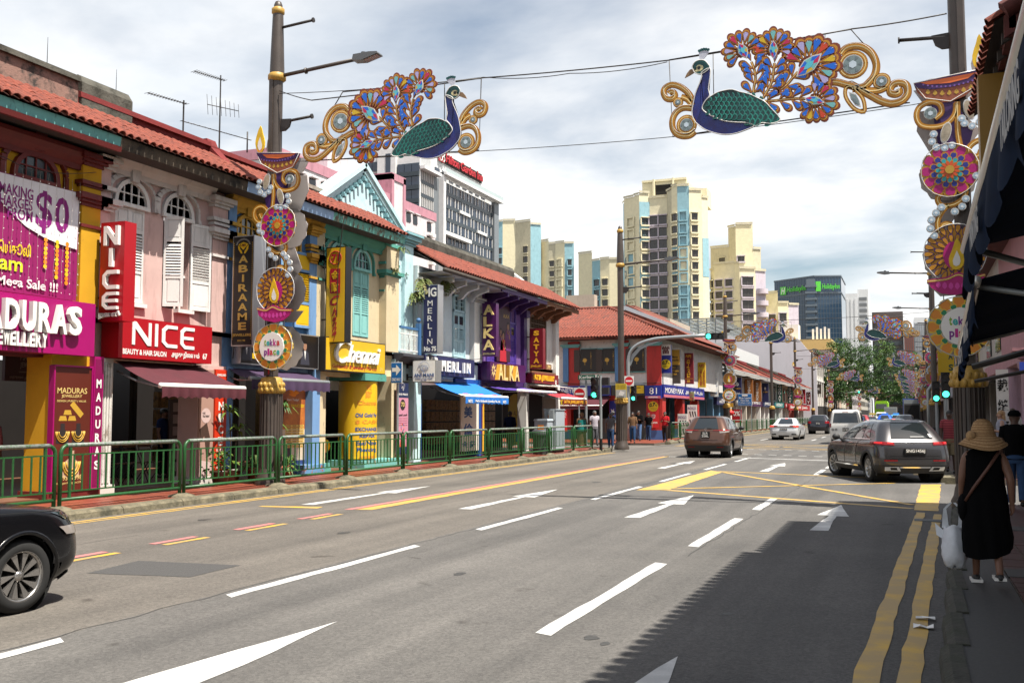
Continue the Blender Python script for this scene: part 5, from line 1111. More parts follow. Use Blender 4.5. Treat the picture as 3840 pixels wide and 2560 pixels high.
# ================ lamp posts
M_pole=mat('brown_post_paint',(.060,.046,.038),.45,var=.2,vs=4);M_gold=mat('mustard_collar',(.42,.25,.045),.5,var=.25,vs=9)
def lamp_post(label,x,y,side,h=11.,arm=2.2,deco_text=False,short=True):
 T=thing('lamp_post',label,'lamp post',(x,y,.12),'brown lamp posts with mustard collars')
 b=U(M_pole);b.lathe((x,y,.1),[(.34,0),(.34,.1),(.29,.2),(.27,.32),(.24,.4),(.235,2.1)],20);b.build('lower_column',T)
 b=U(M_pole)
 for i in range(20):a=i*pi/10;b.cyl((x+.24*cos(a),y+.24*sin(a),.5),(x+.24*cos(a),y+.24*sin(a),2.15),.018,n=5,caps=False)
 b.build('fluting',T)
 b=U(M_gold);b.lathe((x,y,2.15),[(.24,0),(.29,.05),(.28,.2),(.25,.27),(.23,.36),(.17,.38)],20)
 for r,z in((.27,.08),(.26,.2)):
  for i in range(14):a=(i+(z>.1)*.5)*pi/7;b.ball((x+r*cos(a),y+r*sin(a),2.15+z),(.05,.05,.07),6,4)
 b.build('collar',T)
 b=U(M_pole);b.cyl((x,y,2.5),(x,y,h-1.5),.145,.14,16);b.box(x-side*.05-.05,x-side*.05+.05,y-.165,y-.14,2.55,h-1.6);b.build('shaft',T)
 b=U(M_pole);b.lathe((x,y,h-1.5),[(.17,0),(.17,.12),(.125,1.45),(.12,1.5)],16);b.build('upper_column',T)
 b=U(M_gold);b.lathe((x,y,h-1.62),[(.15,0),(.21,.05),(.21,.14),(.16,.2)],16);b.lathe((x,y,h-.02),[(.12,0),(.15,.03),(.15,.13),(.1,.17)],16);b.build('ring',T)
 b=U(M_pole);b.lathe((x,y,h+.15),[(.1,0),(.1,.05),(.07,.13),(0,.17)],14);b.build('cap',T)
 b=U(M_pole);z=h-1.5;b.tube([(x,y,z),(x+side*arm,y,z+.14)],.045,8);b.tube([(x+side*arm*.35,y,z+.04),(x+side*(arm*.35+.03),y,z+.042)],.075,8);am=b.build('lamp_arm',T)
 b=U(plain('lamp_head_grey',(.10,.105,.11),.4));xa=x+side*arm;q=lambda u,w:(xa+side*u,w)
 b.prism([q(-.13,z+.08),q(.13,z+.06),q(.52,z+.16),q(.5,z+.2),q(.3,z+.22),q(-.1,z+.21)],y-.13,y+.13,ax=1);b.cyl((xa+side*.1,y,z+.2),(xa+side*.1,y,z+.27),.06,n=10);b.build('lamp_head',am)
 b=U(plain('lamp_lens',(.35,.25,.18),.3));b.add([(xa+side*.16,y-.1,z+.06),(xa+side*.16,y+.1,z+.06),(xa+side*.49,y+.1,z+.145),(xa+side*.49,y-.1,z+.145)],[(0,1,2,3)]);b.build('lens',am)
 if short:
  b=U(M_iron)
  for zz,l in((h-.35,.95),(h-2.6,.95)):
   b.tube([(x,y,zz),(x+side*l,y,zz+.06)],.032,6);b.cyl((x+side*l,y,zz+.06),(x+side*(l+.03),y,zz+.06),.06,n=8)
   if zz<h-1:b.prism([(x+side*.13,zz-.2),(x+side*.13,zz+.08),(x+side*.42,zz+.06),(x+side*.36,zz-.12),(x+side*.25,zz-.2)],y-.03,y+.03,ax=1)
  b.build('banner_arm',T)
 if deco_text:b=U(plain('number_red',(.45,.02,.02),.5));[b.text(ch,(x-.055,y-.152,2.98-i*.2),(1,0,0),UPZ,.1 if ch!='1'else .05,.16,.002,.03)for i,ch in enumerate('D13')];b.build('lettering',T)
 return T
PL=[(-13.45,19.,11.,'tall brown lamp post carrying the nearest left diya decoration'),(-12.15,43.9,10.,'slim brown lamp post at the side road corner'),(-13.4,79.3,10.9,'brown lamp post with diya decoration beyond the pawnshop corner'),(-13.3,106.5,10.6,'plain brown lamp post rising before the white end wall'),(-13.3,130,11.1,'distant left lamp post with the third left diya decoration'),(-13.3,154,10.9,'distant plain lamp post by the ornate white building'),(-13.3,186,10.9,'far left lamp post beneath the trees'),(-13.3,240,10.9,'faint far left lamp post near the bus')]
for i,(x,y,h,l)in enumerate(PL):lamp_post(l,x,y,1,h,deco_text=(i==0))
PR=[(.96,19.,11.,'thick brown lamp post at the right edge with diya decoration'),(1.25,57.5,10.7,'right lamp post rising beside the yellow vertical banner'),(1.7,80,11.,'second right lamp post carrying a diya decoration'),(1.7,106,10.8,'third right lamp post in the distance'),(1.8,133,10.9,'fourth right lamp post in the distance with diya decoration'),(1.9,186,10.9,'far right lamp post with tiny decoration')]
for x,y,h,l in PR:lamp_post(l,x,y,-1,h)
# ================ peacock light panels
def smooth(pts,k=4,closed=False):
 out=[];n=len(pts);rg=range(n if closed else n-1)
 for i in rg:
  p0=pts[(i-1)%n]if closed else pts[max(i-1,0)];p1=pts[i];p2=pts[(i+1)%n];p3=pts[(i+2)%n]if closed else pts[min(i+2,n-1)]
  for j in range(k):
   t=j/k;out.append(tuple(.5*(2*b_+(c-a)*t+(2*a-5*b_+4*c-d_)*t*t+(3*b_-a-3*c+d_)*t**3)for a,b_,c,d_ in zip(p0,p1,p2,p3)))
 if not closed:out.append(pts[-1])
 return out
PCOL=dict(blue=plain('gem_blue',(.006,.13,.62),.25),teal=plain('gem_aqua',(.16,.46,.46),.3),lilac=plain('gem_lilac',(.42,.38,.66),.3),crim=plain('gem_crimson',(.50,.01,.08),.3),yel=plain('gem_yellow',(.62,.42,.01),.3),red=plain('gem_scarlet',(.55,.05,.01),.3))
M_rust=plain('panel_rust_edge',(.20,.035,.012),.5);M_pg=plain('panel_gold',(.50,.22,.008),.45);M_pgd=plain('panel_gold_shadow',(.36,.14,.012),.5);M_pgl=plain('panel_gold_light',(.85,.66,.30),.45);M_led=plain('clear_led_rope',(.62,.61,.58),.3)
M_pblue=mat('peacock_blue_print',(.005,.024,.17),.35,var=.6,vs=3.5,col2=(.018,.008,.10));M_pteal=mat('peacock_teal_print',(.004,.085,.085),.4,var=.4,vs=5);M_wing=mat('wing_green_print',(.003,.045,.045),.45,var=.4,vs=6);M_scale=mat('feather_edge_green',(.012,.21,.16),.45,var=.6,vs=4,col2=(.006,.09,.085));M_gem=plain('clear_gem',(.20,.26,.26),.15);M_gemd=plain('clear_gem_facet',(.16,.20,.21),.15);M_backgrey=plain('panel_back_grey',(.46,.42,.40),.5)
def plate(b,poly,m,y0=.0,y1=.03):
 b.use(m)
 bm=bmesh.new();vs=[bm.verts.new((x,y0,z))for x,z in poly];f=bm.faces.new(vs);r=bmesh.ops.triangulate(bm,faces=[f]);bm.verts.index_update();tri=[tuple(v.index for v in q.verts)for q in bm.faces];bm.free()
 n=len(poly);b.add([(x,y0,z)for x,z in poly]+[(x,y1,z)for x,z in poly],tri+[tuple(n+i for i in t[::-1])for t in tri]+[(i,(i+1)%n,n+(i+1)%n,n+i)for i in range(n)])
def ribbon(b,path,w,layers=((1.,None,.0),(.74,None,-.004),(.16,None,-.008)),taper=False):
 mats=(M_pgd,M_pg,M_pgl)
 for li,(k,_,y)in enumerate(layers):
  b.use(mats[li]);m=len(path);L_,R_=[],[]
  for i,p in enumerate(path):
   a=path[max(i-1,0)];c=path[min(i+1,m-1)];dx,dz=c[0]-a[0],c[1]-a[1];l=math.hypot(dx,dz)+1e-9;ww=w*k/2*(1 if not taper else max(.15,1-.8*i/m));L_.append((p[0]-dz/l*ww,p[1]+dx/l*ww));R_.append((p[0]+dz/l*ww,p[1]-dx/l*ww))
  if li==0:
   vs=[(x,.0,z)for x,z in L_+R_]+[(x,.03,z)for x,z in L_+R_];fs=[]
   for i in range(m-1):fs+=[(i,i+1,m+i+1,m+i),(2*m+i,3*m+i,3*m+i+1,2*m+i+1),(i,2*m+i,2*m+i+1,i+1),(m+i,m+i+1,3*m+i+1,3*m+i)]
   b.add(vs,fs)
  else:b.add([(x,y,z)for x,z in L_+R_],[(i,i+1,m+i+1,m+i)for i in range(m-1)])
def drop_poly(s=1.,n=9):
 p=[(.02,0)]
 for i in range(n):a=pi*(.62-1.24*i/(n-1));p.append((.70+.29*s*cos(a)+.0,.29*s*sin(a)))
 return[(.5+(x-.5)*s+(.08*(1-s)),z)for x,z in p]
DROPM={}
for cn,cm in PCOL.items():
 b=MB();plate(b,drop_poly(1.),M_rust,-.01,.02);b.use(M_pg);b.add([(x,-.014,z)for x,z in drop_poly(.84)],[tuple(range(10))]);b.use(M_rust);b.add([(x,-.017,z)for x,z in drop_poly(.68)],[tuple(range(10))]);b.use(cm);b.add([(x,-.02,z)for x,z in drop_poly(.58)],[tuple(range(10))])
 b.use(plain('gem_glint',(.55,.65,.72),.2));b.add([(.66,-.023,.06),(.76,-.023,.08),(.76,-.023,.04)],[(0,1,2)])
 DROPM[cn]=b.mesh('feather_drop')
def circle(c,r,n=20):return[(c[0]+r*cos(2*pi*i/n),c[1]+r*sin(2*pi*i/n))for i in range(n)]
def gem(b,c,r):
 plate(b,circle(c,r),M_led,-.01,.03);b.use(M_gem);b.add([(x,-.014,z)for x,z in circle(c,r*.92)],[tuple(range(20))]);b.use(M_gemd)
 for i in range(6):a=i*pi/3;b.add([(c[0]+q*r*cos(a+e),-.017,c[1]+q*r*sin(a+e))for q,e in((.45,0),(.85,-.22),(.9,.2))],[(0,1,2)])
 b.use(plain('gem_glint',(.55,.65,.72),.2));b.add([(c[0]+.4*r*cos(i*pi/3+.5),-.018,c[1]+.4*r*sin(i*pi/3+.5))for i in range(6)],[tuple(range(6))])
PB=dict(body=[(.68,1.34),(.69,1.27),(.65,1.15),(.56,.94),(.51,.72),(.49,.58),(.52,.45),(.59,.35),(.73,.23),(.92,.14),(1.1,.09),(1.29,.09),(1.47,.13),(1.66,.2),(1.52,.27),(1.34,.3),(1.11,.35),(.92,.44),(.76,.55),(.69,.63),(.7,.7),(.76,.79),(.83,.88),(.81,1.),(.83,1.14),(.85,1.29),(.84,1.41)],head=[(.84,1.41),(.79,1.52),(.74,1.57),(.65,1.59),(.56,1.56),(.51,1.48),(.52,1.42),(.56,1.35),(.68,1.31)],beak=[(.54,1.44),(.46,1.43),(.4,1.36),(.36,1.28),(.46,1.32),(.56,1.37)],face=[(.55,1.38),(.59,1.42),(.58,1.47),(.63,1.5),(.7,1.48),(.72,1.43),(.67,1.38)],crest=[(.65,1.59),(.63,1.77),(.68,1.8),(.75,1.8),(.82,1.76),(.83,1.72),(.7,1.58)],wing=[(.69,.63),(.7,.7),(.76,.79),(.86,.86),(.99,.92),(1.12,.94),(1.26,.94),(1.39,.88),(1.56,.82),(1.71,.73),(1.85,.64),(1.94,.53),(2.03,.42),(2.13,.28),(2.07,.22),(1.93,.21),(1.8,.24),(1.66,.2),(1.52,.27),(1.34,.3),(1.11,.35),(.92,.45),(.76,.55)],s1=[(.5,.82),(.44,.95),(.32,1.08),(.19,1.16),(.07,1.18),(-.03,1.13),(-.06,1.04),(-.01,.93),(.09,.9),(.16,.95),(.14,1.02),(.08,1.04),(.05,1.01)],s1b=[(.5,.72),(.4,.86),(.28,.92)],arc1=[(.5,.67),(.33,.7),(.19,.64),(.11,.5),(.11,.33),(.18,.21),(.3,.15),(.44,.15),(.54,.22)],main=[(2.85,.86),(3.1,.86),(3.29,.79),(3.44,.73),(3.58,.63),(3.73,.52),(3.87,.42),(4.04,.35),(4.21,.37),(4.31,.46),(4.33,.57),(4.29,.67),(4.18,.71),(4.09,.69),(4.04,.62),(4.05,.54),(4.13,.51),(4.19,.54),(4.17,.6)],outer=[(3.22,1.36),(3.3,1.45),(3.43,1.48),(3.58,1.45),(3.71,1.35),(3.79,1.21),(3.82,1.05),(3.78,.89),(3.69,.78),(3.59,.71),(3.4,.7)],link=[(3.59,.66),(3.71,.62),(3.86,.62),(3.97,.66)],leaf=[(3.29,.72),(3.28,.58),(3.35,.43),(3.45,.31),(3.59,.25),(3.6,.39),(3.56,.53),(3.47,.65),(3.37,.74)],lgem=[(3.33,.65),(3.37,.51),(3.44,.39),(3.54,.34),(3.52,.46),(3.46,.59)])
PLUMES=[([(1.64,.78),(1.66,.95),(1.69,1.11),(1.67,1.28),(1.62,1.43)],4,(1.47,1.66),115,.40,10,(.10,.17)),([(1.82,.71),(1.92,.87),(1.99,1.02),(2.02,1.19),(2.04,1.35)],5,(2.03,1.60),90,.40,11,(.085,.18)),([(1.98,.74),(2.15,.84),(2.26,.92),(2.38,1.05),(2.46,1.13)],3,(2.66,1.22),40,.56,12,(.14,.30)),([(1.85,.65),(2.05,.64),(2.26,.64),(2.46,.63),(2.58,.61)],4,(2.74,.55),-20,.42,11,(.085,.19))]
FANC=('red','blue','teal','lilac','blue','crim','blue','lilac','teal','blue','yel','blue')
def peacock(label,mir=1,near=True,group='peacock light panels strung over the road'):
 """built with the bird's head towards -u; mir=-1 mirrors it"""
 T=thing('peacock_panel',label,'light panel',(0,0,0),group)
 F=Matrix(((mir,0,0,0),(0,1,0,0),(0,0,1,0),(0,0,0,1)))
 nb=lambda:MB(F)
 b=nb();bp=smooth(PB['body'],3,True);plate(b,bp,M_pblue);bo=b.build('body',T)
 b=nb();hp=smooth(PB['head'],3,True);plate(b,hp,M_pteal,-.006,.02);hd=b.build('head',T)
 b=nb();plate(b,PB['beak'],plain('beak_brown',(.22,.13,.06),.4),-.01,.02);b.build('beak',hd)
 b=nb();plate(b,smooth(PB['face'],2,True),plain('face_cream',(.62,.55,.30),.4),-.012,.0);b.use(M_black);b.add([(x,-.016,z)for x,z in circle((.635,1.44),.035,10)],[tuple(range(10))]);b.build('eye_patch',hd)
 b=nb();plate(b,PB['crest'],plain('crest_pale',(.5,.52,.6),.4),0,.02)
 for i in range(5):b.use(M_pteal);b.add([(x,-.006,z)for x,z in circle((.645+i*.043,1.775+.02*sin(i*.8)),.03,8)],[tuple(range(8))])
 b.build('crest',hd)
 b=nb();wp=smooth(PB['wing'],2,True);plate(b,wp,M_wing,-.014,-.002);wg=b.build('wing',T)
 # overlapping wing feathers
 import itertools
 def inside(p,poly):
  c=False;j=len(poly)-1
  for i in range(len(poly)):
   if(poly[i][1]>p[1])!=(poly[j][1]>p[1])and p[0]<(poly[j][0]-poly[i][0])*(p[1]-poly[i][1])/(poly[j][1]-poly[i][1])+poly[i][0]:c=not c
   j=i
  return c
 key='FEATHER%d'%mir
 if key not in DROPM:
  fbm=MB(F);o=[(.5*cos(a),.5*sin(a))for a in[math.radians(-100+200*i/8)for i in range(9)]];i_=[(.08+.33*cos(a)-.08,.36*sin(a))for a in[math.radians(-100+200*i/8)for i in range(9)]]
  fbm.use(M_scale);fbm.add([(x,0,z)for x,z in o]+[(x,-.002,z)for x,z in i_],[(k,k+1,9+k+1,9+k)for k in range(8)]);fbm.use(M_wing);fbm.add([(x,-.001,z)for x,z in i_],[tuple(range(9))]);DROPM[key]=fbm.mesh('wing_feather')
 if near:
  for j in range(9):
   sp=.085+.012*j*.5
   for i in range(17):
    u,v=.78+i*.092+(j%2)*.046,.88-j*.082-i*.012
    if inside((u,v),PB['wing'])and inside((u+.05,v-.03),PB['wing']):
     k=.062+.055*(u-.7)/1.4;a=-.55
     o=inst(DROPM[key],'wing_feather',wg,(mir*u,-.016-.0008*(i+j),v),(0,0,0),(k*1.6,1,k*1.5));o.matrix_local=Matrix.LocRotScale(Vector((mir*u,-.016-.0008*(17-i+j),v)),__import__('mathutils').Euler((0,-a*mir,0)),Vector((k*1.7,1,k*1.6)))
 def stroke(name,keys,w=.105):
  b=nb()
  for k in keys:ribbon(b,smooth(PB[k],5),w)
  return b
 b=stroke('',('s1','s1b','arc1'),.12);ribbon(b,circle((.22,.82),.075,16)+[circle((.22,.82),.075,16)[0]],.05);ribbon(b,circle((.38,.36),.16,20)+[circle((.38,.36),.16,20)[0]],.075);fs=b.build('front_scroll',T)
 b=nb();gem(b,(.22,.82),.055);b.build('gem',fs);b=nb();gem(b,(.38,.36),.125);b.build('gem',fs)
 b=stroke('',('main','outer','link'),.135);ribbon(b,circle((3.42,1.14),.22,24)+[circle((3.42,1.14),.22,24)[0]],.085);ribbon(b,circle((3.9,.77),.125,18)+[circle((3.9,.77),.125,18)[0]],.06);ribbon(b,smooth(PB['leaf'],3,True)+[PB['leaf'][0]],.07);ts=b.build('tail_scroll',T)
 for c,r in(((3.42,1.14),.18),((3.9,.77),.095)):b=nb();gem(b,c,r);b.build('gem',ts)
 b=nb();plate(b,PB['lgem'],M_led,-.01,.02);b.use(M_gem);b.add([(3.45+(x-3.45)*.8,-.014,.49+(z-.49)*.8)for x,z in PB['lgem']],[tuple(range(6))]);b.use(M_gemd);b.add([(3.36,-.016,.52),(3.44,-.016,.5),(3.5,-.016,.38)],[(0,1,2)]);b.build('gem',ts)
 for pi_,(stem,nd,fc,fdir,fr,npet,eye)in enumerate(PLUMES):
  drops=[]
  st=smooth(stem,4)
  for k in range(nd):
   t=(k+.4)/nd*(len(st)-2);i=int(t);p=st[i];q=st[i+1];an=math.degrees(math.atan2(q[1]-p[1],q[0]-p[0]))
   for sg in(1,-1):drops.append((p,an+sg*44,.32,'blue'))
  drops.append((st[-1],math.degrees(math.atan2(st[-1][1]-st[-3][1],st[-1][0]-st[-3][0])),.2,'blue'))
  for k in range(npet):
   a=fdir-108+216*k/(npet-1);base=(fc[0]+.22*fr*cos(RAD(a)),fc[1]+.22*fr*sin(RAD(a)))
   drops.append((base,a,fr*(.82 if k%2 else .76)*(1.08-.16*abs(k/(npet-1)-.5)*2),FANC[(k+pi_*3)%12]))
  b=nb();ribbon(b,st,.05,taper=False)
  bk=[(fc[0]+(.34*fr)*cos(RAD(fdir-135+270*k/16)),fc[1]+.34*fr*sin(RAD(fdir-135+270*k/16)))for k in range(17)];plate(b,bk,M_rust,.0,.02)
  for p,an,l,cn in drops[-npet:]:ribbon(b,[fc,(p[0]+.3*l*cos(RAD(an)),p[1]+.3*l*sin(RAD(an)))],.035)
  if not near:
   for p,an,l,cn in drops:
    ca,sa=cos(RAD(an)),sin(RAD(an))
    for m_,s_,y in((M_rust,1.,-.012),(M_pg,.84,-.016),(PCOL[cn],.58,-.02)):b.use(m_);b.add([(p[0]+(x*ca-z*sa)*l,y,p[1]+(x*sa+z*ca)*l)for x,z in drop_poly(s_,7)],[tuple(range(8))])
  pl=b.build('plume',T)
  if near:
   for p,an,l,cn in drops:
    o=bpy.data.objects.new('feather_drop',DROPM[cn]);COL.objects.link(o);o.parent=pl
    o.matrix_local=Matrix.LocRotScale(Vector((mir*p[0],-.004,p[1])),__import__('mathutils').Euler((0,-RAD(an)if mir>0 else-(pi-RAD(an)),0)),Vector((l*1.05,1,l*.82)))
  b=nb();ew,el=eye;d0=RAD(fdir);ey=[(fc[0]+el*c_*cos(d0)-ew*s_*sin(d0),fc[1]+el*c_*sin(d0)+ew*s_*cos(d0))for c_,s_ in((-1,0),(-.55,.62),(0,.95),(.55,.62),(1,0),(.55,-.62),(0,-.95),(-.55,-.62))]
  plate(b,ey,M_led,-.03,.02);cc=fc
  for j,cm in enumerate(('crim','blue','teal','blue','crim','teal','yel','blue')):p,q=ey[j],ey[(j+1)%8];b.use(PCOL[cm]);b.add([(cc[0],-.034,cc[1]),(cc[0]+(p[0]-cc[0])*.86,-.034,cc[1]+(p[1]-cc[1])*.86),(cc[0]+(q[0]-cc[0])*.86,-.034,cc[1]+(q[1]-cc[1])*.86)],[(0,1,2)])
  b.use(plain('gem_sky',(.10,.50,.62),.2));b.add([(cc[0]+(p[0]-cc[0])*.4,-.037,cc[1]+(p[1]-cc[1])*.4)for p in ey],[tuple(range(8))]);b.build('eye_gem',pl)
 b=nb().use(M_led)
 for poly in(bp,wp,hp):b.tube([(x,-.02,z)for x,z in poly],.011,4,True)
 for k in('outer','main','arc1','s1'):b.tube([(x,-.012,z+.05)for x,z in smooth(PB[k],3)],.006,3)
 b.build('led_rope',T)
 b=nb().use(M_iron);b.tube([(.05,.04,1.69),(3.4,.04,1.81)],.014,4);b.tube([(.05,.04,1.69),(.1,.04,.17),(4.36,.04,.34)],.012,4);b.tube([(3.4,.04,1.81),(3.62,.04,1.5)],.012,4);b.tube([(2.95,.04,1.8),(2.95,.04,.3)],.01,4);b.tube([(1.9,.04,1.75),(1.9,.04,.28)],.01,4);b.tube([(.9,.04,1.7),(.9,.04,.2)],.01,4);b.tube([(.06,.04,.85),(3.4,.04,.85),(3.9,.04,.5)],.008,4);b.build('support_frame',T)
 return T
pr=peacock('large peacock light panel nearest on the right, head towards the left',1);pr.location=(-4.21,18.65,6.86)
pl_=peacock('large peacock light panel nearest on the left, head towards the right',-1);pl_.location=(-8.09,18.65,7.)
fr_=peacock('peacock light panel second in the right line, in front of dark office tower',1,near=False);fr_.location=(-3.55,79.5,7.1)
fl_=peacock('peacock light panel second in the left line, in front of yellow towers',-1,near=False);fl_.location=(-8.3,79.5,7.1)
ORD=('third','fourth','fifth','sixth','seventh','eighth','ninth','tenth','eleventh')
for i,y in enumerate((131,180,213,243,272,302,334,370,410)):
 zz=7.5-.004*y+.4
 copy_tree(fr_,(-2.9+.004*y,y,zz),None,'distant peacock light panel, %s in the right line over the road'%ORD[i]);copy_tree(fl_,(-8.+.004*y,y,zz),None,'distant peacock light panel, %s in the left line over the road'%ORD[i])
 # span wires
def wire(label,pts,r=.012,sag=.0,group='cables strung across the road'):
 out=[]
 for(a,c)in zip(pts,pts[1:]):
  for i in range(8):t=i/8;out.append(tuple(Vector(a).lerp(Vector(c),t)-Vector((0,0,sag*4*t*(1-t)))))
 out.append(pts[-1]);b=U(M_iron);b.tube(out,r,4);o=b.build('span_wire');tag(o,label,'cable',group)
wire('upper black cable carrying both nearest peacock panels',[(-13.3,18.9,9.12),(-12.3,18.7,8.72),(-8.1,18.7,8.70),(-4.2,18.7,8.55),(-.8,18.7,8.68),(.8,18.9,8.80)],.014,.02)
wire('second upper cable with fairy light clips beside the top cable',[(-13.3,18.88,9.05),(-8.1,18.72,8.72),(-6.2,18.7,8.55),(-4.2,18.7,8.52)],.009,.06)
wire('thin lower cable under both nearest peacock panels',[(-13.3,18.9,7.45),(-8.1,18.7,7.15),(-4.1,18.7,7.03),(.0,18.7,7.15),(.8,18.9,7.3)],.008,.02)
for i,(y,l)in enumerate(((79.5,'second'),(131,'third'),(180,'fourth'),(213,'fifth'))):
 wire('distant %s upper cable across the road'%l,[(-13.2,y,9.),(1.5,y,9.2)],.022,.12);wire('distant %s lower cable across the road'%l,[(-13.2,y,7.4),(1.5,y,7.5)],.016,.1)
 # ================ diya and flower pole decorations
M_pp=plain('deco_purple',(.045,.012,.10),.5);M_mag=plain('deco_magenta',(.42,.006,.16),.45);M_ryl=plain('deco_royal_blue',(.02,.03,.26),.45);M_trq=plain('deco_turquoise',(.02,.35,.38),.45);M_org=plain('deco_orange',(.72,.26,.03),.5);M_flm=mat('deco_flame',(.75,.48,.01),.45,var=.3,vs=4);M_grn=plain('deco_green',(.02,.22,.09),.5);M_brz=plain('deco_bronze',(.26,.07,.03),.45);M_ora=plain('deco_oil',(.75,.16,.03),.4)
def heart(m1,m2,nm):
 o=[(0,0),(.22,.16),(.55,.3),(.85,.28),(1.,.12),(.94,0),(1.,-.12),(.85,-.28),(.55,-.3),(.22,-.16)]
 b=MB();plate(b,o,m1,-.006,.015);b.use(m2);b.add([(.56+(x-.56)*.78,-.009,z*.76)for x,z in o],[tuple(range(10))]);return b.mesh(nm)
PET=dict(mag=heart(M_pg,M_mag,'petal'),blue=heart(M_pg,M_ryl,'petal'),trq=heart(M_pg,M_trq,'petal'),red=heart(M_pg,plain('deco_red',(.65,.08,.02),.45),'petal'),org=heart(plain('deco_yellow',(.75,.5,.05),.5),M_org,'petal'),grn=heart(plain('deco_yellow',(.75,.5,.05),.5),M_grn,'petal'),ray=heart(M_pp,M_pg,'petal'))
def deco(label,mir=1,near=True):
 T=thing('diya_decoration',label,'street decoration',(0,0,0),'diya and flower decorations on the lamp posts')
 F=Matrix(((mir,0,0,0),(0,1,0,0),(0,0,1,0),(0,0,0,1)));nb=lambda:MB(F)
 E_=__import__('mathutils').Euler
 def petals(par,key,c,r0,r1,n,w,y,off=.0):
  for i in range(n):
   a=2*pi*(i+off)/n;o=bpy.data.objects.new('petal',PET[key]);COL.objects.link(o);o.parent=par
   o.matrix_local=Matrix.LocRotScale(Vector((mir*(c[0]+r0*cos(a)),y,c[1]+r0*sin(a))),E_((0,-a if mir>0 else a-pi,0)),Vector((r1-r0,1,w)))
 P0=lambda pts:[(x+.42,z)for x,z in pts]
 # top bowl with flame
 b=nb();plate(b,P0([(-.99,4.67),(-.70,4.63),(-.41,4.61),(-.1,4.60),(.18,4.55),(.13,4.39),(0,4.25),(-.2,4.16),(-.41,4.15),(-.64,4.23),(-.85,4.4)]),M_brz);bw=b.build('oil_bowl',T)
 b=nb();plate(b,P0([(-.99,4.67),(-.41,4.61),(.18,4.55),(.16,4.47),(-.1,4.41),(-.41,4.41),(-.7,4.46),(-.92,4.55)]),M_pp,-.01,0);b.build('rim',bw)
 b=nb();plate(b,P0([(-.82,4.62),(-.41,4.585),(.08,4.55),(-.05,4.50),(-.41,4.485),(-.7,4.53)]),M_ora,-.014,-.002);b.build('oil',bw)
 b=nb()
 for i in range(13):b.use(plain('bead_violet',(.20,.09,.36),.4));b.add([(x,-.016,z)for x,z in circle((-.42+.86*i/12,4.43+.0035*(i-6)**2*.6),.018,6)],[tuple(range(6))])
 for i in range(7):u=-.32+i*.115;b.use(GD);b.add([(u+x,-.004,4.30+.006*(i-3)**2+z)for x,z in((-.04,0),(-.02,.045),(0,.065),(.02,.045),(.04,0),(0,-.03))],[tuple(range(6))])
 b.build('bowl_pattern',bw)
 fl=[(-.9,5.3),(-1.,5.07),(-1.03,4.88),(-.97,4.71),(-.9,4.66),(-.8,4.75),(-.78,4.93),(-.84,5.13)]
 b=nb();plate(b,smooth(P0(fl),2,True),M_flm);f_=b.build('flame',T);b=nb();b.use(M_white);b.add([(-.9+.42+(x+.9)*.5,-.004,4.84+(z-4.9)*.5)for x,z in fl],[tuple(range(8))]);b.use(M_org);b.add([(x+.42,-.002,z)for x,z in((-.97,4.72),(-.9,4.67),(-.82,4.75),(-.9,4.85))],[(0,1,2,3)]);b.build('flame_core',f_)
 # scrolls
 def sc(paths,w):
  b=nb()
  for p in paths:ribbon(b,smooth(P0(p),4),w)
  return b.build('scroll',T)
 pb=nb();plate(pb,P0([(-.5,4.15),(-.1,4.15),(-.3,3.7),(-.2,3.3),(-.65,3.2),(-.75,3.6)]),M_pp,.01,.03);pb.build('backing',T)
 s1_=sc([[(-.5,4.12),(-.47,3.92),(-.33,3.77),(-.13,3.73),(.08,3.79),(.15,3.96),(.09,4.12),(-.08,4.19),(-.23,4.13),(-.26,3.98),(-.15,3.88)],[(-.52,4.14),(-.51,3.77),(-.52,3.49),(-.57,3.2)]],.10)
 s2_=sc([[(-.68,3.1),(-.89,3.06),(-1.02,3.18),(-1.,3.36),(-.83,3.42),(-.68,3.31),(-.70,3.16),(-.82,3.15),(-.87,3.25)]],.10)
 s3_=sc([[(-.62,2.65),(-.58,2.45),(-.41,2.33),(-.21,2.33),(-.15,2.46),(-.26,2.55),(-.35,2.5)],[(-.33,2.34),(-.21,2.2),(-.14,2.04),(-.16,1.81)],[(-.16,1.85),(-.23,1.99),(-.34,1.99),(-.38,1.9)]],.09)
 b=nb();gem(b,(.34,3.98),.11);b.build('gem',s1_)
 for cx,cz,a in((-.28,3.98,.25),(.10,3.61,-.25)):
  b=nb();e=[(cx+.085*cos(t)*cos(a)-.19*sin(t)*sin(-a),cz+.19*sin(t)*cos(a)+.085*cos(t)*sin(-a))for t in[i*pi/8 for i in range(16)]];plate(b,e,M_led,-.012,.02);b.use(mat('pearl_shell',(.42,.36,.26),.2,var=.4,vs=9));b.add([(cx+(x-cx)*.86,-.016,cz+(z-cz)*.86)for x,z in e],[tuple(range(16))]);b.build('pearl',s1_)
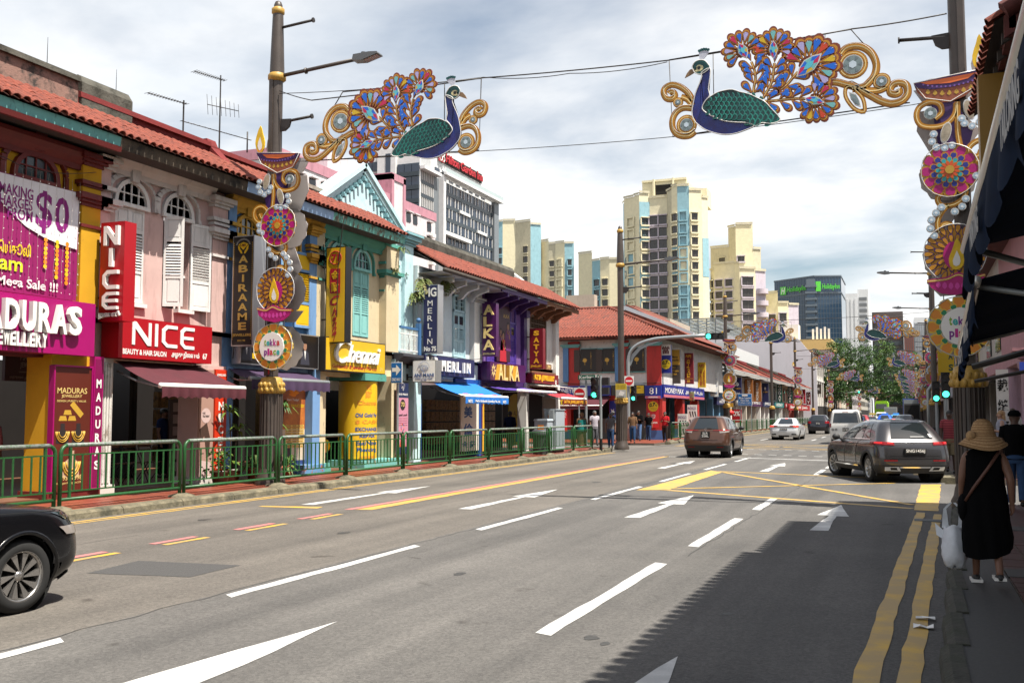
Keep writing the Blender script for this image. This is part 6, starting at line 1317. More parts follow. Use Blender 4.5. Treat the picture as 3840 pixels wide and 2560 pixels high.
 for pts in([(-.89,3.99),(-.92,3.87),(-.86,3.74),(-.74,3.68),(-.62,3.74),(-.58,3.83)],[(-.41,3.37),(-.29,3.34),(-.16,3.36),(-.09,3.47),(-.12,3.60)],[(-.88,2.98),(-.87,2.85),(-.78,2.8)],[(-.6,2.41),(-.54,2.28),(-.42,2.2)],[(-.21,2.29),(-.12,2.2),(-.04,2.08),(-.02,1.93),(-.08,1.80)]):
  for x,z in P0(pts):
   b=nb();plate(b,circle((x,z),.068,10),M_led,-.02,.02);b.use(plain('crystal',(.42,.56,.68),.15));b.add([(x_,-.024,z_)for x_,z_ in circle((x,z),.055,8)],[tuple(range(8))]);b.use(plain('crystal_white',(.8,.86,.9),.15));b.add([(x_,-.026,z_)for x_,z_ in circle((x,z),.026,5)],[tuple(range(5))]);b.use(plain('crystal_dark',(.10,.18,.27),.15));b.add([(x+.05*cos(t),-.025,z+.05*sin(t))for t in(.4,1.2,.8)],[(0,1,2)]);b.add([(x+.05*cos(t),-.025,z+.05*sin(t))for t in(3.4,4.6,3.9)],[(0,1,2)]);b.build('crystal',T)
   # flower
 c=(.06,2.94);b=nb();plate(b,circle(c,.34,24),M_pg,.0,.02);fw=b.build('flower',T)
 petals(fw,'mag',c,.18,.48,12,.34,-.008);petals(fw,'blue',c,.12,.33,12,.2,-.018,.5);petals(fw,'trq',c,.08,.24,12,.15,-.028);petals(fw,'red',c,.04,.165,12,.1,-.038,.5)
 b=nb();plate(b,circle(c,.075,14),GD,-.055,-.03);b.build('flower_heart',fw)
 # sunburst with diya
 c=(.02,1.48);b=nb();plate(b,circle(c,.43,28),M_pg,.0,.02);sb_=b.build('sunburst',T)
 petals(sb_,'ray',c,.32,.51,22,.16,-.006);petals(sb_,'ray',c,.14,.34,16,.13,-.012,.5)
 b=nb();plate(b,[(c[0]+.02+.17*cos(t),1.44+.24*sin(t))for t in[i*pi/8 for i in range(16)]],M_mag,-.024,-.01);b.build('halo',sb_)
 f2=[(.38-.42+.0,1.70),(-.11,1.50),(-.13,1.34),(-.08,1.22),(.02,1.18),(.10,1.24),(.12,1.38),(.06,1.54)];f2[0]=(-.02,1.74)
 b=nb();plate(b,smooth(f2,2,True),M_flm,-.034,-.02);f2o=b.build('flame',sb_);b=nb();b.use(M_white);b.add([(.0+x*.5,-.038,1.36+(z-1.42)*.5)for x,z in f2],[tuple(range(8))]);b.build('flame_core',f2o)
 b=nb();plate(b,P0([(-.86,1.09),(-.62,1.06),(-.44,1.14),(-.25,1.06),(.06,1.03),(.0,.89),(-.16,.78),(-.38,.74),(-.66,.8),(-.82,.92)]),M_mag,-.05,-.02);lb=b.build('clay_lamp',T)
 b=nb();ribbon(b,smooth(P0([(-.86,1.07),(-.62,1.02),(-.44,1.09),(-.25,1.02),(.06,1.)]),4),.055,layers=((1,None,0),(.7,None,-.056),(.2,None,-.06)));b.build('rim',lb)
 b=nb()
 for i in range(7):u=-.3+i*.1;b.use(plain('deco_pink',(.62,.05,.34),.45));b.add([(u+x,-.054,.88+.01*(i-3)**2*.4+z)for x,z in((-.04,0),(-.03,.05),(0,.08),(.03,.05),(.04,0),(0,-.05))],[tuple(range(6))])
 b.build('lamp_pattern',lb)
 # round name flower
 c=(-.02,.2);b=nb();plate(b,circle(c,.38,28),plain('deco_yellow',(.75,.5,.05),.5),.0,.02);tk=b.build('name_flower',T)
 petals(tk,'org',c,.28,.53,12,.36,-.008);petals(tk,'grn',c,.26,.40,12,.2,-.018,.5)
 b=nb();plate(b,circle((-.04,.2),.32,28),M_wl,-.045,-.02);wd=b.build('name_disc',tk)
 cols=(GRN_:=plain('name_green',(.25,.42,.03),.5),plain('name_teal',(.03,.4,.38),.5),plain('name_purple',(.2,.03,.25),.5),plain('name_magenta',(.5,.02,.25),.5),plain('name_red',(.55,.03,.03),.5))
 for txt,z,xs in(('tekka',.22,-.21),('place',.01,-.21)):
  x=xs
  for i,ch in enumerate(txt):
   w=.05 if ch in'tl'else .08;b=U(cols[(i+(z<.1)*2)%5]);hh=.15 if ch in'tkl'else .11;zz=z-(.04 if ch=='p'else 0);hh=.15 if ch=='p'else hh;b.text(ch,(mir*-.04+x+.02,-.048,zz),(1,0,0),UPZ,w,hh,.001,.03);b.build('letter',wd);x+=w+.01
 b=nb().use(M_steel)
 for u in(-.25,.22):b.cyl((u,.05,-.2),(u,.05,4.2),.012,n=4)
 b.build('support_rod',T)
 b=nb().use(M_led)
 for poly in(circle((.06,2.94),.47,26),circle((.02,1.48),.505,30),circle((-.02,.2),.515,26),circle((-.04,.2),.33,20),P0([(-.99,4.67),(-.41,4.62),(.18,4.55),(0,4.25),(-.41,4.15),(-.85,4.4)])):b.tube([(x+rnd(-.008,.008),-.02,z+rnd(-.008,.008))for x,z in poly],.009,4,True)
 b.build('led_rope',T)
 # grey back of the twin panel behind the post
 b=nb();
 b.use(M_backgrey)
 for c,r in(((.06,2.94),.48),((.02,1.48),.5),((-.02,.2),.5)):
  poly=[(c[0]+(r+.02*sin(12*t))*cos(t),c[1]+(r+.02*sin(12*t))*sin(t))for t in[i*pi/24 for i in range(48)]];plate(b,poly,M_backgrey,.42,.44)
 for pts in([(-.99,4.67),(.18,4.55),(0,4.25),(-.41,4.15),(-.85,4.4)],[(-.5,4.2),(.1,4.15),(.15,3.8),(-.1,3.3),(-.6,3.3),(-.9,3.7)],[(-.65,2.5),(-.2,2.5),(0,2.),(-.2,1.8)],fl,[(-.86,1.09),(.06,1.03),(-.16,.78),(-.66,.8)]):plate(b,P0(pts),M_backgrey,.42,.44)
 b.build('twin_back_panel',T)
 return T
dl=deco('diya decoration column on the nearest left lamp post',1);dl.location=(-13.22,18.74,3.)
dr=deco('diya decoration column at the right edge beside the awnings',-1);dr.location=(.82,18.74,3.)
for i,(y,x,k)in enumerate(((78.9,-13.1,1),(129.6,-13.,1),(185.6,-13.,1),(239.6,-13.,1),(290,-12.8,1))):
 copy_tree(dl,(x,y,2.95),None,'distant diya decoration, %s on the left lamp posts'%('second','third','fourth','fifth','sixth')[i])
for i,(y,x)in enumerate(((79.6,1.65),(132.6,1.75),(185.6,1.85),(240,1.9),(290,1.9))):
 copy_tree(dr,(x,y,2.9),None,'distant diya decoration, %s on the right lamp posts'%('second','third','fourth','fifth','sixth')[i])
 # ================ traffic lights and road signs
M_sig=plain('signal_black',(.012,.012,.013),.5);M_off=plain('signal_lens_off',(.035,.03,.028),.2);M_on=mat('signal_green_lit',(.05,.85,.48),.4,var=0,emit=2.2)
def signal_head(T,x,y,z0,hh=.92,w=.29,horiz=False,flip=False,parent=None):
 b=U(M_sig)
 if horiz:b.box(x,x+hh,y,y+.2,z0,z0+w)
 else:b.box(x-w/2,x+w/2,y,y+.2,z0,z0+hh)
 hd=b.build('signal_head',T)
 for i in range(3):
  c=(x+hh*(i+.5)/3,z0+w/2)if horiz else(x,z0+hh*(i+.5)/3);r=w*.38
  b=U(M_on if i==0 else M_off);b.cyl((c[0],y-.015,c[1]),(c[0],y,c[1]),r,n=16);b.build('lens',hd)
  b=U(M_sig);q=[(c[0]+r*1.1*cos(a),y-.17*(1 if sin(a)>-.3 else .3),c[1]+r*1.1*sin(a))for a in[RAD(-30+24*k)for k in range(11)]];q2=[(p[0],y,p[2])for p in q];b.grid([q,q2]);b.build('hood',hd)
 return hd
def post(T,x,y,h,r=.065,m=M_steel,n=12):b=U(m);b.cyl((x,y,.1),(x,y,h),r,n=n);b.use(M_black);b.cyl((x,y,.1),(x,y,.62),r*1.04,n=n);return b.build('post',T)
T=thing('traffic_light','traffic light on grey post at the end of the green railing','traffic light',(-12.56,42.,.12),'traffic lights at the junction');post(T,-12.56,42.,3.38);signal_head(T,-12.82,41.9,2.37)
b=U(M_sig);b.box(-12.48,-12.2,41.95,42.2,2.95,3.28);b.box(-12.48,-12.2,41.95,42.2,2.55,2.85);b.build('side_signal',T)
T=thing('traffic_light','overhead traffic light on a curved galvanised mast arm','traffic light',(-15.35,57.,.12),'traffic lights at the junction')
b=U(M_steel);path=[(-15.35,57,.1),(-15.35,57,4.2),(-15.33,57,4.9),(-15.15,57,5.4),(-14.7,57,5.78),(-14.,57,6.),(-13.2,57,6.1),(-10.7,57,6.18)];b.tube(smooth(path,3),.1,10);b.build('mast',T)
b=U(M_steel);b.add([(x,57.03,z)for x,z in((-15.3,4.6),(-15.18,5.15),(-14.7,5.6),(-14.,5.86),(-13.2,5.98),(-14.,5.72),(-14.6,5.45),(-15.,5.),(-15.2,4.5))],[tuple(range(9))]);b.build('gusset',T)
signal_head(T,-10.75,56.9,5.93,1.05,.37,horiz=True);signal_head(T,-15.1,57.2,2.45)
T=thing('traffic_light','nearer right traffic light with green light glowing beside the fluted post','traffic light',(1.19,38,.12),'traffic lights at the junction');post(T,1.19,38.1,2.3,.08);signal_head(T,1.19,38,2.23)
T=thing('traffic_light','farther right traffic light with green light glowing','traffic light',(1.05,45,.12),'traffic lights at the junction');post(T,1.05,45.1,2.3,.07);signal_head(T,1.04,45,2.2,.85)
T=thing('traffic_light','tiny distant traffic light on a mast arm below the trees','traffic light',(-12.5,190,.12),'traffic lights at the junction');post(T,-12.5,190,5.4);b=U(M_steel);b.tube([(-12.5,190,5.4),(-8.6,190,5.6)],.08,6);b.build('mast_arm',T);signal_head(T,-8.6,189.9,5.4,1.1,.4,horiz=True)
def no_entry(T,x,y,z,s):
 b=U(M_white);b.box(x-s/2,x+s/2,y,y+.02,z-s/2,z+s/2);sp=b.build('sign_plate',T)
 b=U(plain('no_entry_red',(.55,.012,.02),.4));b.add([(x+s*.44*cos(t),y-.004,z+s*.44*sin(t))for t in[i*pi/16 for i in range(32)]],[tuple(range(32))]);b.build('red_disc',sp)
 b=U(M_white);b.box(x-s*.34,x+s*.34,y-.008,y-.006,z-s*.075,z+s*.075);b.build('white_bar',sp)
T=thing('no_entry_sign','no entry sign on the left beside the people at the railing','traffic sign',(-14.8,45.95,.12),'no entry signs');b=U(M_steel);b.cyl((-14.85,46.02,.1),(-14.85,46.02,3.),.04,n=8);b.build('post',T);no_entry(T,-14.8,45.95,2.66,.6)
T=thing('no_entry_sign','no entry sign hung on the curved signal mast','traffic sign',(-15.28,56.85,3.3),'no entry signs');no_entry(T,-15.27,56.86,3.62,.58)
T=thing('street_name_sign','green street name plate reading Kerbau Rd','street sign',(-14.6,46.7,.12));b=U(M_steel);b.cyl((-14.72,46.75,.1),(-14.72,46.75,3.35),.06,n=10);b.build('post',T)
b=U(plain('street_sign_green',(.004,.10,.055),.4));b.box(-15.1,-13.9,46.66,46.7,3.36,3.6);b.build('name_plate',T);b=U(M_wl);b.text('Kerbau Rd',(-15.03,46.655,3.40),(1,0,.04),UPZ,1.06,.16,.001,.01);b.build('lettering',T)
T=thing('notice_board','yellow and white police notice strapped to the slim lamp post','notice',(-12.1,43.6,2.4));b=U(plain('notice_yellow',(.62,.46,.04),.5));b.box(-12.33,-11.82,43.58,43.6,2.4,3.06);b.build('board',T);b=U(plain('notice_grey',(.45,.45,.42),.5));b.box(-12.32,-11.83,43.575,43.58,2.42,2.78);b.use(M_wl);b.add([(-12.2,43.572,2.55),(-12.,43.572,2.5),(-11.9,43.572,2.66),(-12.1,43.572,2.74)],[(0,1,2,3)]);b.use(M_black);b.text('POLICE',(-12.25,43.572,2.43),(1,0,0),UPZ,.3,.05,.001,.03);[b.text('notice to pedestrians',(-12.28,43.576,2.98-i*.05),(1,0,0),UPZ,.42,.025,.001)for i in range(4)];b.build('print',T)
T=thing('bus_lane_sign','blue bus lane sign on two thin posts','traffic sign',(-13.2,87,.12));b=U(M_steel);b.cyl((-13.55,87,.1),(-13.55,87,3.3),.04,n=6);b.cyl((-12.6,87,.1),(-12.6,87,3.3),.04,n=6);b.build('post',T);b=U(M_white);b.box(-13.72,-12.52,86.92,86.95,2.38,3.42);b.use(SBL);b.box(-13.69,-12.55,86.91,86.92,2.41,3.39);b.build('sign_face',T)
b=U(M_wl);[b.text(t,(-13.12-w/2,86.90,z),(1,0,0),UPZ,w,h,.001,.02)for t,w,z,h in(('Bus Lane',.98,2.98,.16),('Mon-Sat',.72,2.78,.13),('7.30am-11pm',1.,2.58,.13),('Except Public Holidays',.96,2.46,.06))];b.box(-13.36,-12.88,86.895,86.9,3.2,3.35);b.build('lettering',T)
for l,pts,sg in(('black service cable drooping along the blue shophouse front',[(-14.8,19.3,5.6),(-14.75,19.4,4.2),(-14.8,19.35,3.)],.1),('black service cable looped beside the yellow vertical sign',[(-14.75,23.1,6.3),(-14.7,23.25,4.6),(-14.8,23.2,2.9)],.08),('thin cable hanging down over the yellow vertical sign',[(-14.,22.9,7.),(-14.25,23.05,5.6),(-14.3,23.1,4.3)],.02),('black service cable along the ice blue house eave',[(-14.8,29.3,3.7),(-14.7,31.5,3.68),(-14.75,34,3.75)],.06),('black service cable across the purple house front',[(-14.7,34.2,2.85),(-14.65,37,2.8),(-14.75,39,2.9)],.07),('pair of grey conduits under the pawnshop windows',[(-20.5,59.85,3.62),(-17,59.85,3.58),(-14.1,59.85,3.6)],.03)):wire(l,pts,.014,sg,'service cables on the shopfronts')
# ================ corner pawnshop building and the far row on the left
M_hip=mat('hip_roof_tile',(.20,.045,.024),.85,var=.6,vs=7,col2=(.08,.021,.014),stain=(.05,.03,.025),st=(.5,.7))
CW=paint('corner_white_plaster',(.60,.58,.55),stain=(.25,.23,.21),st=(.52,.75));CRD=paint('pawn_red_paint',(.42,.022,.016),rough=.6);CBL=paint('pawn_blue_pilaster',(.09,.22,.42));CTQ=plain('capital_turquoise',(.12,.36,.36),.6);PBL=plain('pawn_sign_blue',(.012,.022,.22),.4)
T=thing('corner_building','corner pawnshop building with red hipped tile roof and red columns','building',(-22,66,0))
XC,YC=-14.1,60.
b=U(CW);b.box(-34,XC-.05,YC,YC+.3,3.4,6.35);b.box(XC-.35,XC-.05,YC+.3,82,3.4,6.35);b.box(-34,-33.7,YC+.3,82,.1,6.35);b.build('wall',T)
for x0,x1,m in((-20.05,-19.3,CRD),(-16.65,-16.1,CRD),(-14.95,-14.05,CRD)):b=U(m);b.box(x0,x1,YC-.12,YC,3.4,6.25);b.build('red_column',T)
for x in(-20.35,-16.95):b=U(CBL);b.box(x,x+.35,YC-.22,YC-.02,3.7,5.95);b.build('blue_pilaster',T)
for x0,x1 in((-20.5,-19.2),(-17.1,-16.),(-15.05,-13.95)):
 b=U(CTQ);b.box(x0+.1,x1-.1,YC-.26,YC-.1,5.86,5.95);b.box(x0,x1,YC-.32,YC-.1,5.95,6.06);b.build('capital',T)
M_shut=plain('dark_brown_shutter',(.035,.018,.012),.5);M_bann=plain('black_window_banner',(.015,.012,.01),.6)
for i,x in enumerate((-19.2,-17.75,-15.85)):
 w=1.1 if i<2 else .8
 b=U(CTQ);b.box(x-.45 if i else x,x+w,YC-.08,YC,5.72,5.8);b.box(x-.4 if i else x,x+w,YC-.1,YC,4.24,4.32);wf=b.build('window_frame',T)
 b=U(M_bann);b.box(x,x+w-.02,YC-.16,YC-.13,4.32,5.76);b.build('banner',wf)
 b=U(M_shut);b.box(x-.42,x-.04,YC-.2,YC-.15,4.32,5.72);b.build('shutter',wf)
 b=U(GD);b.add([(x+.28+.14*cos(a)*(1+.2*sin(6*a)),YC-.165,5.05+.13*sin(a))for a in[k*pi/10 for k in range(20)]],[tuple(range(20))]);b.box(x+.27,x+.3,YC-.165,YC-.163,4.75,4.95)
 for k in range(9):b.text('ABIRAAME'[k%8],(x+.66,YC-.165,5.5-k*.12),(1,0,0),UPZ,.06,.07,.001)
 b.build('tree_emblem',wf)
 # hipped roof: front slope towards the side road, side slope towards the main road
r=U(M_tilebed);EX,EY,EZ=XC+1.,YC-1.,6.42;AX,AY,AZ=-18.9,65.2,8.85
r.add([(-34,EY,EZ),(EX,EY,EZ),(AX,AY,AZ),(-34,AY,AZ),(EX,84,EZ),(AX,84,AZ)],[(0,1,2,3),(1,4,5,2)])
r.add([(-34,EY,EZ-.1),(EX,EY,EZ-.1),(EX,84,EZ-.1),(-34,84,EZ-.1)],[(0,3,2,1)])
ro=r.build('roof',T)
big=U(M_hip)
def pan(p,up,ax,nrm,L_,r=.1):
 v=[p+ax*a+nrm*c+up*t for t in(0,L_)for a,c in((-r,0),(-r*.6,r*.7),(0,r*.9),(r*.6,r*.7),(r,0))]
 big.add([tuple(x)for x in v],[(k,k+1,k+6,k+5)for k in range(4)],True)
upF=Vector((0,AY-EY,AZ-EZ)).normalized();upS=Vector((AX-EX,0,AZ-EZ)).normalized();LF=math.hypot(AY-EY,AZ-EZ);LS=math.hypot(AX-EX,AZ-EZ);cnt=0
for j in range(int(LF/.34)):
 xmax=EX-(EX-AX)*(j*.34)/LF-.1;x=-26.
 while x<xmax:
  p=Vector((x,EY,EZ+.01))+upF*(j*.34-.05)+Vector((0,0,rnd(.005,.02)))
  if j<6 and x>-21 and cnt<260:
   Mx=Matrix(((1,0,upF.x,p.x),(0,-upF.z,upF.y,p.y),(0,upF.y,upF.z,p.z),(0,0,0,1)));o=bpy.data.objects.new('roof_tile',ME_TILE);COL.objects.link(o);o.parent=ro;o.matrix_local=WM[T.name].inverted()@Mx;cnt+=1
  else:pan(p,upF,Vector((1,0,0)),Vector((0,-upF.z,upF.y)),.37)
  x+=.2
for j in range(int(LS/.36)):
 ymin=EY+(AY-EY)*(j*.36)/LS+.1;y=ymin
 while y<84:pan(Vector((EX,y,EZ+.01))+upS*(j*.36-.05)+Vector((0,0,rnd(.005,.02))),upS,Vector((0,1,0)),Vector((-upS.z,0,upS.x))*(-1 if upS.x<0 and upS.z<0 else 1),.39);y+=.22
stuff(big.build('roof_tile',ro))
b=U(M_hip)
for i in range(24):t=i/24;p=Vector((EX,EY,EZ+.08)).lerp(Vector((AX,AY,AZ+.08)),t);q=Vector((EX,EY,EZ+.08)).lerp(Vector((AX,AY,AZ+.08)),t+.05);b.cyl(tuple(p),tuple(q),.13,.11,8)
b.build('hip_ridge',ro);b=U(M_hip)
for i in range(30):b.cyl((AX-.5*i-.5,AY,AZ+.06),(AX-.5*i+.04,AY,AZ+.06),.12,.1,8)
b.build('ridge',ro)
b=U(plain('flashing_pale_grey',(.50,.53,.56),.45));b.prism([(-14.2,7.3),(-14.2,7.5),(-19.2,9.6),(-24.5,7.6),(-24.5,7.4),(-19.2,9.3)],70.6,71.,ax=1);b.build('white_gutter',T)
b=U(M_hip);b.prism([(-14.,7.),(-19.2,9.75),(-25.,7.7),(-25,7.)],71.2,84,ax=1);b.build('rear_roof',T)
# ground floor: shopfront band, red columns, shop interior
b=U(CW);b.box(-34,XC,YC-.05,YC,3.34,3.5);b.build('string_course',T)
b=U(M_dark);b.box(-33,XC-.2,YC+3.2,YC+3.3,.1,3.4);b.box(-33,XC-.3,YC+.2,YC+3.2,3.3,3.38);b.build('shop_back',T)
for x0,x1,y0,y1 in((-15.,-14.,YC-.1,YC+.8),(-17.4,-16.9,YC,YC+.5),(-20.4,-19.9,YC,YC+.5),(-14.6,-14.05,66,66.6),(-14.6,-14.05,71,71.6)):
 b=U(CRD);b.box(x0,x1,y0,y1,.7,3.4);b.use(plain('plinth_blue',(.05,.12,.3),.6));b.box(x0-.02,x1+.02,y0-.02,y1+.02,.1,.7);b.build('ground_column',T)
b=U(plain('door_grey',(.12,.11,.10),.5));b.box(-16.6,-15.1,YC+1.6,YC+1.65,.1,3.);b.box(-19.8,-17.5,YC+1.2,YC+1.25,.1,1.4);b.build('counter',T)
def board(name,label,cat,x0,x1,y,z0,z1,m,grp=None,th=.12):t_=thing(name,label,cat,((x0+x1)/2,y,z0),grp);b=U(m);b.box(x0,x1,y,y+th,z0,z1);b.build('sign_board',t_);return t_
def put(t_,body,x0,x1,z0,z1,y,m,bold=.02):b=U(m);b.text(body,(x0,y,z0),(1,0,0),UPZ,x1-x0,z1-z0,.002,bold);return b.build('lettering',t_)
def puts(t_,body,y0,y1,z0,z1,x,m,bold=.02):b=U(m);b.text(body,(x,y0,z0),(0,1,0),UPZ,y1-y0,z1-z0,.002,bold);return b.build('lettering',t_)
YSG=plain('pawn_yellow',(.70,.50,.01),.45)
P=board('shop_sign','blue pawnshop fascia facing the side road with white character','sign',-21.5,-17.2,YC-.3,2.82,3.46,PBL);put(P,'當',-17.95,-17.4,2.92,3.34,YC-.302,M_wl);put(P,'MONEYMAX',-20.9,-19.,3.,3.3,YC-.302,M_wl)
P=board('shop_sign','yellow and black remittance banner left of the number 81 board','sign',-17.15,-15.05,YC-.3,2.82,3.46,plain('banner_black_yellow',(.03,.028,.02),.5));b=U(YSG);b.box(-16.6,-15.1,YC-.304,YC-.3,2.95,3.42);b.build('yellow_panel',P);put(P,'finish in-store',-16.2,-15.3,3.25,3.35,YC-.306,M_black)
P=board('shop_sign','blue pawnshop corner board with white number 81','sign',-15.,-14.,YC-.45,2.62,3.42,PBL,th=.3);put(P,'81',-14.72,-14.25,2.9,3.28,YC-.452,M_wl,0);b=U(plain('pawn_pink',(.5,.12,.16),.5));b.box(-14.98,-14.02,YC-.454,YC-.45,2.64,2.78);b.build('pink_strip',P);put(P,'PAWNSHOP',-14.8,-14.2,2.67,2.75,YC-.456,M_wl)
P=thing('shop_sign','blue pawnshop fascia along the main road with Tamil lettering','sign',(-13.9,66,2.7));b=U(PBL);b.box(-14.05,-13.9,YC-.1,72.8,2.7,3.5);b.build('sign_board',P);puts(P,'MONEYMAX',60.3,65.6,2.98,3.32,-13.897,M_wl,.01);puts(P,'அடகுக் கடை',66.2,72.2,2.98,3.32,-13.897,M_wl);b=U(plain('pawn_pink',(.5,.12,.16),.5));b.box(-13.9,-13.896,YC-.1,72.8,2.72,2.88);b.build('pink_strip',P)
def promo(t_,x,z,r,y):
 b=U(YSG);b.add([(x+r*(1 if k%2 else .88)*cos(k*pi/20),y,z+r*(1 if k%2 else .88)*sin(k*pi/20))for k in range(40)],[tuple(range(40))]);o=b.build('starburst',t_)
 b=U(M_black);b.text('0.7',(x-r*.75,y-.003,z-r*.15),(1,0,.12),UPZ,r*1.2,r*.75,.001,.05,.2);b.text('%',(x+r*.42,y-.003,z+r*.02),(1,0,0),UPZ,r*.3,r*.3,.001,.02);b.text('LOW INTEREST',(x-r*.5,y-.003,z-r*.62),(1,0,0),UPZ,r,r*.12,.001,.02);b.use(DR);b.text('குறைந்த வட்டி',(x-r*.7,y-.003,z-r*.38),(1,0,0),UPZ,r*1.4,r*.16,.001,.01);b.build('lettering',o)
P=board('promo_poster','red promotion poster with 0.7 percent starburst on the corner column','poster',-14.88,-14.22,YC-.2,.85,2.58,plain('promo_red',(.5,.012,.015),.45),th=.04);promo(P,-14.55,2.15,.33,YC-.204);put(P,'உயர்ந்த\nமதிப்பு\nHIGH\nVALUATION',-14.8,-14.3,1.1,1.7,YC-.203,M_wl)
P=board('promo_poster','red promotion poster half hidden inside the pawnshop arcade','poster',-20.3,-19.7,58.6,.6,2.6,plain('promo_red',(.5,.012,.015),.45),th=.04);promo(P,-20.,2.25,.33,58.595);put(P,'உயர்ந்த\nமதிப்பு\nHIGH',-20.25,-19.75,1.2,1.8,58.597,M_wl)
P=board('pillar_sign','narrow blue and white pillar sign with vertical lettering','sign',-17.35,-16.95,YC-.1,1.3,2.5,PBL,th=.06);b=U(M_wl);b.text('MAX',(-17.05,YC-.105,1.4),(0,0,1),(-1,0,0),.6,.2,.001,.02);b.build('lettering',P)
P=thing('projecting_sign','pawnshop vertical sign with red Chinese character and 0.7 percent starburst','sign',(-14.1,60.55,4.2),'vertical signs on the far left row');b=U(PBL);b.box(-14.2,-13.58,60.5,60.75,4.2,5.95);b.use(M_wl);b.box(-14.2,-13.58,60.49,60.5,5.3,5.95);b.build('sign_box',P);put(P,'當',-14.12,-13.66,5.38,5.86,60.485,DR,.02);promo(P,-13.89,4.75,.32,60.485)
def vsign(label,x0,x1,y,z0,z1,m,txts=(),top=None,grp='vertical signs on the far left row'):
 P=thing('projecting_sign',label,'sign',(x0,y,z0),grp);b=U(m);b.box(x0,x1,y,y+.25,z0,z1);b.build('sign_box',P)
 b=U(M_iron);b.box(x0-.5,x0,y+.1,y+.14,z0+.3,z0+.34);b.box(x0-.5,x0,y+.1,y+.14,z1-.34,z1-.3);b.build('bracket',P)
 if top:b=U(top[0]);b.box(x0,x1,y-.006,y,z0+(z1-z0)*top[1],z1);b.build('top_panel',P)
 for t,u0,u1,v0,v1,mm,mode in txts:
  X0,X1,Z0,Z1=x0+(x1-x0)*u0,x0+(x1-x0)*u1,z0+(z1-z0)*v0,z0+(z1-z0)*v1
  if mode=='v':ptext(P,t,X0,X1,Z0,Z1,y,mm,vertical=True,bold=.03,gap=.2)
  elif mode=='r':b=U(mm);b.text(t,(X1,y-.01,Z0),(0,0,1),(-1,0,0),Z1-Z0,X1-X0,.001,.02);b.build('lettering',P)
  else:ptext(P,t,X0,X1,Z0,Z1,y,mm,bold=.02)
 return P
OCH=plain('banner_ochre',(.56,.30,.03),.5);BRD=plain('banner_dark_brown',(.05,.035,.025),.5)
vsign('orange and black money transfer banner beside the pawnshop sign',-14.2,-13.66,63.4,3.64,5.82,BRD,(('Money\ntransfer',.1,.9,.66,.82,M_black,'h'),('WU\nWestern\nUnion',.1,.9,.25,.5,OCH,'h')),top=(OCH,.55))
vsign('maroon vertical jeweller sign numbered 85',-14.2,-13.56,67.2,3.71,5.82,MRN,(('ABIRAAME',.32,.68,.2,.8,YL2,'v'),('85',.35,.65,.05,.13,YL2,'h'),('POPULAR JEWELLERS',.05,.95,.155,.18,YL2,'h'),('AJPJ',.2,.8,.84,.94,YL2,'h')))
vsign('yellow vertical jeweller sign with dark red letters',-14.2,-13.6,71.7,3.59,5.4,YS,(('ABIRAAME',.36,.64,.08,.72,CRS,'v'),('POPULAR',.05,.25,.2,.62,CRS,'v'),('JEWELLERS',.76,.95,.08,.68,CRS,'v'),('AJPJ',.2,.8,.78,.92,CRS,'h')))
vsign('white vertical sign with a pale blue diamond emblem beyond the corner',-14.6,-13.99,79.,3.05,4.99,AM,(('ANI MANI\nPORCHALAI',.08,.92,.42,.56,BP,'h'),('GOLD\nSAVINGS',.12,.88,.12,.3,SBL,'h'),('Since 1948',.2,.8,.68,.74,BP,'h')))
P=thing('hanging_sign','small square salon sign with a picture on the far row','sign',(-14,67.6,2.5));b=U(plain('sign_olive',(.30,.30,.12),.5));b.box(-14.2,-13.6,67.5,67.6,2.58,3.2);b.use(MGD);b.box(-14.18,-13.62,67.49,67.5,2.6,2.8);b.use(FACE);b.add([(-13.85+.2*cos(a),67.49,2.98+.1*sin(a))for a in[k*pi/5 for k in range(10)]],[tuple(range(10))]);b.build('sign_board',P);put(P,'INDIGO',-14.15,-13.7,2.63,2.76,67.485,YL2)
for x,y,z0,z1,l in((-13.55,66.6,.25,2.3,'tall white henna poster stand on the far pavement'),(-13.9,65.2,.2,1.7,'lower white henna poster stand nearest the corner column')):
 P=thing('poster_stand',l,'poster stand',(x,y,.12));b=U(M_white);b.box(x-.32,x+.32,y,y+.06,z0,z1);b.build('poster_board',P);put(P,'INDIGO',x-.28,x+.25,z1-.32,z1-.14,y-.003,PUR,0)
 b=U(SK);[b.add([(x-.2+k*.17,y-.004,z1-.45-j*.55),(x-.12+k*.17,y-.004,z1-.42-j*.55),(x-.05+k*.17,y-.004,z1-.8-j*.55),(x-.1+k*.17,y-.004,z1-.82-j*.55)],[(0,1,2,3)])for k in range(3)for j in range(2)];b.build('henna_print',P)
P=thing('awning','dark maroon awning of the corner building facing the side road','awning',(-19,59.5,2.7),'fabric awnings over the left shopfronts');b=U(MA);b.add([(-20.5,YC-.1,2.78),(-17.2,YC-.1,2.78),(-17.4,YC-1.4,2.2),(-20.4,YC-1.4,2.2),(-17.4,YC-1.42,1.98),(-20.4,YC-1.42,1.98)],[(0,1,2,3),(3,2,4,5)]);b.build('canopy',P);b=U(M_white);b.tube([(-20.4,YC-1.4,2.2),(-17.4,YC-1.4,2.2)],.04,6);b.build('front_bar',P)
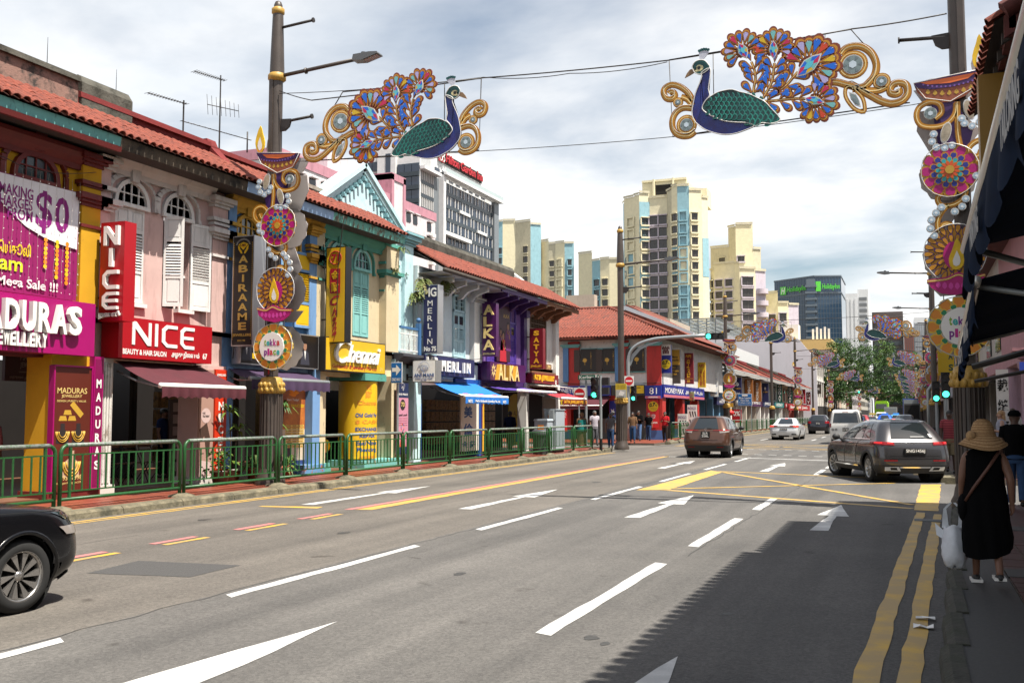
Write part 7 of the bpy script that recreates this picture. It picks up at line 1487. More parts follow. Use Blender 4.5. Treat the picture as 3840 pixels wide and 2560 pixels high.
# ---- far row: low shophouses from y=82 to 160 ---------
FARC=[((.14,.30,.46),'blue'),((.55,.53,.50),'white'),((.52,.46,.38),'beige'),((.58,.55,.55),'pale grey'),((.40,.46,.42),'grey green'),((.58,.45,.30),'ochre'),((.42,.10,.08),'red'),((.6,.57,.5),'ivory')]
ys=[82,91,100,110,120,130,140,150,160]
for i,(y0,y1)in enumerate(zip(ys,ys[1:])):
 col,cn=FARC[i];m=paint('far_%s_plaster'%cn.replace(' ','_'),col)
 T=thing('shophouse','distant %s shophouse under low red tiles, %s beyond the pawnshop'%(cn,('first','second','third','fourth','fifth','sixth','seventh','eighth')[i]),'shophouse',(-17,(y0+y1)/2,0),'low shophouses in the far left row')
 zE=5.45;b=U(m);b.box(-15.6,-15.3,y0,y1,2.9,zE);b.box(-22,-15.6,y0,y0+.3,.1,zE);b.build('wall',T)
 b=U(M_dark);b.box(-17.6,-17.5,y0,y1,.1,2.9);b.build('shop_interior',T)
 for k in range(3):y=y0+(y1-y0)*k/3;b=U(M_white if i%2 else m);b.box(-15.5,-15.,y,y+.5,.1,2.9);b.build('column',T)
 for k in range(3):
  y=y0+(y1-y0)*(k+.3)/3;b=U(M_shut if k%2 else plain('far_shutter_%d'%(i%3),((.1,.25,.24),(.35,.34,.3),(.2,.12,.08))[i%3],.6));b.box(-15.3,-15.22,y,y+1.2,3.4,5.);wd=b.build('window',T);b=U(M_pane);b.box(-15.22,-15.2,y+.1,y+1.1,4.3,4.9);b.build('pane',wd)
 r=U(M_hip);n=int((y1-y0)/.25)
 P_=[[(-13.7-t*4.2,y0+(y1-y0)*k/(2*n),5.45+t*2.+(.07 if k%2 else 0)-.05*(t*12%1))for k in range(2*n+1)]for t in[j/12 for j in range(13)]]
 r.grid(P_,False);ro=stuff(r.build('roof',T));del ro['kind']
 b=U(M_redpl if i%2 else M_moss);b.box(-18.4,-17.8,y0,y1,7.3,7.75);b.box(-18.2,-13.75,y0-.12,y0+.12,5.3,5.4);b.prism([(-13.9,5.5),(-17.9,7.4),(-17.9,7.75),(-13.9,5.75)],y0-.12,y0+.12,ax=1);b.build('party_wall',T)
 b=U(plain('far_fascia',(.35,.33,.3),.7));b.box(-13.85,-13.75,y0,y1,5.15,5.4);b.build('fascia',T)
 P=thing('shop_sign','distant %s fascia sign on the %s shophouse of the far row'%(('navy','brown','purple','dark blue','teal','red','white','black')[i],('first','second','third','fourth','fifth','sixth','seventh','eighth')[i]),'sign',(-15,y0,2.5),'fascia signs of the far left row')
 sm_=(NVS,BRD,PSN,NV,plain('sign_teal',(.02,.16,.16),.4),RD,AM,BK)[i];b=U(sm_);b.box(-15.,-14.7,y0+.4,y1-.4,2.45,3.1);b.build('sign_board',P);puts(P,('ARTHESDAM','MONEYMAX','JEWELS','JEWELLERY','GODAY','ISHTARA','DMY','GRK')[i],y0+1.5,y1-2,2.6,2.95,-14.697,M_wl if i!=6 else BP)
for y0,z1,m in((70,3.4,CBL),(76,3.4,SB)):pass
VS=[('navy banner with a white flower emblem hanging on the far row',-14.6,-13.87,90,2.91,4.92,NVS,(('ARTHESDAM',.1,.9,.48,.55,OCH,'h'),('●',.32,.68,.62,.8,M_wl,'h'),('அணிகலன்',.2,.8,.25,.35,M_wl,'h'))),('orange vertical banner nearer of the two with white lettering',-14.6,-13.85,96.8,2.85,5.,plain('banner_rust_orange',(.34,.12,.025),.5),(('MONEYMAX',.35,.68,.28,.96,M_wl,'v'),)),('orange vertical banner farther of the two with sideways lettering',-14.6,-13.88,102.6,2.92,5.03,plain('banner_rust_orange',(.34,.12,.025),.5),(('MONEYMAX',.32,.66,.06,.92,M_wl,'r'),)),('second navy banner with round white emblem on the far row',-14.6,-13.95,108.8,2.93,4.95,NVS,(('ARTHESDAM',.1,.9,.5,.57,OCH,'h'),('●',.35,.65,.64,.8,M_wl,'h'))),('dark green vertical sign with white letters nearer of the pair',-14.6,-14.05,121.9,3.01,5.2,plain('sign_dark_green',(.008,.07,.05),.4),(('GODAY',.2,.8,.04,.98,M_wl,'v'),)),('dark green vertical sign with white letters farther of the pair',-14.6,-14.07,133,3.,5.11,plain('sign_dark_green',(.008,.07,.05),.4),(('GODAY',.2,.8,.04,.98,M_wl,'v'),)),('distant crimson vertical sign on the far row',-14.6,-13.93,149.3,3.15,5.21,plain('sign_crimson_red',(.4,.01,.025),.4),(('ISHTARA',.3,.7,.05,.8,M_wl,'v'),)),('distant maroon vertical sign with white stacked letters',-14.6,-13.97,157.7,3.07,5.,MRN,(('DMY',.15,.85,.05,.95,M_wl,'v'),)),('distant black vertical sign with white stacked letters',-14.6,-13.86,166.2,3.14,5.1,BK,(('GRK',.2,.85,.05,.95,M_wl,'v'),)),('distant dark sign with a white letter in a ring',-14.6,-13.6,173,5.,6.6,BRD,(('M',.3,.7,.35,.65,M_wl,'h'),)),('distant tall red sign with pale characters',-14.6,-14.1,188.8,4.44,7.,RD,(('金店',.2,.8,.2,.8,M_wl,'v'),))]
for v in VS:vsign(v[0],v[1],v[2],v[3],v[4],v[5],v[6],v[7])
P=thing('shop_sign','long red fascia sign with white lettering in the far row','sign',(-14,140,2.2));b=U(RD);b.box(-14.5,-14.3,131,160,2.15,2.95);b.build('sign_board',P);puts(P,'Bismi Gold  Jewels',133,156,2.3,2.8,-14.297,M_wl)
# red round emblem poster and lantern
P=board('poster','red zero percent poster below the blue bus lane sign','poster',-15.1,-14.2,92,.9,2.1,RD,th=.05);put(P,'0%',-14.95,-14.35,1.5,1.95,91.995,M_wl)
b=U(plain('lantern_red',(.5,.015,.015),.6));b.lathe((-13.9,84,1.55),[(0,0),(.25,.05),(.34,.22),(.25,.4),(0,.45)],14);b.use(OCH);b.cyl((-13.9,84,2.),(-13.9,84,2.12),.14,n=10);b.box(-14.15,-13.65,83.95,84.05,2.25,2.6);tag(b.build('lantern'),'round red lantern hanging in the far arcade by the railing','lantern')
# tall white end wall and ornate building beyond
T=thing('ornate_building','ornate white three storey shophouse with dark shutters and a blank white end wall','building',(-20,180,0))
b=U(mat('bare_white_end_wall',(.60,.57,.60),.85,var=.05,vs=.2,stain=(.48,.46,.47),st=(.5,.8),sscale=(.3,.3,.05)));b.prism([(-40,0),(-40,15.4),(-18.2,14.6),(-16.2,13.6),(-13.6,10.2),(-13.6,0)],165,165.4,ax=1);b.build('end_wall',T)
b=U(plain('ornate_white',(.62,.59,.54),.8));b.box(-30,-14.4,165.4,214,0,11.5);b.box(-14.4,-14.1,165.4,214,11,11.5);b.box(-14.4,-14.15,165.4,214,7.2,7.5)
for k in range(13):b.box(-14.4,-14.2,165.6+k*4,166.2+k*4,3,11.2)
b.build('wall',T)
for fz in(4.6,8.2):
 for k in range(12):b=U(M_shut if k%3 else M_bann);b.box(-14.4,-14.3,166.8+k*4,169+k*4,fz,fz+2.2);b.build('window',T)
b=U(M_hip);b.prism([(-13.6,11.3),(-22,14.6),(-30,11.3)],165.5,214,ax=1);b.build('roof',T)
b=U(M_dark);b.box(-14.4,-14.3,166,213,.1,3.);b.build('shopfront',T)
for i,(y0,y1,h,c,l)in enumerate(((214,240,9,(.55,.40,.30),'distant salmon shophouse block past the ornate building'),(240,275,10,(.5,.46,.36),'distant cream shophouse block near the green bus'),(275,330,9,(.42,.38,.38),'far greyish shophouse block on the left side'),(330,420,12,(.45,.42,.36),'farthest left street block before the trees end'))):
 T=thing('street_block',l,'building',(-20,y0,0),'far street blocks');b=U(paint('far_block_%d'%i,c));b.box(-30,-14.5,y0,y1,0,h);b.build('wall',T)
 for k in range(int((y1-y0)/4)):
  for z in(4.2,7.):b=U(M_glass);b.box(-14.5,-14.45,y0+1+k*4,y0+2.8+k*4,z,z+1.6);b.build('window',T)
 b=U(M_dark);b.box(-14.5,-14.44,y0+.5,y1-.5,.2,3.);b.build('shopfront',T)
 # ================ towers and large buildings behind
 # a) office hotel with dark glazing and red roof lettering
HW=paint('hotel_white_render',(.66,.66,.65),stain=(.5,.5,.49),st=(.55,.85));HG=glassy('hotel_glass',(.02,.034,.06),.08);HP=plain('hotel_slate_panel',(.03,.042,.052),.35);HGR=plain('hotel_grey_panel',(.17,.19,.205),.5)
T=thing('hotel_tower','white hotel tower with dark blue ribbon glazing and red rooftop lettering','tower',(-60,120,0))
FM=frame((-56.4,110.2,0),(0,1,0),(1,0,0),(0,0,1))
FM2=frame((-65.1,110.2,0),(1,0,0),(0,-1,0),(0,0,1))
def mbx(T_,nm,M_,m,*bs):
 b=MB(M_).use(m)
 for q in bs:b.box(*q)
 return b.build(nm,T_)
mbx(T,'core',FM,HW,(0,25.4,-12,-.3,0,32.4),(5.5,25.5,-12,-1.2,32.4,37.6),(5.7,6.4,-.3,.6,20,33.2),(5.7,25.5,-.3,1.,32.9,33.25),(6.4,15,-.2,.5,25.2,25.7),(0,5,-6,.7,32.4,32.8))
mbx(T,'end_wall',FM2,HW,(0,8.7,-.3,0,0,34.6),(2.9,5.5,0,.5,0,35.2));mbx(T,'slot',FM2,HG,(4.1,4.8,.5,.55,20,34.6))
mbx(T,'side_panel',FM,HGR,(4.2,5.7,-.3,-.1,0,32.4));mbx(T,'side_panel',FM,HGR,(23.8,25.5,-.3,.2,0,34.2))
for f in range(8):
 z=31.2-f*1.72
 mbx(T,'spandrel',FM,HP,(6.5,23.8,-.3,-.12,z-.5,z));mbx(T,'spandrel',FM,HP,(0,4.2,-.3,-.1,z-.5,z));mbx(T,'spandrel',FM2,HP,(5.55,8.7,0,.3,z+.3,z+.85))
 for k in range(18):x0=6.5+17.3*k/18;mbx(T,'pane',FM,HG,(x0+.05,x0+.91,-.3,-.2,z,z+1.2))
 for k in range(4):mbx(T,'pane',FM,HG,(k*1.05,k*1.05+1,-.3,-.2,z,z+1.2))
 for k in range(3):mbx(T,'pane',FM2,HG,(5.6+k*1.04,6.58+k*1.04,0,.2,z+.88,z+1.95));mbx(T,'pane',FM2,HG,(.1+k*.95,.98+k*.95,0,.2,z+1.4,z+2.6))if f%2==0 else None
 b=MB(FM).use(M_white)
 for k in range(37):
  if(k*7+f*3)%5<2:x0=6.5+17.3*k/36;b.box(x0-.045,x0+.045,-.2,-.1,z,z+1.2)
 for k in range(9):b.box(k*.5-.04,k*.5+.04,-.2,-.05,z,z+1.2)
 stuff(b.build('mullion',T))
 if f in(1,2,5):x0=(7,12,18)[f%3];mbx(T,'ledge',FM,HW,(x0,x0+3.4,-.2,.1,z-.45,z-.05))
for k in range(8):mbx(T,'pane',FM,HG,(6.6+k*2.2,8+k*2.2,-1.2,-1.1,33.3,34.3))
mbx(T,'balustrade',FM,plain('glass_rail',(.40,.48,.48),.1),(5.8,25.4,.9,.94,33.25,33.8))
b=MB(FM).use(M_iron)
for k in range(44):b.box(8+k*.32,8.12+k*.32,-1.1,-1,35.3,36.7)
b.box(8,22,-1.1,-1.05,35.4,35.5);b.box(8,22,-1.1,-1.05,36.5,36.6);stuff(b.build('sign_lattice',T))
P=thing('rooftop_sign','red rooftop lettering with a square knot emblem on the hotel','sign',(-57,118,35.4));RTR=plain('rooftop_red',(.48,.02,.03),.45)
b=U(RTR);b.text('Hilton Garden Inn',(-57.3,119.6,35.55),(0,1,0),UPZ,12.4,1.2,.12,.01);b.build('lettering',P)
e_=mbx(P,'emblem_board',FM,RTR,(7.3,9,-.95,-.9,35.3,37));b=U(M_wl)
for dy in(-.4,.4):
 for dz in(-.4,.4):b.tube([(-57.2,118.35+dy+.35*cos(a),36.15+dz+.36*sin(a))for a in[k*pi/6 for k in range(12)]],.06,4,True)
b.build('knot_emblem',e_)
# b) pink and white flats
T=thing('apartment_block','low white apartment block with pink parapet bands behind the sky blue gable','building',(-52,88,0));PKB=paint('pink_band',(.46,.22,.27));PWW=paint('flats_white',(.62,.58,.59));W0=I4()
mbx(T,'wall',W0,PWW,(-62,-48,68,97.6,0,22.8),(-54,-49.5,78,84,23,26),(-50,-47.8,87.2,90,0,25.2))
mbx(T,'pink_parapet',W0,PKB,(-62,-47.9,67.9,97.7,22.8,23.7),(-50.1,-47.7,87.1,87.6,20,25.8),(-50.1,-47.7,89.6,90.1,20,25.8),(-50.1,-47.7,87.1,90.1,25.2,25.9))
for yy,zz in[(69+k*1.9,21.2)for k in range(9)]+[(90.8+k*1.5,21.6)for k in range(2)]+[(95.6,21.4-j*1.5)for j in range(3)]:
 b=U(M_glass);b.box(-48,-47.95,yy,yy+.9,zz,zz+.95);w_=b.build('window',T);mbx(w_,'hood',W0,PWW,(-48,-47.6,yy-.1,yy+1,zz+1,zz+1.1))
for k in range(3):mbx(T,'aircon_unit',W0,M_white,(-48,-47.5,96,96.8,20.8-k*1.5,21.2-k*1.5))
# c) cream and pale blue housing towers
CY=paint('housing_cream',(.74,.67,.46),stain=(.55,.50,.34),st=(.55,.85));CYD=paint('housing_shaded_cream',(.54,.49,.35));CBU=paint('housing_pale_blue',(.27,.46,.52));HLI=paint('housing_lilac',(.52,.46,.52));HWN=glassy('housing_window',(.035,.03,.028),.2)  # tan is the cream darkened to paint shaded faces, also on copings
WINM={}
def win_mesh(w,h,m=None,sill=True,key=''):
 k=(round(w,2),round(h,2),key)
 if k not in WINM:
  b=U(HWN);b.box(0,w,-.04,0,0,h);b.use(plain('window_bar',(.10,.09,.085),.5));b.box(w/2-.05,w/2+.05,-.1,-.04,0,h);b.box(0,w,-.1,-.04,h*.62,h*.62+.08)
  if sill:b.use(m or CY);b.box(-.15,w+.15,-.4,0,-.35,0);b.box(-.15,w+.15,-.45,0,h,h+.2);b.box(-.3,-.05,-.35,0,0,h)
  WINM[k]=b.mesh('window')
 return WINM[k]
def zigtower(label,pts,z1,cols,fz,nf,z0=0,extra=None,group='cream and pale blue housing towers',floor=None):
 """pts: plan polyline of the visible faces left to right (x,y); cols[i]: material, window spec per face"""
 T=thing('housing_tower',label,'tower',(sum(p[0]for p in pts)/len(pts),pts[0][1],z0),group)
 back=[(pts[-1][0]*1.09,pts[-1][1]+18),(pts[0][0]*1.03,pts[0][1]+18)]
 for i,(p,q)in enumerate(zip(pts,pts[1:])):
  m,ztop,win=cols[i];b=U(m);d_=Vector((q[0]-p[0],q[1]-p[1],0));L_=d_.length;d_.normalize();n_=Vector((d_.y,-d_.x,0))
  b.add([(p[0],p[1],z0),(q[0],q[1],z0),(q[0],q[1],ztop),(p[0],p[1],ztop),(p[0]-n_.x*.6,p[1]-n_.y*.6,ztop),(q[0]-n_.x*.6,q[1]-n_.y*.6,ztop)],[(0,1,2,3),(3,2,5,4)]);fo=b.build('facade',T)
  b=U(CYD);b.add([(p[0]+n_.x*.25,p[1]+n_.y*.25,ztop),(q[0]+n_.x*.25,q[1]+n_.y*.25,ztop),(q[0]-n_.x*.5,q[1]-n_.y*.5,ztop+.5),(p[0]-n_.x*.5,p[1]-n_.y*.5,ztop+.5),(p[0]+n_.x*.25,p[1]+n_.y*.25,ztop+.5),(q[0]+n_.x*.25,q[1]+n_.y*.25,ztop+.5)],[(0,1,5,4),(4,5,2,3)]);b.build('coping',fo)
  if win:
   kind,u0,u1,h=win;fl=floor or(ztop-6-22)/nf
   for f in range(nf):
    z=fz-f*(floor or 2.85)
    if z<z0:break
    for(a,c)in([(u0,u1)]if isinstance(u0,float)else list(zip(u0,u1))):
     o_=Vector((p[0],p[1],z))+d_*(L_*a)+n_*.02;w=L_*(c-a)
     if kind=='win':me=win_mesh(w,h,m if m is not CBU else CBU,True,m.name)
     elif kind=='big':me=win_mesh(w,h,HLI,True,'big')
     else:
      k_=('niche',round(w,2),m.name)
      if k_ not in WINM:bb=U(m);bb.add([(0,0,0),(w,0,0),(w,0,h),(0,0,h),(.1,-.0,0)],[]);bb.box(-.25,0,-.4,0,-.25,h+.25);bb.box(w,w+.25,-.4,0,-.25,h+.25);bb.box(0,w,-.4,0,h,h+.25);bb.box(0,w,-.4,0,-.25,0);WINM[k_]=bb.mesh('niche')
      me=WINM[k_]
     o=bpy.data.objects.new('window'if kind!='niche'else'niche',me);COL.objects.link(o);o.parent=fo
     o.matrix_local=WM[T.name].inverted()@Matrix(((d_.x,-n_.x,0,o_.x),(d_.y,-n_.y,0,o_.y),(0,0,1,o_.z),(0,0,0,1)))
 b=U(CY);pl=list(pts)+back;zt=min(c[1]for c in cols);b.add([(x,y,zt-.1)for x,y in pl],[tuple(range(len(pl)))]);b.add([(*pts[-1],z0),(*back[0],z0),(*back[0],zt),(*pts[-1],zt),(*pts[0],z0),(*back[1],z0),(*back[1],zt),(*pts[0],zt)],[(0,1,2,3),(5,4,7,6)]);b.build('rear_mass',T)
 return T
main=zigtower('tallest cream housing tower with pale blue recesses and dark bay windows',[(-62.8,230),(-62.2,228.5),(-59.3,227),(-57.9,226.2),(-55.8,227.6),(-51.6,227.6),(-50,225.4),(-48.5,224.6),(-45.8,224.8),(-43.2,226.5),(-42.1,228)],53.2,[(CBU,52.,None),(CY,53.,('niche',.4,.95,1.9)),(CY,53.2,None),(CY,53.6,('win',.2,.9,1.7)),(CY,52.4,('big',(.02,.54),(.5,.98),2.1)),(CYD,53.6,None),(CY,54.2,('win',.1,.9,1.7)),(CBU,54.,('niche',.2,.75,1.9)),(CY,53.,('win',.15,.65,1.7)),(CY,51.4,None)],46.,10)
b=U(CY);b.box(-58.6,-47.8,232,242,53,57.2);b.use(M_dark);b.box(-55.3,-51.2,231.9,232,54,56.4);b.use(CY);b.box(-58.6,-47.8,231.6,232.4,57.2,57.7);b.box(-55.8,-55.4,231,232,53,57.7);b.box(-51.1,-50.7,231,232,53,57.7);b.box(-46.4,-43.4,234,240,51,55.2);b.build('roof_house',main)
def fpanel(p,q,m,z0,z1,nm):n_=Vector((q[1]-p[1],p[0]-q[0],0)).normalized()*.06;b=U(m);b.add([(p[0]+n_.x,p[1]+n_.y,z0),(q[0]+n_.x,q[1]+n_.y,z0),(q[0]+n_.x,q[1]+n_.y,z1),(p[0]+n_.x,p[1]+n_.y,z1)],[(0,1,2,3)]);b.build(nm,main)
for p_,q_,m_,z0,z1 in[((-61,227.88),(-59.3,227),CBU,31,39.6)]+[((-57.9,226.2),(-55.8,227.6),CBU,a,c)for a,c in((33,36),(26,29),(41.6,51.5))]+[((-50,225.4),(-48.5,224.6),CBU,a,c)for a,c in((31,40),(24,27))]+[((-48.5,224.6),(-45.8,224.8),CY,31,40),((-43.2,226.5),(-42.1,228),CBU,33,42)]:fpanel(p_,q_,m_,z0,z1,'colour_panel')
for i,ch in enumerate('672A'):b=U(plain('block_number',(.12,.18,.2),.6));b.text(ch,(-62.1,228.2,37-i*3.4),Vector((2.9,-1.5,0)).normalized(),UPZ,.8,1.9,.02,.01);b.build('block_number',main)
zigtower('left cream housing block behind the white hotel, nearest it',[(-112,262),(-109,260),(-106.5,260),(-103,261),(-98,260),(-95.6,262)],56,[(CY,56,('win',.2,.9,1.8)),(CBU,56.4,('win',.3,.9,1.8)),(CY,56.6,None),(CYD,56,('win',.55,.8,1.8)),(CBU,55,None)],47,9)
b=zigtower('second cream housing block with shaded balconies left of the tall tower',[(-97,264),(-93.5,262.5),(-91.5,262.5),(-88.5,261.8),(-86,262.5)],49,[(CY,50.5,None),(CYD,49.5,('win',.2,.8,1.6)),(CY,49.6,('niche',.2,.7,1.7)),(CBU,49.2,('win',.35,.75,1.7))],43,8)
zigtower('lower cream and blue housing block just left of the slim lamp post',[(-84.5,262),(-80.2,260.8),(-77.5,259.5),(-74.8,259.2),(-71.5,260),(-69,261)],43,[(CY,46,None),(CBU,43.6,('win',.3,.85,1.8)),(CY,43.8,('win',.25,.8,1.8)),(CY,43.6,None),(CBU,43.2,('win',.4,.8,1.7))],36.5,6)
zigtower('stepped cream housing block right of the tall tower',[(-44.2,242),(-39.7,241),(-37.7,239.5),(-33.8,240.5),(-32.2,242)],45,[(CYD,42,('win',.5,.8,1.4)),(CYD,46.6,None),(CY,47,('big',.1,.5,1.3)),(CYD,41,None)],38,3)
blk_=zigtower('cream block with dark bay windows and rounded lilac balconies',[(-43.2,236),(-42.2,234.8),(-37.2,234),(-36,233.4),(-32.6,235.2),(-30.6,237.5)],36.8,[(CY,35.6,('win',.3,.8,1.6)),(CY,36.9,('big',(.1,.58),(.4,.88),1.6)),(CY,36.6,None),(CY,35.4,('big',.15,.85,2.)),(HLI,35,None)],31.5,7,floor=2.75)
zigtower('farther cream block with lilac balconies beside the dark office tower',[(-34,254),(-32.8,252.6),(-29.6,252),(-27.2,253),(-25,255)],31,[(CY,31.5,None),(CY,31.6,('big',.3,.8,1.7)),(CY,29,('big',.1,.8,2.)),(HLI,28.6,None)],24.5,6,floor=2.8)
for k in range(6):
 z=31.2-k*2.75;b=U(HLI);b.lathe((-31.4,236.4,z-1.6),[(1.5,0),(1.5,1.1)],16);b.lathe((-31.4,236.4,z-1.62),[(0,0),(1.5,0)],16);b.build('round_balcony',blk_)
 # d) dark blue office tower with green lettering
T=thing('office_tower','dark blue glass hotel tower with green rooftop lettering','tower',(-38,425,0));OG=glassy('office_blue_glass',(.022,.055,.10),.1);OGR=plain('office_grey_frame',(.13,.16,.19),.5)
b=U(OG);b.prism([(-51.5,428),(-34.5,417),(-24.4,420),(-24.4,450),(-51.5,450)],0,57,ax=2);b.build('core',T)
a,c,e=Vector((-51.5,428,0)),Vector((-34.5,417,0)),Vector((-24.4,420,0))
PNM=U(OGR);PNM.box(-.06,.06,-.12,0,0,57);me_m=PNM.mesh('mullion')
for(p,q,n)in((a,c,16),(c,e,9)):
 for k in range(n+1):r_=p.lerp(q,k/n);inst(me_m,'mullion',T,tuple(r_))
b=U(OGR);b.box(-37.5,-34.2,415.6,419,0,56)
for k in range(12):b.box(-38.,-33.6,415.2,419.4,24+k*2.6,24.9+k*2.6)
b.build('balcony_stack',T);b=U(OG)
for k in range(11):b.box(-37.4,-34.3,415.3,415.5,25+k*2.6,26.4+k*2.6)
stuff(b.build('pane',T))
b=U(OGR)
for k in range(18):[b.add([(*p_,20+k*2.),(*q_,20+k*2.),(*q_,20.12+k*2.),(*p_,20.12+k*2.)],[(0,1,2,3)])for p_,q_ in(((-51.55,427.9),(-34.55,416.9)),((-34.5,416.9),(-24.35,419.9)))]
stuff(b.build('floor_line',T));b=U(OGR);[b.prism([(-51.8,428.),(-34.5,416.6),(-24.2,419.8),(-24.2,450),(-51.8,450)],z,z+.5,ax=2)for z in(50.2,57.)];b.build('roof_band',T)
P=thing('rooftop_sign','green hotel lettering across the dark tower','sign',(-44,420,52));GRN=mat('sign_bright_green',(.10,.55,.05),.4,var=0)
d1=(c-a).normalized();d2=(e-c).normalized()
b=U(GRN);b.text('HolidayInn',tuple(a+d1*6.5+Vector((0,-.6,51.3))),d1,UPZ,10.5,2.7,.2,.015,.12);b.text('HolidayInn',tuple(c+d2*3+Vector((0,-.6,51.3))),d2,UPZ,7,2.7,.2,.015,.12);b.build('lettering',P)
b=U(GRN);o_=a+d1*3+Vector((0,-.6,51));b.add([tuple(o_),tuple(o_+d1*3),tuple(o_+d1*3+Vector((0,0,3.4))),tuple(o_+Vector((0,0,3.4)))],[(0,1,2,3)]);o_=c+d2*.6+Vector((0,-.6,51));b.add([tuple(o_),tuple(o_+d2*2),tuple(o_+d2*2+Vector((0,0,4))),tuple(o_+Vector((0,0,4)))],[(0,1,2,3)]);b.build('emblem',P);b=U(M_wl);o_=a+d1*3.4+Vector((0,-.65,51.4));b.text('H',tuple(o_),d1,UPZ,2.2,2.6,.02,.02,.25);b.build('emblem_mark',P)
# e) slim white towers and others down the road
SL=plain('slim_tower_white',(.66,.67,.68),.6)
def slab_tower(label,x0,x1,y,h,m,bands,bm,vert=False,nv=8,depth=20):
 T=thing('tower',label,'tower',((x0+x1)/2,y,0),'distant towers down the road');b=U(m);b.box(x0,x1,y,y+depth,0,h);b.build('core',T)
 if vert:
  for k in range(nv):x=x0+(x1-x0)*(k+.25)/nv;b=U(bm);b.box(x,x+(x1-x0)/nv*.5,y-.2,y,2,h-2);b.build('glazing',T)
 else:
  for k in range(bands):z=h-3-k*(h-4)/bands;b=U(bm);b.box(x0+.5,x1-.5,y-.2,y,z-(h-4)/bands*.55,z);b.build('window_band',T)
slab_tower('slim white tower with stacked slot balconies beside the dark office tower',-21.5,-17.2,395,47,SL,3,SL,True,3);slab_tower('slim white tower face with rounded slots',-17.2,-13.4,396,48.5,SL,20,plain('slot_shadow',(.16,.17,.18),.6))
slab_tower('brown and glass tower behind the second right peacock',-13.,-1.5,420,42,plain('tower_brown',(.09,.07,.065),.5),13,plain('tower_glass_dark',(.04,.05,.06),.2));slab_tower('grey ribbed tower with rust stripes',-1.3,2.2,400,34,plain('tower_rib_grey',(.16,.16,.17),.5),3,plain('rib_rust',(.22,.07,.045),.5),True,5);slab_tower('white ribbed tower in the middle distance',2.3,7.5,405,38,SL,3,plain('rib_grey',(.3,.32,.34),.5),True,7)
slab_tower('far white tower topped with turquoise glass',8.5,22,520,42,SL,8,plain('far_window_blue',(.10,.20,.26),.4));b=U(plain('turquoise_glass',(.05,.36,.40),.2));b.box(8.5,22,519,521,43,47.5);tag(b.build('rooftop_screen'),'turquoise glass rooftop screen far down the road','roof screen')
slab_tower('pink and white flats far behind the right decorations',5,14,360,24,plain('flats_pinkish',(.5,.36,.33),.7),9,plain('flats_band_white',(.6,.58,.55),.7))
# f) beige classical block and grey pergola behind the pawnshop roof
T=thing('classical_block','beige classical block with ornate windows behind the pawnshop roof','building',(-35,95,0));BG=paint('beige_stucco',(.46,.38,.30));BGD=plain('rust_moulding',(.24,.08,.05),.6)
b=U(BG);b.box(-46,-25.2,96,110,0,12.2);b.box(-25.2,-22.5,100,110,0,11.4);b.box(-32,-29,95,96,12.2,13.6);b.build('wall',T);b=U(BGD);b.box(-46.1,-25,95.6,110,12.2,12.4);b.box(-46,-25.1,95.8,96,9.9,10.1);b.build('moulding',T)
for k in range(6):
 x=-38.5+k*2.3;b=U(plain('stone_frame',(.5,.46,.4),.7));b.box(x-.15,x+1.25,95.8,96,7.3,9.3);b.add([(x-.2,95.8,9.3),(x+1.3,95.8,9.3),(x+.55,95.8,9.85)],[(0,1,2)]);w_=b.build('window',T);b=U(M_pane);b.box(x+.1,x+1.,95.75,95.8,7.5,9.1);b.build('pane',w_);b=U(M_white);b.box(x+.52,x+.58,95.7,95.75,7.5,9.1);b.build('mullion',w_)
T=thing('rooftop_pergola','grey steel rooftop pergola over a white parapet behind the pawnshop','pergola',(-30,120,8));b=U(plain('roof_white',(.55,.56,.55),.6));b.box(-42,-20.5,120,150,0,10.2);b.build('parapet',T)
b=U(plain('pergola_steel',(.20,.22,.22),.5))
for k in range(20):b.box(-41.5+k*1.05,-41.4+k*1.05,120.2,120.3,10.2,12.9);b.box(-41.5+k*1.05,-41.4+k*1.05,120.2,148,12.9,13.1)
for k in range(12):b.box(-41.8,-20.8,120.1+k*2.4,120.2+k*2.4,13.1,13.25)
for k in range(5):b.box(-41.8,-20.8,120.15,120.2,10.7+k*.45,10.75+k*.45)
stuff(b.build('steel_lattice',T))
T=thing('yellow_roof_building','cream building with a yellow parapet and rooftop antennas over the far row','building',(-18,220,0));b=U(plain('roof_cream',(.58,.55,.48),.7));b.box(-27,-14.9,216,236,0,15);b.build('wall',T);b=U(plain('parapet_yellow',(.62,.45,.17),.6));b.box(-27.2,-14.7,215.8,236,15,17.2);b.build('parapet',T);b=U(M_white);[b.box(-18.8+k*.8,-18.4+k*.8,219,219.3,17.2,19.6+.4*(k%2))for k in range(5)];b.box(-25,-21.5,218,222,17.2,20.6);b.build('roof_antenna',T)
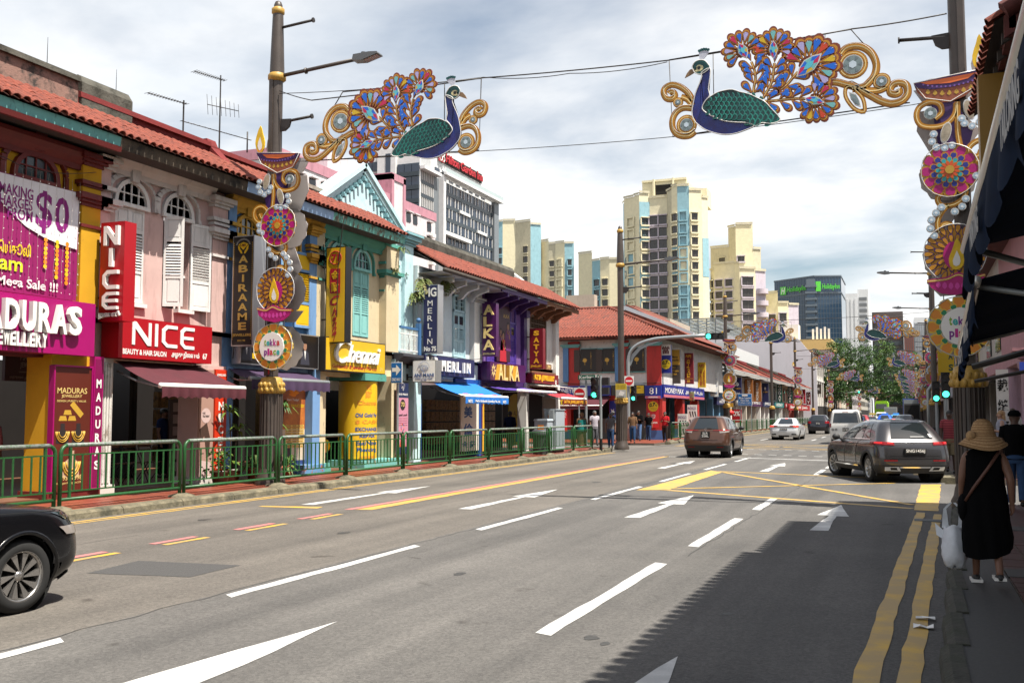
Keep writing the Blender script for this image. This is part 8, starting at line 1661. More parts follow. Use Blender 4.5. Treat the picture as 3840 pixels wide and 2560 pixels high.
# ================ right side: shaded shophouses, awnings and the side street
RDK=mat('dark_red_tile',(.10,.022,.018),.8,var=.5,vs=6);CGR=paint('right_grey_plaster',(.15,.135,.125));RPK=paint('rose_plaster',(.36,.17,.19));RPK2=paint('lilac_rose_column',(.34,.22,.27));NVC=mat('navy_canvas',(.003,.010,.028),.9,spec=.08,var=.3,vs=5)
def rhouse(label,y0,y1,ex,ez,wall=3.1,vis=True,keep=4):
 T=thing('shophouse',label,'shophouse',(6,(y0+y1)/2,0),'shaded shophouses on the right');up=Vector((.87,0,.5))
 r=U(M_soff);r.add([(ex,y0,ez-.03),(ex,y1,ez-.03),(ex+5,y1,ez+2.85),(ex+5,y0,ez+2.85)],[(0,1,2,3)]);r.box(wall,wall+.3,y0,y1,2.9,ez+.4);ro=r.build('roof',T)
 slope_tiles(ro,(ex,y1,ez),(ex,y0,ez),up,3.2,keep=keep if vis else 2)
 b=U(RDK)
 for k in range(9):p=Vector((ex+.1,y0,ez+.08))+up*k*.36;q=p+up*.4;b.cyl(tuple(p),tuple(q),.11,.1,7)
 b.prism([(ex+.1,ez-.22),(ex+4,ez+2.),(ex+4,ez+2.25),(ex+.1,ez+.03)],y0,y0+.06,ax=1);b.box(ex+.15,ex+.22,y0,y1,ez-.12,ez+.05);b.build('verge',ro)
 b=U(M_soff)
 for k in range(int((y1-y0)/.6)):b.add([(ex+.1,y0+.3+k*.6,ez-.06),(ex+.1,y0+.38+k*.6,ez-.06),(ex+4,y0+.38+k*.6,ez+2.15),(ex+4,y0+.3+k*.6,ez+2.15),(ex+.1,y0+.3+k*.6,ez-.18),(ex+.1,y0+.38+k*.6,ez-.18),(ex+4,y0+.38+k*.6,ez+2.03),(ex+4,y0+.3+k*.6,ez+2.03)],[(0,3,7,4),(1,5,6,2),(4,7,6,5),(0,4,5,1)])
 b.build('rafter',ro)
 b=U(CGR);b.box(wall,wall+.3,y0,y1,2.8,ez+.3);b.box(wall,wall+.5,y0,y0+.5,.1,2.8);b.box(wall,wall+.5,y1-.5,y1,.1,2.8);b.box(wall+3,wall+3.2,y0,y1,.1,3);b.box(wall+.3,wall+9,y1-.1,y1,.1,ez+.3);b.build('wall',T);return T
rhouse('near right shophouse whose tiled eave shades the road',-8,11.7,1.42,7.3,vis=False);rhouse('dark red tiled shophouse over the yellow sign at the upper right',11.95,15.75,.98,6.05,keep=9);rhouse('right shophouse at the side street corner behind the yellow sign',15.8,19.85,1.6,6.35)
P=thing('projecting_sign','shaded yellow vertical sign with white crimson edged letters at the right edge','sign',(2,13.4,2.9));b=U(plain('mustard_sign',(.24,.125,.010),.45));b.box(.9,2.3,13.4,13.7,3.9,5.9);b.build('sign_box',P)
for ch,z in(('S',5.),('T',4.15)):
 b=U(CRS);b.text(ch,(1.14,13.39,z-.03),(1,0,0),UPZ,.66,.7,.01,.09);b.build('letter_edge',P);b=U(plain('shaded_white_letter',(.3,.3,.3),.7));b.text(ch,(1.2,13.375,z+.03),(1,0,0),UPZ,.54,.58,.01,.03);b.build('letter',P)  # white letters coloured grey to stand in for the shade here
def rawning(label,y0,y1,x,za,zb,txt,val=.42,m=NVC):
 T=thing('awning',label,'awning',(3.1,(y0+y1)/2,za+.7),'navy awnings on the right shopfronts');b=U(m);b.grid([[(x+(3.1-x)*t,y0+(y1-y0)*k/12,za+(zb-za)*k/12+.75*t-.06*sin(pi*t)*(1+.5*sin(k*1.7)))for k in range(13)]for t in(0,.25,.5,.75,1)]);b.build('canopy',T)
 b=U(plain('aluminium_bar','#c9c6c0',.3,metal=.5));b.tube([(x,y0,za),(x,y1,zb)],.06,8);b.build('front_bar',T)
 b=U(m);n=90;b.grid([[(x-.03+.015*sin(k*.5)*j,y0+(y1-y0)*k/n,za+(zb-za)*k/n-.03-(val+.12*abs(sin(k*pi/6)))*j/3)for j in range(4)]for k in range(n+1)]);V=b.build('valance',T)
 b=U(plain('shaded_white_letter',(.3,.3,.3),.7))
 for t,y in txt:zz=za+(zb-za)*(y-y0)/(y1-y0);b.text(t,(x-.065,y,zz-.36),(0,-1,0),UPZ,1.1,.22,.002,.03)
 b.build('lettering',V)
 b=U(M_steel)
 for y in(y0+.2,y1-.2):b.tube([(x,y,za+(zb-za)*(y-y0)/(y1-y0)-.02),(1.8,y+.1,3.),(3.1,y,3.4)],.035,6)
 b.build('folding_arm',T)
rawning('nearest navy awning with aluminium bar crossing the right edge',3.5,11.45,.6,3.66,3.43,(('PRINTING',9.6),('TAILORING',6.4)));rawning('second navy awning sloping down beside the tekka place flower',12.7,16.6,.76,3.25,2.72,(('PRINTING',14.6),('DESIGN',16.2)),.4)
b=U(M_black);b.tube([(.92,16.9,2.42),(3.,16.2,3.)],.05,6);b.tube([(.95,17.,2.2),(3.,16.2,2.6)],.03,6);tag(b.build('folded_awning_arm'),'black folded awning arms under the navy valances','awning frame')
P=thing('shop_sign','dark red hanging shop sign with white text under the right awnings','sign',(2.5,16.3,2.8));b=U(plain('sign_dim_red',(.34,.012,.012),.5));b.box(1.85,3.05,16.2,16.25,2.72,3.35);b.build('sign_board',P)
for i,t in enumerate(('LEV','326362','NIC WEAR','MEN•LADIES','RENTAL AL G','EVENING GOWNS • BL')):b=U(M_wl);b.text(t,(1.9,16.195,3.26-i*.095),(1,0,0),UPZ,.3+.13*i,.06,.001,.01);b.build('lettering',P)
# rose building across the side street
T=thing('shophouse','rose pink shophouse with round column across the side street','shophouse',(6,30,0),'shaded shophouses on the right')
b=U(RPK);b.box(3.05,12,27.4,27.8,.1,9);b.box(3.3,3.6,27.8,42,3.1,9);b.box(2.7,3.3,27.3,42,3.05,3.4);b.box(3.2,3.9,27.2,27.4,.1,3.);b.box(4.1,4.9,27.3,27.4,.5,2.8);b.build('wall',T);b=U(RPK2);b.lathe((2.95,28.6,.1),[(.36,0),(.36,.3),(.28,.36),(.27,2.7),(.34,2.78),(.36,2.95)],20);b.lathe((2.95,33,.1),[(.3,0),(.27,2.95)],16);b.build('round_column',T)
b=U(RPK);[b.box(2.55-e,12,27.1-e,27.4,2.95+k*.09,3.03+k*.09)for k,e in enumerate((0,.06,.12,.2))];b.use(plain('cobalt_strip',(.02,.05,.35),.5));b.box(2.5,2.9,26.9,27.,2.7,2.95);b.build('cornice',T);b=U(RDK);b.prism([(1.8,7.6),(3,8.3),(8,10.5),(8,7.6)],27.3,42,ax=1);b.build('roof',T)
P=thing('shop_sign','white standing panel with black brush characters by the rose column','sign',(2.35,30,.1));b=U(M_wl);b.box(2.2,2.5,30,30.05,.4,2.9);b.build('sign_board',P);[(lambda b:(b.text(c,(2.22,29.99,2.3-i*.55),(1,0,0),UPZ,.26,.34,.001,.02),b.build('letter',P)))(U(M_black))for i,c in enumerate('裁縫店')]
RC_=[((.36,.33,.30),'stone'),((.42,.36,.22),'ochre'),((.30,.32,.36),'slate'),((.40,.28,.24),'clay'),((.36,.36,.33),'ash')]
for i,(y0,y1)in enumerate(((42,56),(56,75),(75,100),(100,150),(150,240))):
 c,cn=RC_[i];T=thing('shophouse','distant shaded %s coloured shophouse row on the right'%cn,'shophouse',(7,y0,0),'shaded shophouses on the right');b=U(paint('right_%s_plaster'%cn,c));b.box(3.4,12,y0,y1,3,8.2);b.box(6,12,y0,y1,.1,3);[b.box(3.2,3.7,y,y+.5,.1,3)for y in range(y0,y1,5)];b.build('wall',T)
 b=U(RDK);b.prism([(2.4,7.9),(7,10.4),(12,8),(12,7.9)],y0,y1,ax=1);b.build('roof',T)
 for k in range(int((y1-y0)/5)):b=U(M_glass);b.box(3.34,3.4,y0+1+k*5,y0+3.4+k*5,4.2,6.4);b.build('window',T)
 b=U(M_black if i%2 else MA);b.add([(3.4,y0,3.2),(3.4,y1-1,3.2),(1.9,y1-1,2.5),(1.9,y0,2.5)],[(0,1,2,3)]);b.build('awning',T)
P=thing('projecting_sign','tall yellow vertical banner sign far on the right behind the signals','sign',(1.9,58,3.7));b=U(plain('banner_strong_yellow',(.66,.42,.01),.5));b.box(1.48,2.28,58.3,58.5,3.75,7.36);b.use(RD);b.box(1.9,2.5,58.25,58.3,3.1,3.75);b.build('sign_box',P);[(lambda b:(b.text(c,(2.,58.29,5.2-i*.6),(1,0,0),UPZ,.22,.35,.001,.03),b.build('letter',P)))(U(plain('sign_dark_green',(.008,.07,.05),.4)))for i,c in enumerate('EAS')];b=U(YL2);b.text('80',(1.95,58.24,3.3),(1,0,0),UPZ,.4,.25,.001,.03);b.build('lettering',P)
b=U(M_steel);b.tube([(1.,60,.1),(1.,60,3.),(1.15,60,3.25),(1.9,60,3.3)],.12,8);tag(b.build('bus_shelter_pipe'),'bent grey pipe post by the right kerb beyond the signals','post')
# ================ vehicles
def cpaint(n,c,r=.28,**k):return mat(n,c,r,metal=k.get('metal',.35),var=.03,coat=.8)
M_tyre=mat('tyre_rubber',(.013,.013,.013),.85,var=.2);M_clad=plain('black_cladding',(.02,.02,.021),.6);M_cglass=mat('car_glass',(.012,.016,.018),.04,var=0,spec=.8,coat=.5);M_tail=mat('tail_light_red',(.20,.004,.007),.2,var=.3,vs=25);M_lit=mat('tail_light_lit',(.85,.05,.03),.2,var=0,emit=.9);M_ring=mat('tail_light_ring',(.7,.02,.02),.2,var=0,emit=.18);M_clear=plain('clear_lens',(.25,.22,.2),.12);M_chrome=mat('chrome',(.72,.72,.72),.12,metal=1,var=0);M_alloy=mat('alloy_wheel',(.5,.5,.5),.3,metal=.8,var=.1);M_well=plain('wheel_well',(.006,.006,.006),.9)
def crv(xs,ys,x):
 if x<=xs[0]:return ys[0]
 for i in range(len(xs)-1):
  if x<=xs[i+1]:
   h=xs[i+1]-xs[i];t=(x-xs[i])/h
   d=lambda j:0 if j<=0 or j>=len(xs)-1 else(ys[j+1]-ys[j-1])/(xs[j+1]-xs[j-1])
   return(2*t**3-3*t*t+1)*ys[i]+(t**3-2*t*t+t)*h*d(i)+(3*t*t-2*t**3)*ys[i+1]+(t**3-t*t)*h*d(i+1)
 return ys[-1]
class Car:
 """Body as stacked plan outlines. Local axes: +y forward, x right, z up; origin on the ground under the rear bumper centre.
    levels: (z at rear, z at front, rear y, front y, half width, corner radius rear, corner radius front)"""
 def __init__(s,name,label,cat,levels,paint_,wheels,wr,belt,roof,clad=None,cz=0,group=None,arch_m=None):
  s.T=thing(name,label,cat,(0,0,0),group);s.lv=levels;s.n=len(levels);s.paint=paint_;s.L=list(range(s.n));s.wheels=wheels;s.wr=wr
  s.belt,s.roof=belt,roof;S=100;K=12;TT=(s.n-1)*K
  rows=[[s.P((i-S)/S,t/K)for i in range(2*S+1)]for t in range(TT+1)]
  aw=1.13 if clad else 1.04;hw=max(l[4]for l in levels);ar=wr*1.16;b=MB()
  vs=[p for r in rows for p in r];W_=2*S+1;fs=[];mi=[]
  for t in range(TT):
   for i in range(2*S):
    q=(t*W_+i,t*W_+i+1,(t+1)*W_+i+1,(t+1)*W_+i);c=[sum(vs[k][a]for k in q)/4 for a in range(3)]
    if abs(c[0])>hw*.72 and any((c[1]-wy)**2+(c[2]-wr)**2<ar*ar for wy in wheels):continue
    fs.append(q);mi.append(1 if clad and c[2]<cz(c)else 0)
  b.use(paint_);b.add(vs,fs,True);
  if clad:b.mats.append(clad);b.mi=mi
  b.use(paint_);top=rows[-1];b.add([p for p in top],[tuple(range(len(top)))]);b.use(M_well);b.add([(p[0],p[1],p[2])for p in rows[0]],[tuple(range(W_))[::-1]])
  s.body=b.build('body',s.T)
  b=U(M_well)
  for wy in wheels:
   for sg in(-1,1):b.cyl((sg*hw*.55,wy,wr),(sg*hw*.93,wy,wr),ar*1.,n=20,caps=False);b.add([(sg*hw*.55,wy+ar*cos(a),wr+ar*sin(a))for a in[k*pi/10 for k in range(20)]],[tuple(range(20))])
  b.build('wheel_well',s.body)
  for wy in wheels:
   for sg in(-1,1):
    b=U(arch_m or clad or paint_);q=[]
    for k in range(25):
     a=RAD(-22+224*k/24);row=[]
     for rr,e in((ar*.95,-.02),(ar*.98,.012),(ar*aw,.010),(ar*(aw+.03),-.004)):
      y,z=wy+rr*cos(a),wr+rr*sin(a);row.append((sg*(s.xat(y,max(z,levels[0][0]+.02))+e),y,z))
     q.append(row)
    b.grid(q);b.build('wheel_arch',s.body)
 def ring(s,t):
  i=min(int(t),s.n-1);xs=s.L;return[crv(xs,[l[k]for l in s.lv],t)for k in range(7)]
 def P(s,u,t):
  zr,zf,yr,yf,w,rr,rf=s.ring(t);sg=1 if u>=0 else-1;a=abs(u);bow=.10
  if a<.25:f=a/.25;x,y=(w-rr)*f,yr+bow*rr*f*f
  elif a<.33:q=(a-.25)/.08*pi/2;x,y=w-rr+rr*sin(q),yr+rr+(bow*rr-rr)*cos(q)
  elif a<.72:f=(a-.33)/.39;x,y=w+.03*sin(pi*f),yr+rr+(yf-rf-yr-rr)*f
  elif a<.80:q=(a-.72)/.08*pi/2;x,y=w-rf+rf*cos(q),yf-rf+rf*sin(q)*.9
  else:f=(a-.8)/.2;x,y=(w-rf)*(1-f),yf-.1*rf+.1*rf*(1-(1-f)**2)
  k=(y-yr)/(yf-yr+1e-6);return(sg*x,y,zr+(zf-zr)*k)
 def xat(s,y,z):
  lo,hi=.0,float(s.n-1)
  for _ in range(24):
   m=(lo+hi)/2;r=s.ring(m);k=min(1,max(0,(y-r[2])/(r[3]-r[2])));zz=r[0]+(r[1]-r[0])*k
   if zz<z:lo=m
   else:hi=m
  r=s.ring(lo);w=r[4];yr,yf,rr,rf=r[2],r[3],r[5],r[6]
  if y<yr+rr:d_=(yr+rr-y)/rr;return w-rr+rr*math.sqrt(max(0,1-min(1,d_)**2))
  if y>yf-rf:d_=(y-yf+rf)/rf;return w-rf+rf*math.sqrt(max(0,1-min(1,d_)**2))
  return w+.03*sin(pi*(y-yr-rr)/(yf-rf-yr-rr))
 def patch(s,nm,m,c,off=.006,n=8,k=5,parent=None,both=False):
  """c: four (u,t) corners in order; a skin of the body surface lifted by off"""
  for sg in((1,-1)if both else(1,)):
   g=[]
   for i in range(n+1):
    row=[]
    for j in range(k+1):
     a,e=i/n,j/k;u=(c[0][0]*(1-a)+c[1][0]*a)*(1-e)+(c[3][0]*(1-a)+c[2][0]*a)*e;t=(c[0][1]*(1-a)+c[1][1]*a)*(1-e)+(c[3][1]*(1-a)+c[2][1]*a)*e
     p=Vector(s.P(u,t));d1=Vector(s.P(u+.004,t))-Vector(s.P(u-.004,t));d2=Vector(s.P(u,min(s.n-1,t+.02)))-Vector(s.P(u,max(0,t-.02)));nn=d1 .cross(d2);nn=nn.normalized()if nn.length>1e-9 else Vector((0,0,1))
     if nn.dot(Vector((p.x,p.y-(s.lv[0][2]+s.lv[0][3])/2,.3)))<0:nn=-nn
     q=p+nn*off;row.append((sg*q.x,q.y,q.z))
    g.append(row)
   b=U(m);b.grid(g);o=b.build(nm,parent or s.body)
  return o
 def wheel(s,x,y,spokes=10,rim=M_alloy,w=.21,steer=.0,turbine=False):
  r=s.wr;sg=1 if x>0 else-1;F=Matrix.Translation((x,y,r))@Matrix.Rotation(steer,4,'Z')@Matrix.Rotation(pi/2*sg,4,'Y');b=MB(F).use(M_tyre)
  b.lathe((0,0,0),[(r*.66,.0),(r*.72,.012),(r*.93,.0),(r,-.04),(r,-w+.04),(r*.93,-w),(r*.6,-w)],32);wl=b.build('wheel',s.T)
  b=MB(F).use(rim);b.lathe((0,0,0),[(r*.60,-.1),(r*.62,-.02),(r*.68,.006),(r*.70,.0)],28);b.lathe((0,0,0),[(0,-.02),(r*.13,-.022),(r*.15,-.05)],14)
  for k in range(spokes):
   a=2*pi*k/spokes;tw=.38 if turbine else .0;w0,w1=(.05,.16)if turbine else(.13,.11)
   pt=lambda rr,an,z:(rr*r*cos(an),rr*r*sin(an),z)
   b.add([pt(.13,a-w0,-.03),pt(.13,a+w0,-.03),pt(.62,a+tw+w1,-.015),pt(.62,a+tw-w1,-.015),pt(.13,a-w0,-.07),pt(.13,a+w0,-.07),pt(.62,a+tw+w1,-.06),pt(.62,a+tw-w1,-.06)],[(0,1,2,3),(0,3,7,4),(1,5,6,2)])
  b.build('rim',wl);b=MB(F).use(M_well);b.add([pt_ for pt_ in[(r*.62*cos(k*pi/12),r*.62*sin(k*pi/12),-.12)for k in range(24)]],[tuple(range(24))]);b.build('brake_shade',wl)
 def allwheels(s,track,**k):
  st=k.pop('steer',0)
  for i,wy in enumerate(s.wheels):
   for sg in(-1,1):s.wheel(sg*track,wy,steer=st if i==1 else 0,**k)
 def plate(s,txt,z,w=.46,h=.12,y=None,lines=1):
  y=(s.lv[0][2]if y is None else y);b=U(M_black);b.box(-w/2,w/2,y-.02,y+.05,z,z+h);o=b.build('number_plate',s.T);b=U(M_wl);b.text(txt,(-w*.44,y-.022,z+h*.12),(1,0,0),UPZ,w*.88,h*.76,.001,.01);b.build('lettering',o)
 def mirrors(s,y,z,m,w=.2,both=True):
  for sg in(-1,1):
   x=s.xat(y,z);b=U(m);b.ball((sg*(x+w*.65),y-.02,z+.06),(w*.55,.07,.085),10,8);b.tube([(sg*x*.97,y,z),(sg*(x+w*.4),y,z+.03)],.03,5);b.build('door_mirror',s.T)
 def place(s,x,y,rot):s.T.location=(x,y,0);s.T.rotation_euler=(0,0,RAD(rot));return s.T
def disc_logo(c,m,z,y,r,star=True):
 b=U(M_chrome);b.tube([(r*cos(a),y,z+r*sin(a))for a in[k*pi/10 for k in range(20)]],r*.12,5,True)
 if star:[b.tube([(0,y,z),(r*cos(a),y,z+r*sin(a))],r*.09,4)for a in(pi/2,pi/2+2.094,pi/2-2.094)]
 b.build('badge',c.T)
 # grey crossover turning at the right
PG=cpaint('graphite_metallic',(.055,.053,.056),.25,metal=.6)
SUVL=[(.24,.24,.10,4.18,.82,.30,.4),(.40,.40,.02,4.36,.90,.28,.45),(.62,.62,.0,4.40,.92,.28,.5),(.82,.80,.04,4.36,.905,.26,.5),(.98,.93,.10,4.10,.88,.25,.5),(1.06,1.04,.16,3.35,.83,.24,.35),(1.34,1.34,.42,2.75,.70,.24,.3),(1.49,1.50,.62,2.2,.58,.22,.3),(1.535,1.55,.8,1.9,.42,.2,.3)]
c=Car('suv_car','graphite grey crossover turning at the junction in bright sun on the right','car',SUVL,PG,(.78,3.48),.345,5,7,M_clad,lambda q:.42 if q[1]>.3 else .46)
c.allwheels(.885,spokes=10,steer=.25)
c.patch('rear_window',M_cglass,[(-.22,5.12),(.22,5.12),(.245,6.75),(-.245,6.75)],.012,12,8)
for sg in(1,-1):
 W_=lambda a,e,t0=5.1,t1=6.75,ta=None:[(sg*a,t0),(sg*e,t0),(sg*(ta[1]if ta else e),t1),(sg*(ta[0]if ta else a),t1)]
 c.patch('side_window',M_cglass,W_(.385,.455,ta=(.40,.47)),.008);c.patch('side_window',M_cglass,W_(.462,.545,ta=(.478,.56)),.008);c.patch('side_window',M_cglass,W_(.555,.70,ta=(.57,.685)),.008)
 c.patch('window_trim',M_chrome,W_(.375,.71,5.,5.1),.012,14,2);c.patch('window_trim',M_chrome,W_(.385,.69,6.75,6.83),.012,14,2)
 for u in(.462,.557):c.patch('door_seam',M_well,[(sg*u,1.2),(sg*(u+.003),1.2),(sg*(u+.003),5),(sg*u,5)],.003,1,10)
 for u in(.50,.60):c.patch('door_handle',M_chrome,[(sg*u,3.9),(sg*(u+.03),3.9),(sg*(u+.03),4.05),(sg*u,4.05)],.022,3,1)
 c.patch('side_skirt',M_clad,[(sg*.44,.3),(sg*.66,.3),(sg*.66,1.05),(sg*.44,1.05)],.012,6,3);c.patch('sill_trim',M_chrome,[(sg*.45,.85),(sg*.65,.85),(sg*.65,1.),(sg*.45,1.)],.018,6,1)
 tl=c.patch('tail_light',M_tail,[(sg*.185,3.6),(sg*.36,3.75),(sg*.36,4.55),(sg*.19,4.3)],.014,12,4);c.patch('light_ring',M_ring,[(sg*.20,3.85),(sg*.25,3.88),(sg*.25,4.15),(sg*.20,4.12)],.018,3,2,tl);c.patch('light_ring',M_ring,[(sg*.275,3.9),(sg*.325,3.95),(sg*.325,4.25),(sg*.275,4.2)],.018,3,2,tl)
 c.patch('reflector',M_tail,[(sg*.17,1.65),(sg*.27,1.65),(sg*.27,1.8),(sg*.17,1.8)],.016,5,1);c.patch('exhaust_surround',M_chrome,[(sg*.15,.55),(sg*.275,.6),(sg*.27,1.05),(sg*.16,1.05)],.018,6,3);c.patch('exhaust',M_well,[(sg*.18,.68),(sg*.25,.7),(sg*.245,.95),(sg*.185,.95)],.024,4,2)
 c.patch('roof_rail',M_chrome,[(sg*.42,7.25),(sg*.66,7.1),(sg*.66,7.25),(sg*.42,7.4)],.035,12,1)
c.patch('spoiler',PG,[(-.24,6.8),(.24,6.8),(.245,7.15),(-.245,7.15)],.04,10,3);c.patch('wiper',M_black,[(-.02,5.2),(.13,5.2),(.13,5.28),(-.02,5.28)],.03,3,1);c.patch('bumper_trim',M_chrome,[(-.15,.9),(.15,.9),(.15,1.05),(-.15,1.05)],.016,6,1);c.patch('loading_strip',M_chrome,[(-.24,2.),(.24,2.),(.24,2.06),(-.24,2.06)],.01,10,1)
c.patch('tailgate_seam',M_well,[(-.235,2.25),(.235,2.25),(.235,2.29),(-.235,2.29)],.004,10,1);c.patch('sticker',M_white,[(.2,5.25),(.225,5.25),(.225,5.5),(.2,5.5)],.016,1,1)
c.plate('SNG1456J',.72,.52,.13,.0);disc_logo(c,None,.985,.09,.05);c.mirrors(3.,1.02,M_clad);c.place(.1,26.4,21.5)
# bronze crossover from behind
PBZ=cpaint('bronze_metallic',(.10,.045,.027),.28,metal=.5)
BZL=[(.26,.26,.12,4.1,.80,.3,.4),(.40,.40,.04,4.25,.86,.3,.45),(.60,.60,.0,4.30,.885,.3,.5),(.84,.80,.05,4.25,.88,.3,.5),(1.02,.95,.12,4.,.85,.28,.5),(1.10,1.06,.16,3.2,.82,.26,.35),(1.38,1.38,.42,2.7,.69,.26,.3),(1.555,1.56,.62,2.2,.57,.24,.3),(1.60,1.61,.8,1.9,.42,.2,.3)]
c=Car('hatchback_car','bronze brown crossover seen from behind near the stop line','car',BZL,PBZ,(.85,3.4),.335,5,7,M_clad,lambda q:.50 if q[1]<.4 else .34,arch_m=M_clad)
c.allwheels(.85,spokes=10)
c.patch('rear_window',M_cglass,[(-.215,5.05),(.215,5.05),(.24,6.7),(-.24,6.7)],.012,12,8)
for sg in(1,-1):
 for a,e in((.36,.45),(.46,.56),(.57,.69)):c.patch('side_window',M_cglass,[(sg*a,5.1),(sg*e,5.1),(sg*(e+.005),6.7),(sg*(a+.015),6.7)],.008)
 tl=c.patch('tail_light',M_tail,[(sg*.12,4.3),(sg*.36,4.45),(sg*.36,4.95),(sg*.12,4.7)],.015,12,3);c.patch('lamp_lens',M_clear,[(sg*.235,3.55),(sg*.33,3.9),(sg*.35,4.45),(sg*.22,4.35)],.013,6,4,tl);c.patch('light_ring',M_ring,[(sg*.22,4.45),(sg*.30,4.5),(sg*.30,4.62),(sg*.22,4.58)],.02,4,1,tl)
 c.patch('reflector',M_tail,[(sg*.19,1.05),(sg*.27,1.05),(sg*.27,1.25),(sg*.19,1.25)],.016,5,1)
 for u in(.455,.565):c.patch('door_seam',M_well,[(sg*u,1.2),(sg*(u+.003),1.2),(sg*(u+.003),5),(sg*u,5)],.003,1,10)
 c.patch('door_handle',M_chrome,[(sg*.6,3.9),(sg*.63,3.9),(sg*.63,4.05),(sg*.6,4.05)],.02,3,1)
c.patch('spoiler',PBZ,[(-.24,6.75),(.24,6.75),(.245,7.1),(-.245,7.1)],.045,10,3);c.patch('wiper',M_black,[(-.03,5.12),(.1,5.12),(.1,5.2),(-.03,5.2)],.03,3,1);c.patch('tailgate_seam',M_well,[(-.2,2.35),(.2,2.35),(.2,2.4),(-.2,2.4)],.004,10,1);c.patch('high_brake_light',M_tail,[(-.06,7.12),(.06,7.12),(.06,7.2),(-.06,7.2)],.02,4,1)
b=U(M_black);b.box(-.17,.17,-.01,.06,.78,1.02);o=b.build('number_plate',c.T);b=U(M_wl);b.text('SLR',(-.1,-.013,.91),(1,0,0),UPZ,.2,.085,.001,.01);b.text('258L',(-.135,-.013,.805),(1,0,0),UPZ,.27,.085,.001,.01);b.build('lettering',o)
disc_logo(c,None,1.09,.11,.045,False);c.mirrors(2.95,1.06,M_clad);c.place(-7.35,38.55,0)
# silver sedan
PSV=cpaint('silver_white',(.62,.63,.64),.3,metal=.25)
SDL=[(.20,.20,.12,4.4,.80,.3,.4),(.34,.34,.03,4.52,.88,.28,.45),(.58,.56,.0,4.56,.905,.28,.5),(.80,.74,.04,4.5,.90,.26,.5),(.96,.88,.08,4.2,.86,.24,.5),(1.,1.,.85,3.1,.80,.22,.3),(1.26,1.26,1.35,2.55,.66,.22,.28),(1.39,1.39,1.65,2.1,.55,.2,.25),(1.42,1.42,1.75,2.,.4,.15,.2)]
c=Car('sedan_car','silver white sedan with glowing tail lights in the middle lane','car',SDL,PSV,(.95,3.7),.33,5,7,None,0)
c.allwheels(.87,spokes=10,rim=M_clad)
c.patch('rear_window',M_cglass,[(-.215,5.15),(.215,5.15),(.24,6.8),(-.24,6.8)],.01,10,6)
for sg in(1,-1):
 for a,e in((.36,.52),(.53,.69)):c.patch('side_window',M_cglass,[(sg*a,5.1),(sg*e,5.1),(sg*(e-.01),6.8),(sg*(a+.02),6.8)],.008)
 tl=c.patch('tail_light',M_tail,[(sg*.15,3.3),(sg*.34,3.2),(sg*.36,3.9),(sg*.15,3.75)],.014,10,3);c.patch('light_ring',M_lit,[(sg*.24,3.35),(sg*.32,3.3),(sg*.32,3.8),(sg*.24,3.75)],.018,4,2,tl);c.patch('bumper_vent',M_clad,[(sg*.2,1.),(sg*.28,1.),(sg*.28,1.35),(sg*.2,1.4)],.01,4,2)
c.patch('diffuser',M_clad,[(-.16,.1),(.16,.1),(.14,.9),(-.14,.9)],.012,8,3);c.patch('boot_lip',PSV,[(-.23,4.1),(.23,4.1),(.23,4.35),(-.23,4.35)],.03,10,2);c.patch('high_brake_light',M_lit,[(-.06,6.65),(.06,6.65),(.06,6.8),(-.06,6.8)],.02,3,1)
c.plate('SJN575R',.66,.46,.11,.0);disc_logo(c,None,.9,.05,.035,False);c.mirrors(3.,.98,M_clad);sed=c.place(-7.6,66.4,-1)
# dark hatchback
PDK=cpaint('midnight_metallic',(.022,.022,.03),.25,metal=.5)
c=Car('hatchback_car','dark midnight hatchback ahead of the silver sedan','car',BZL,PDK,(.8,3.4),.31,5,7,None,0);c.allwheels(.84,spokes=7)
c.patch('rear_window',M_cglass,[(-.215,5.),(.215,5.),(.24,6.7),(-.24,6.7)],.012,10,6)
for sg in(1,-1):
 c.patch('tail_light',M_tail,[(sg*.24,3.2),(sg*.34,3.3),(sg*.35,4.9),(sg*.25,4.8)],.014,6,4)
 for a,e in((.36,.52),(.53,.69)):c.patch('side_window',M_cglass,[(sg*a,5.1),(sg*e,5.1),(sg*(e-.01),6.7),(sg*(a+.02),6.7)],.008)
c.plate('SKF 362',.8,.34,.2,.02);c.mirrors(2.95,1.06,PDK);hat=c.place(-7.2,87.5,0)
# white van
PWV=cpaint('van_white',(.70,.69,.66),.35,metal=0)
VNL=[(.28,.28,.06,4.4,.80,.16,.3),(.42,.42,.0,4.5,.84,.16,.35),(.80,.80,.0,4.5,.85,.16,.35),(1.05,1.,.02,4.45,.85,.16,.35),(1.12,1.1,.03,4.2,.84,.16,.3),(1.65,1.65,.10,3.8,.76,.16,.3),(1.85,1.85,.16,3.4,.70,.16,.3),(1.93,1.93,.3,3.1,.6,.16,.3)]
c=Car('van','small white passenger van with dark rear window in the right lanes','van',VNL,PWV,(.85,3.5),.30,4,6,None,0);c.allwheels(.80,spokes=6,rim=M_steel)
c.patch('rear_window',M_cglass,[(-.25,4.2),(.25,4.2),(.25,5.35),(-.25,5.35)],.012,10,6);c.patch('high_brake_light',M_tail,[(-.07,5.55),(.07,5.55),(.07,5.68),(-.07,5.68)],.012,4,1);c.patch('tailgate_seam',M_well,[(-.25,1.2),(.25,1.2),(.25,1.23),(-.25,1.23)],.004,10,1)
for sg in(1,-1):
 c.patch('tail_light',M_tail,[(sg*.275,2.5),(sg*.34,2.5),(sg*.34,4.1),(sg*.275,4.1)],.012,5,4)
 for a,e in((.36,.47),(.48,.58),(.59,.69)):c.patch('side_window',M_cglass,[(sg*a,4.2),(sg*e,4.2),(sg*e,5.4),(sg*a,5.4)],.008)
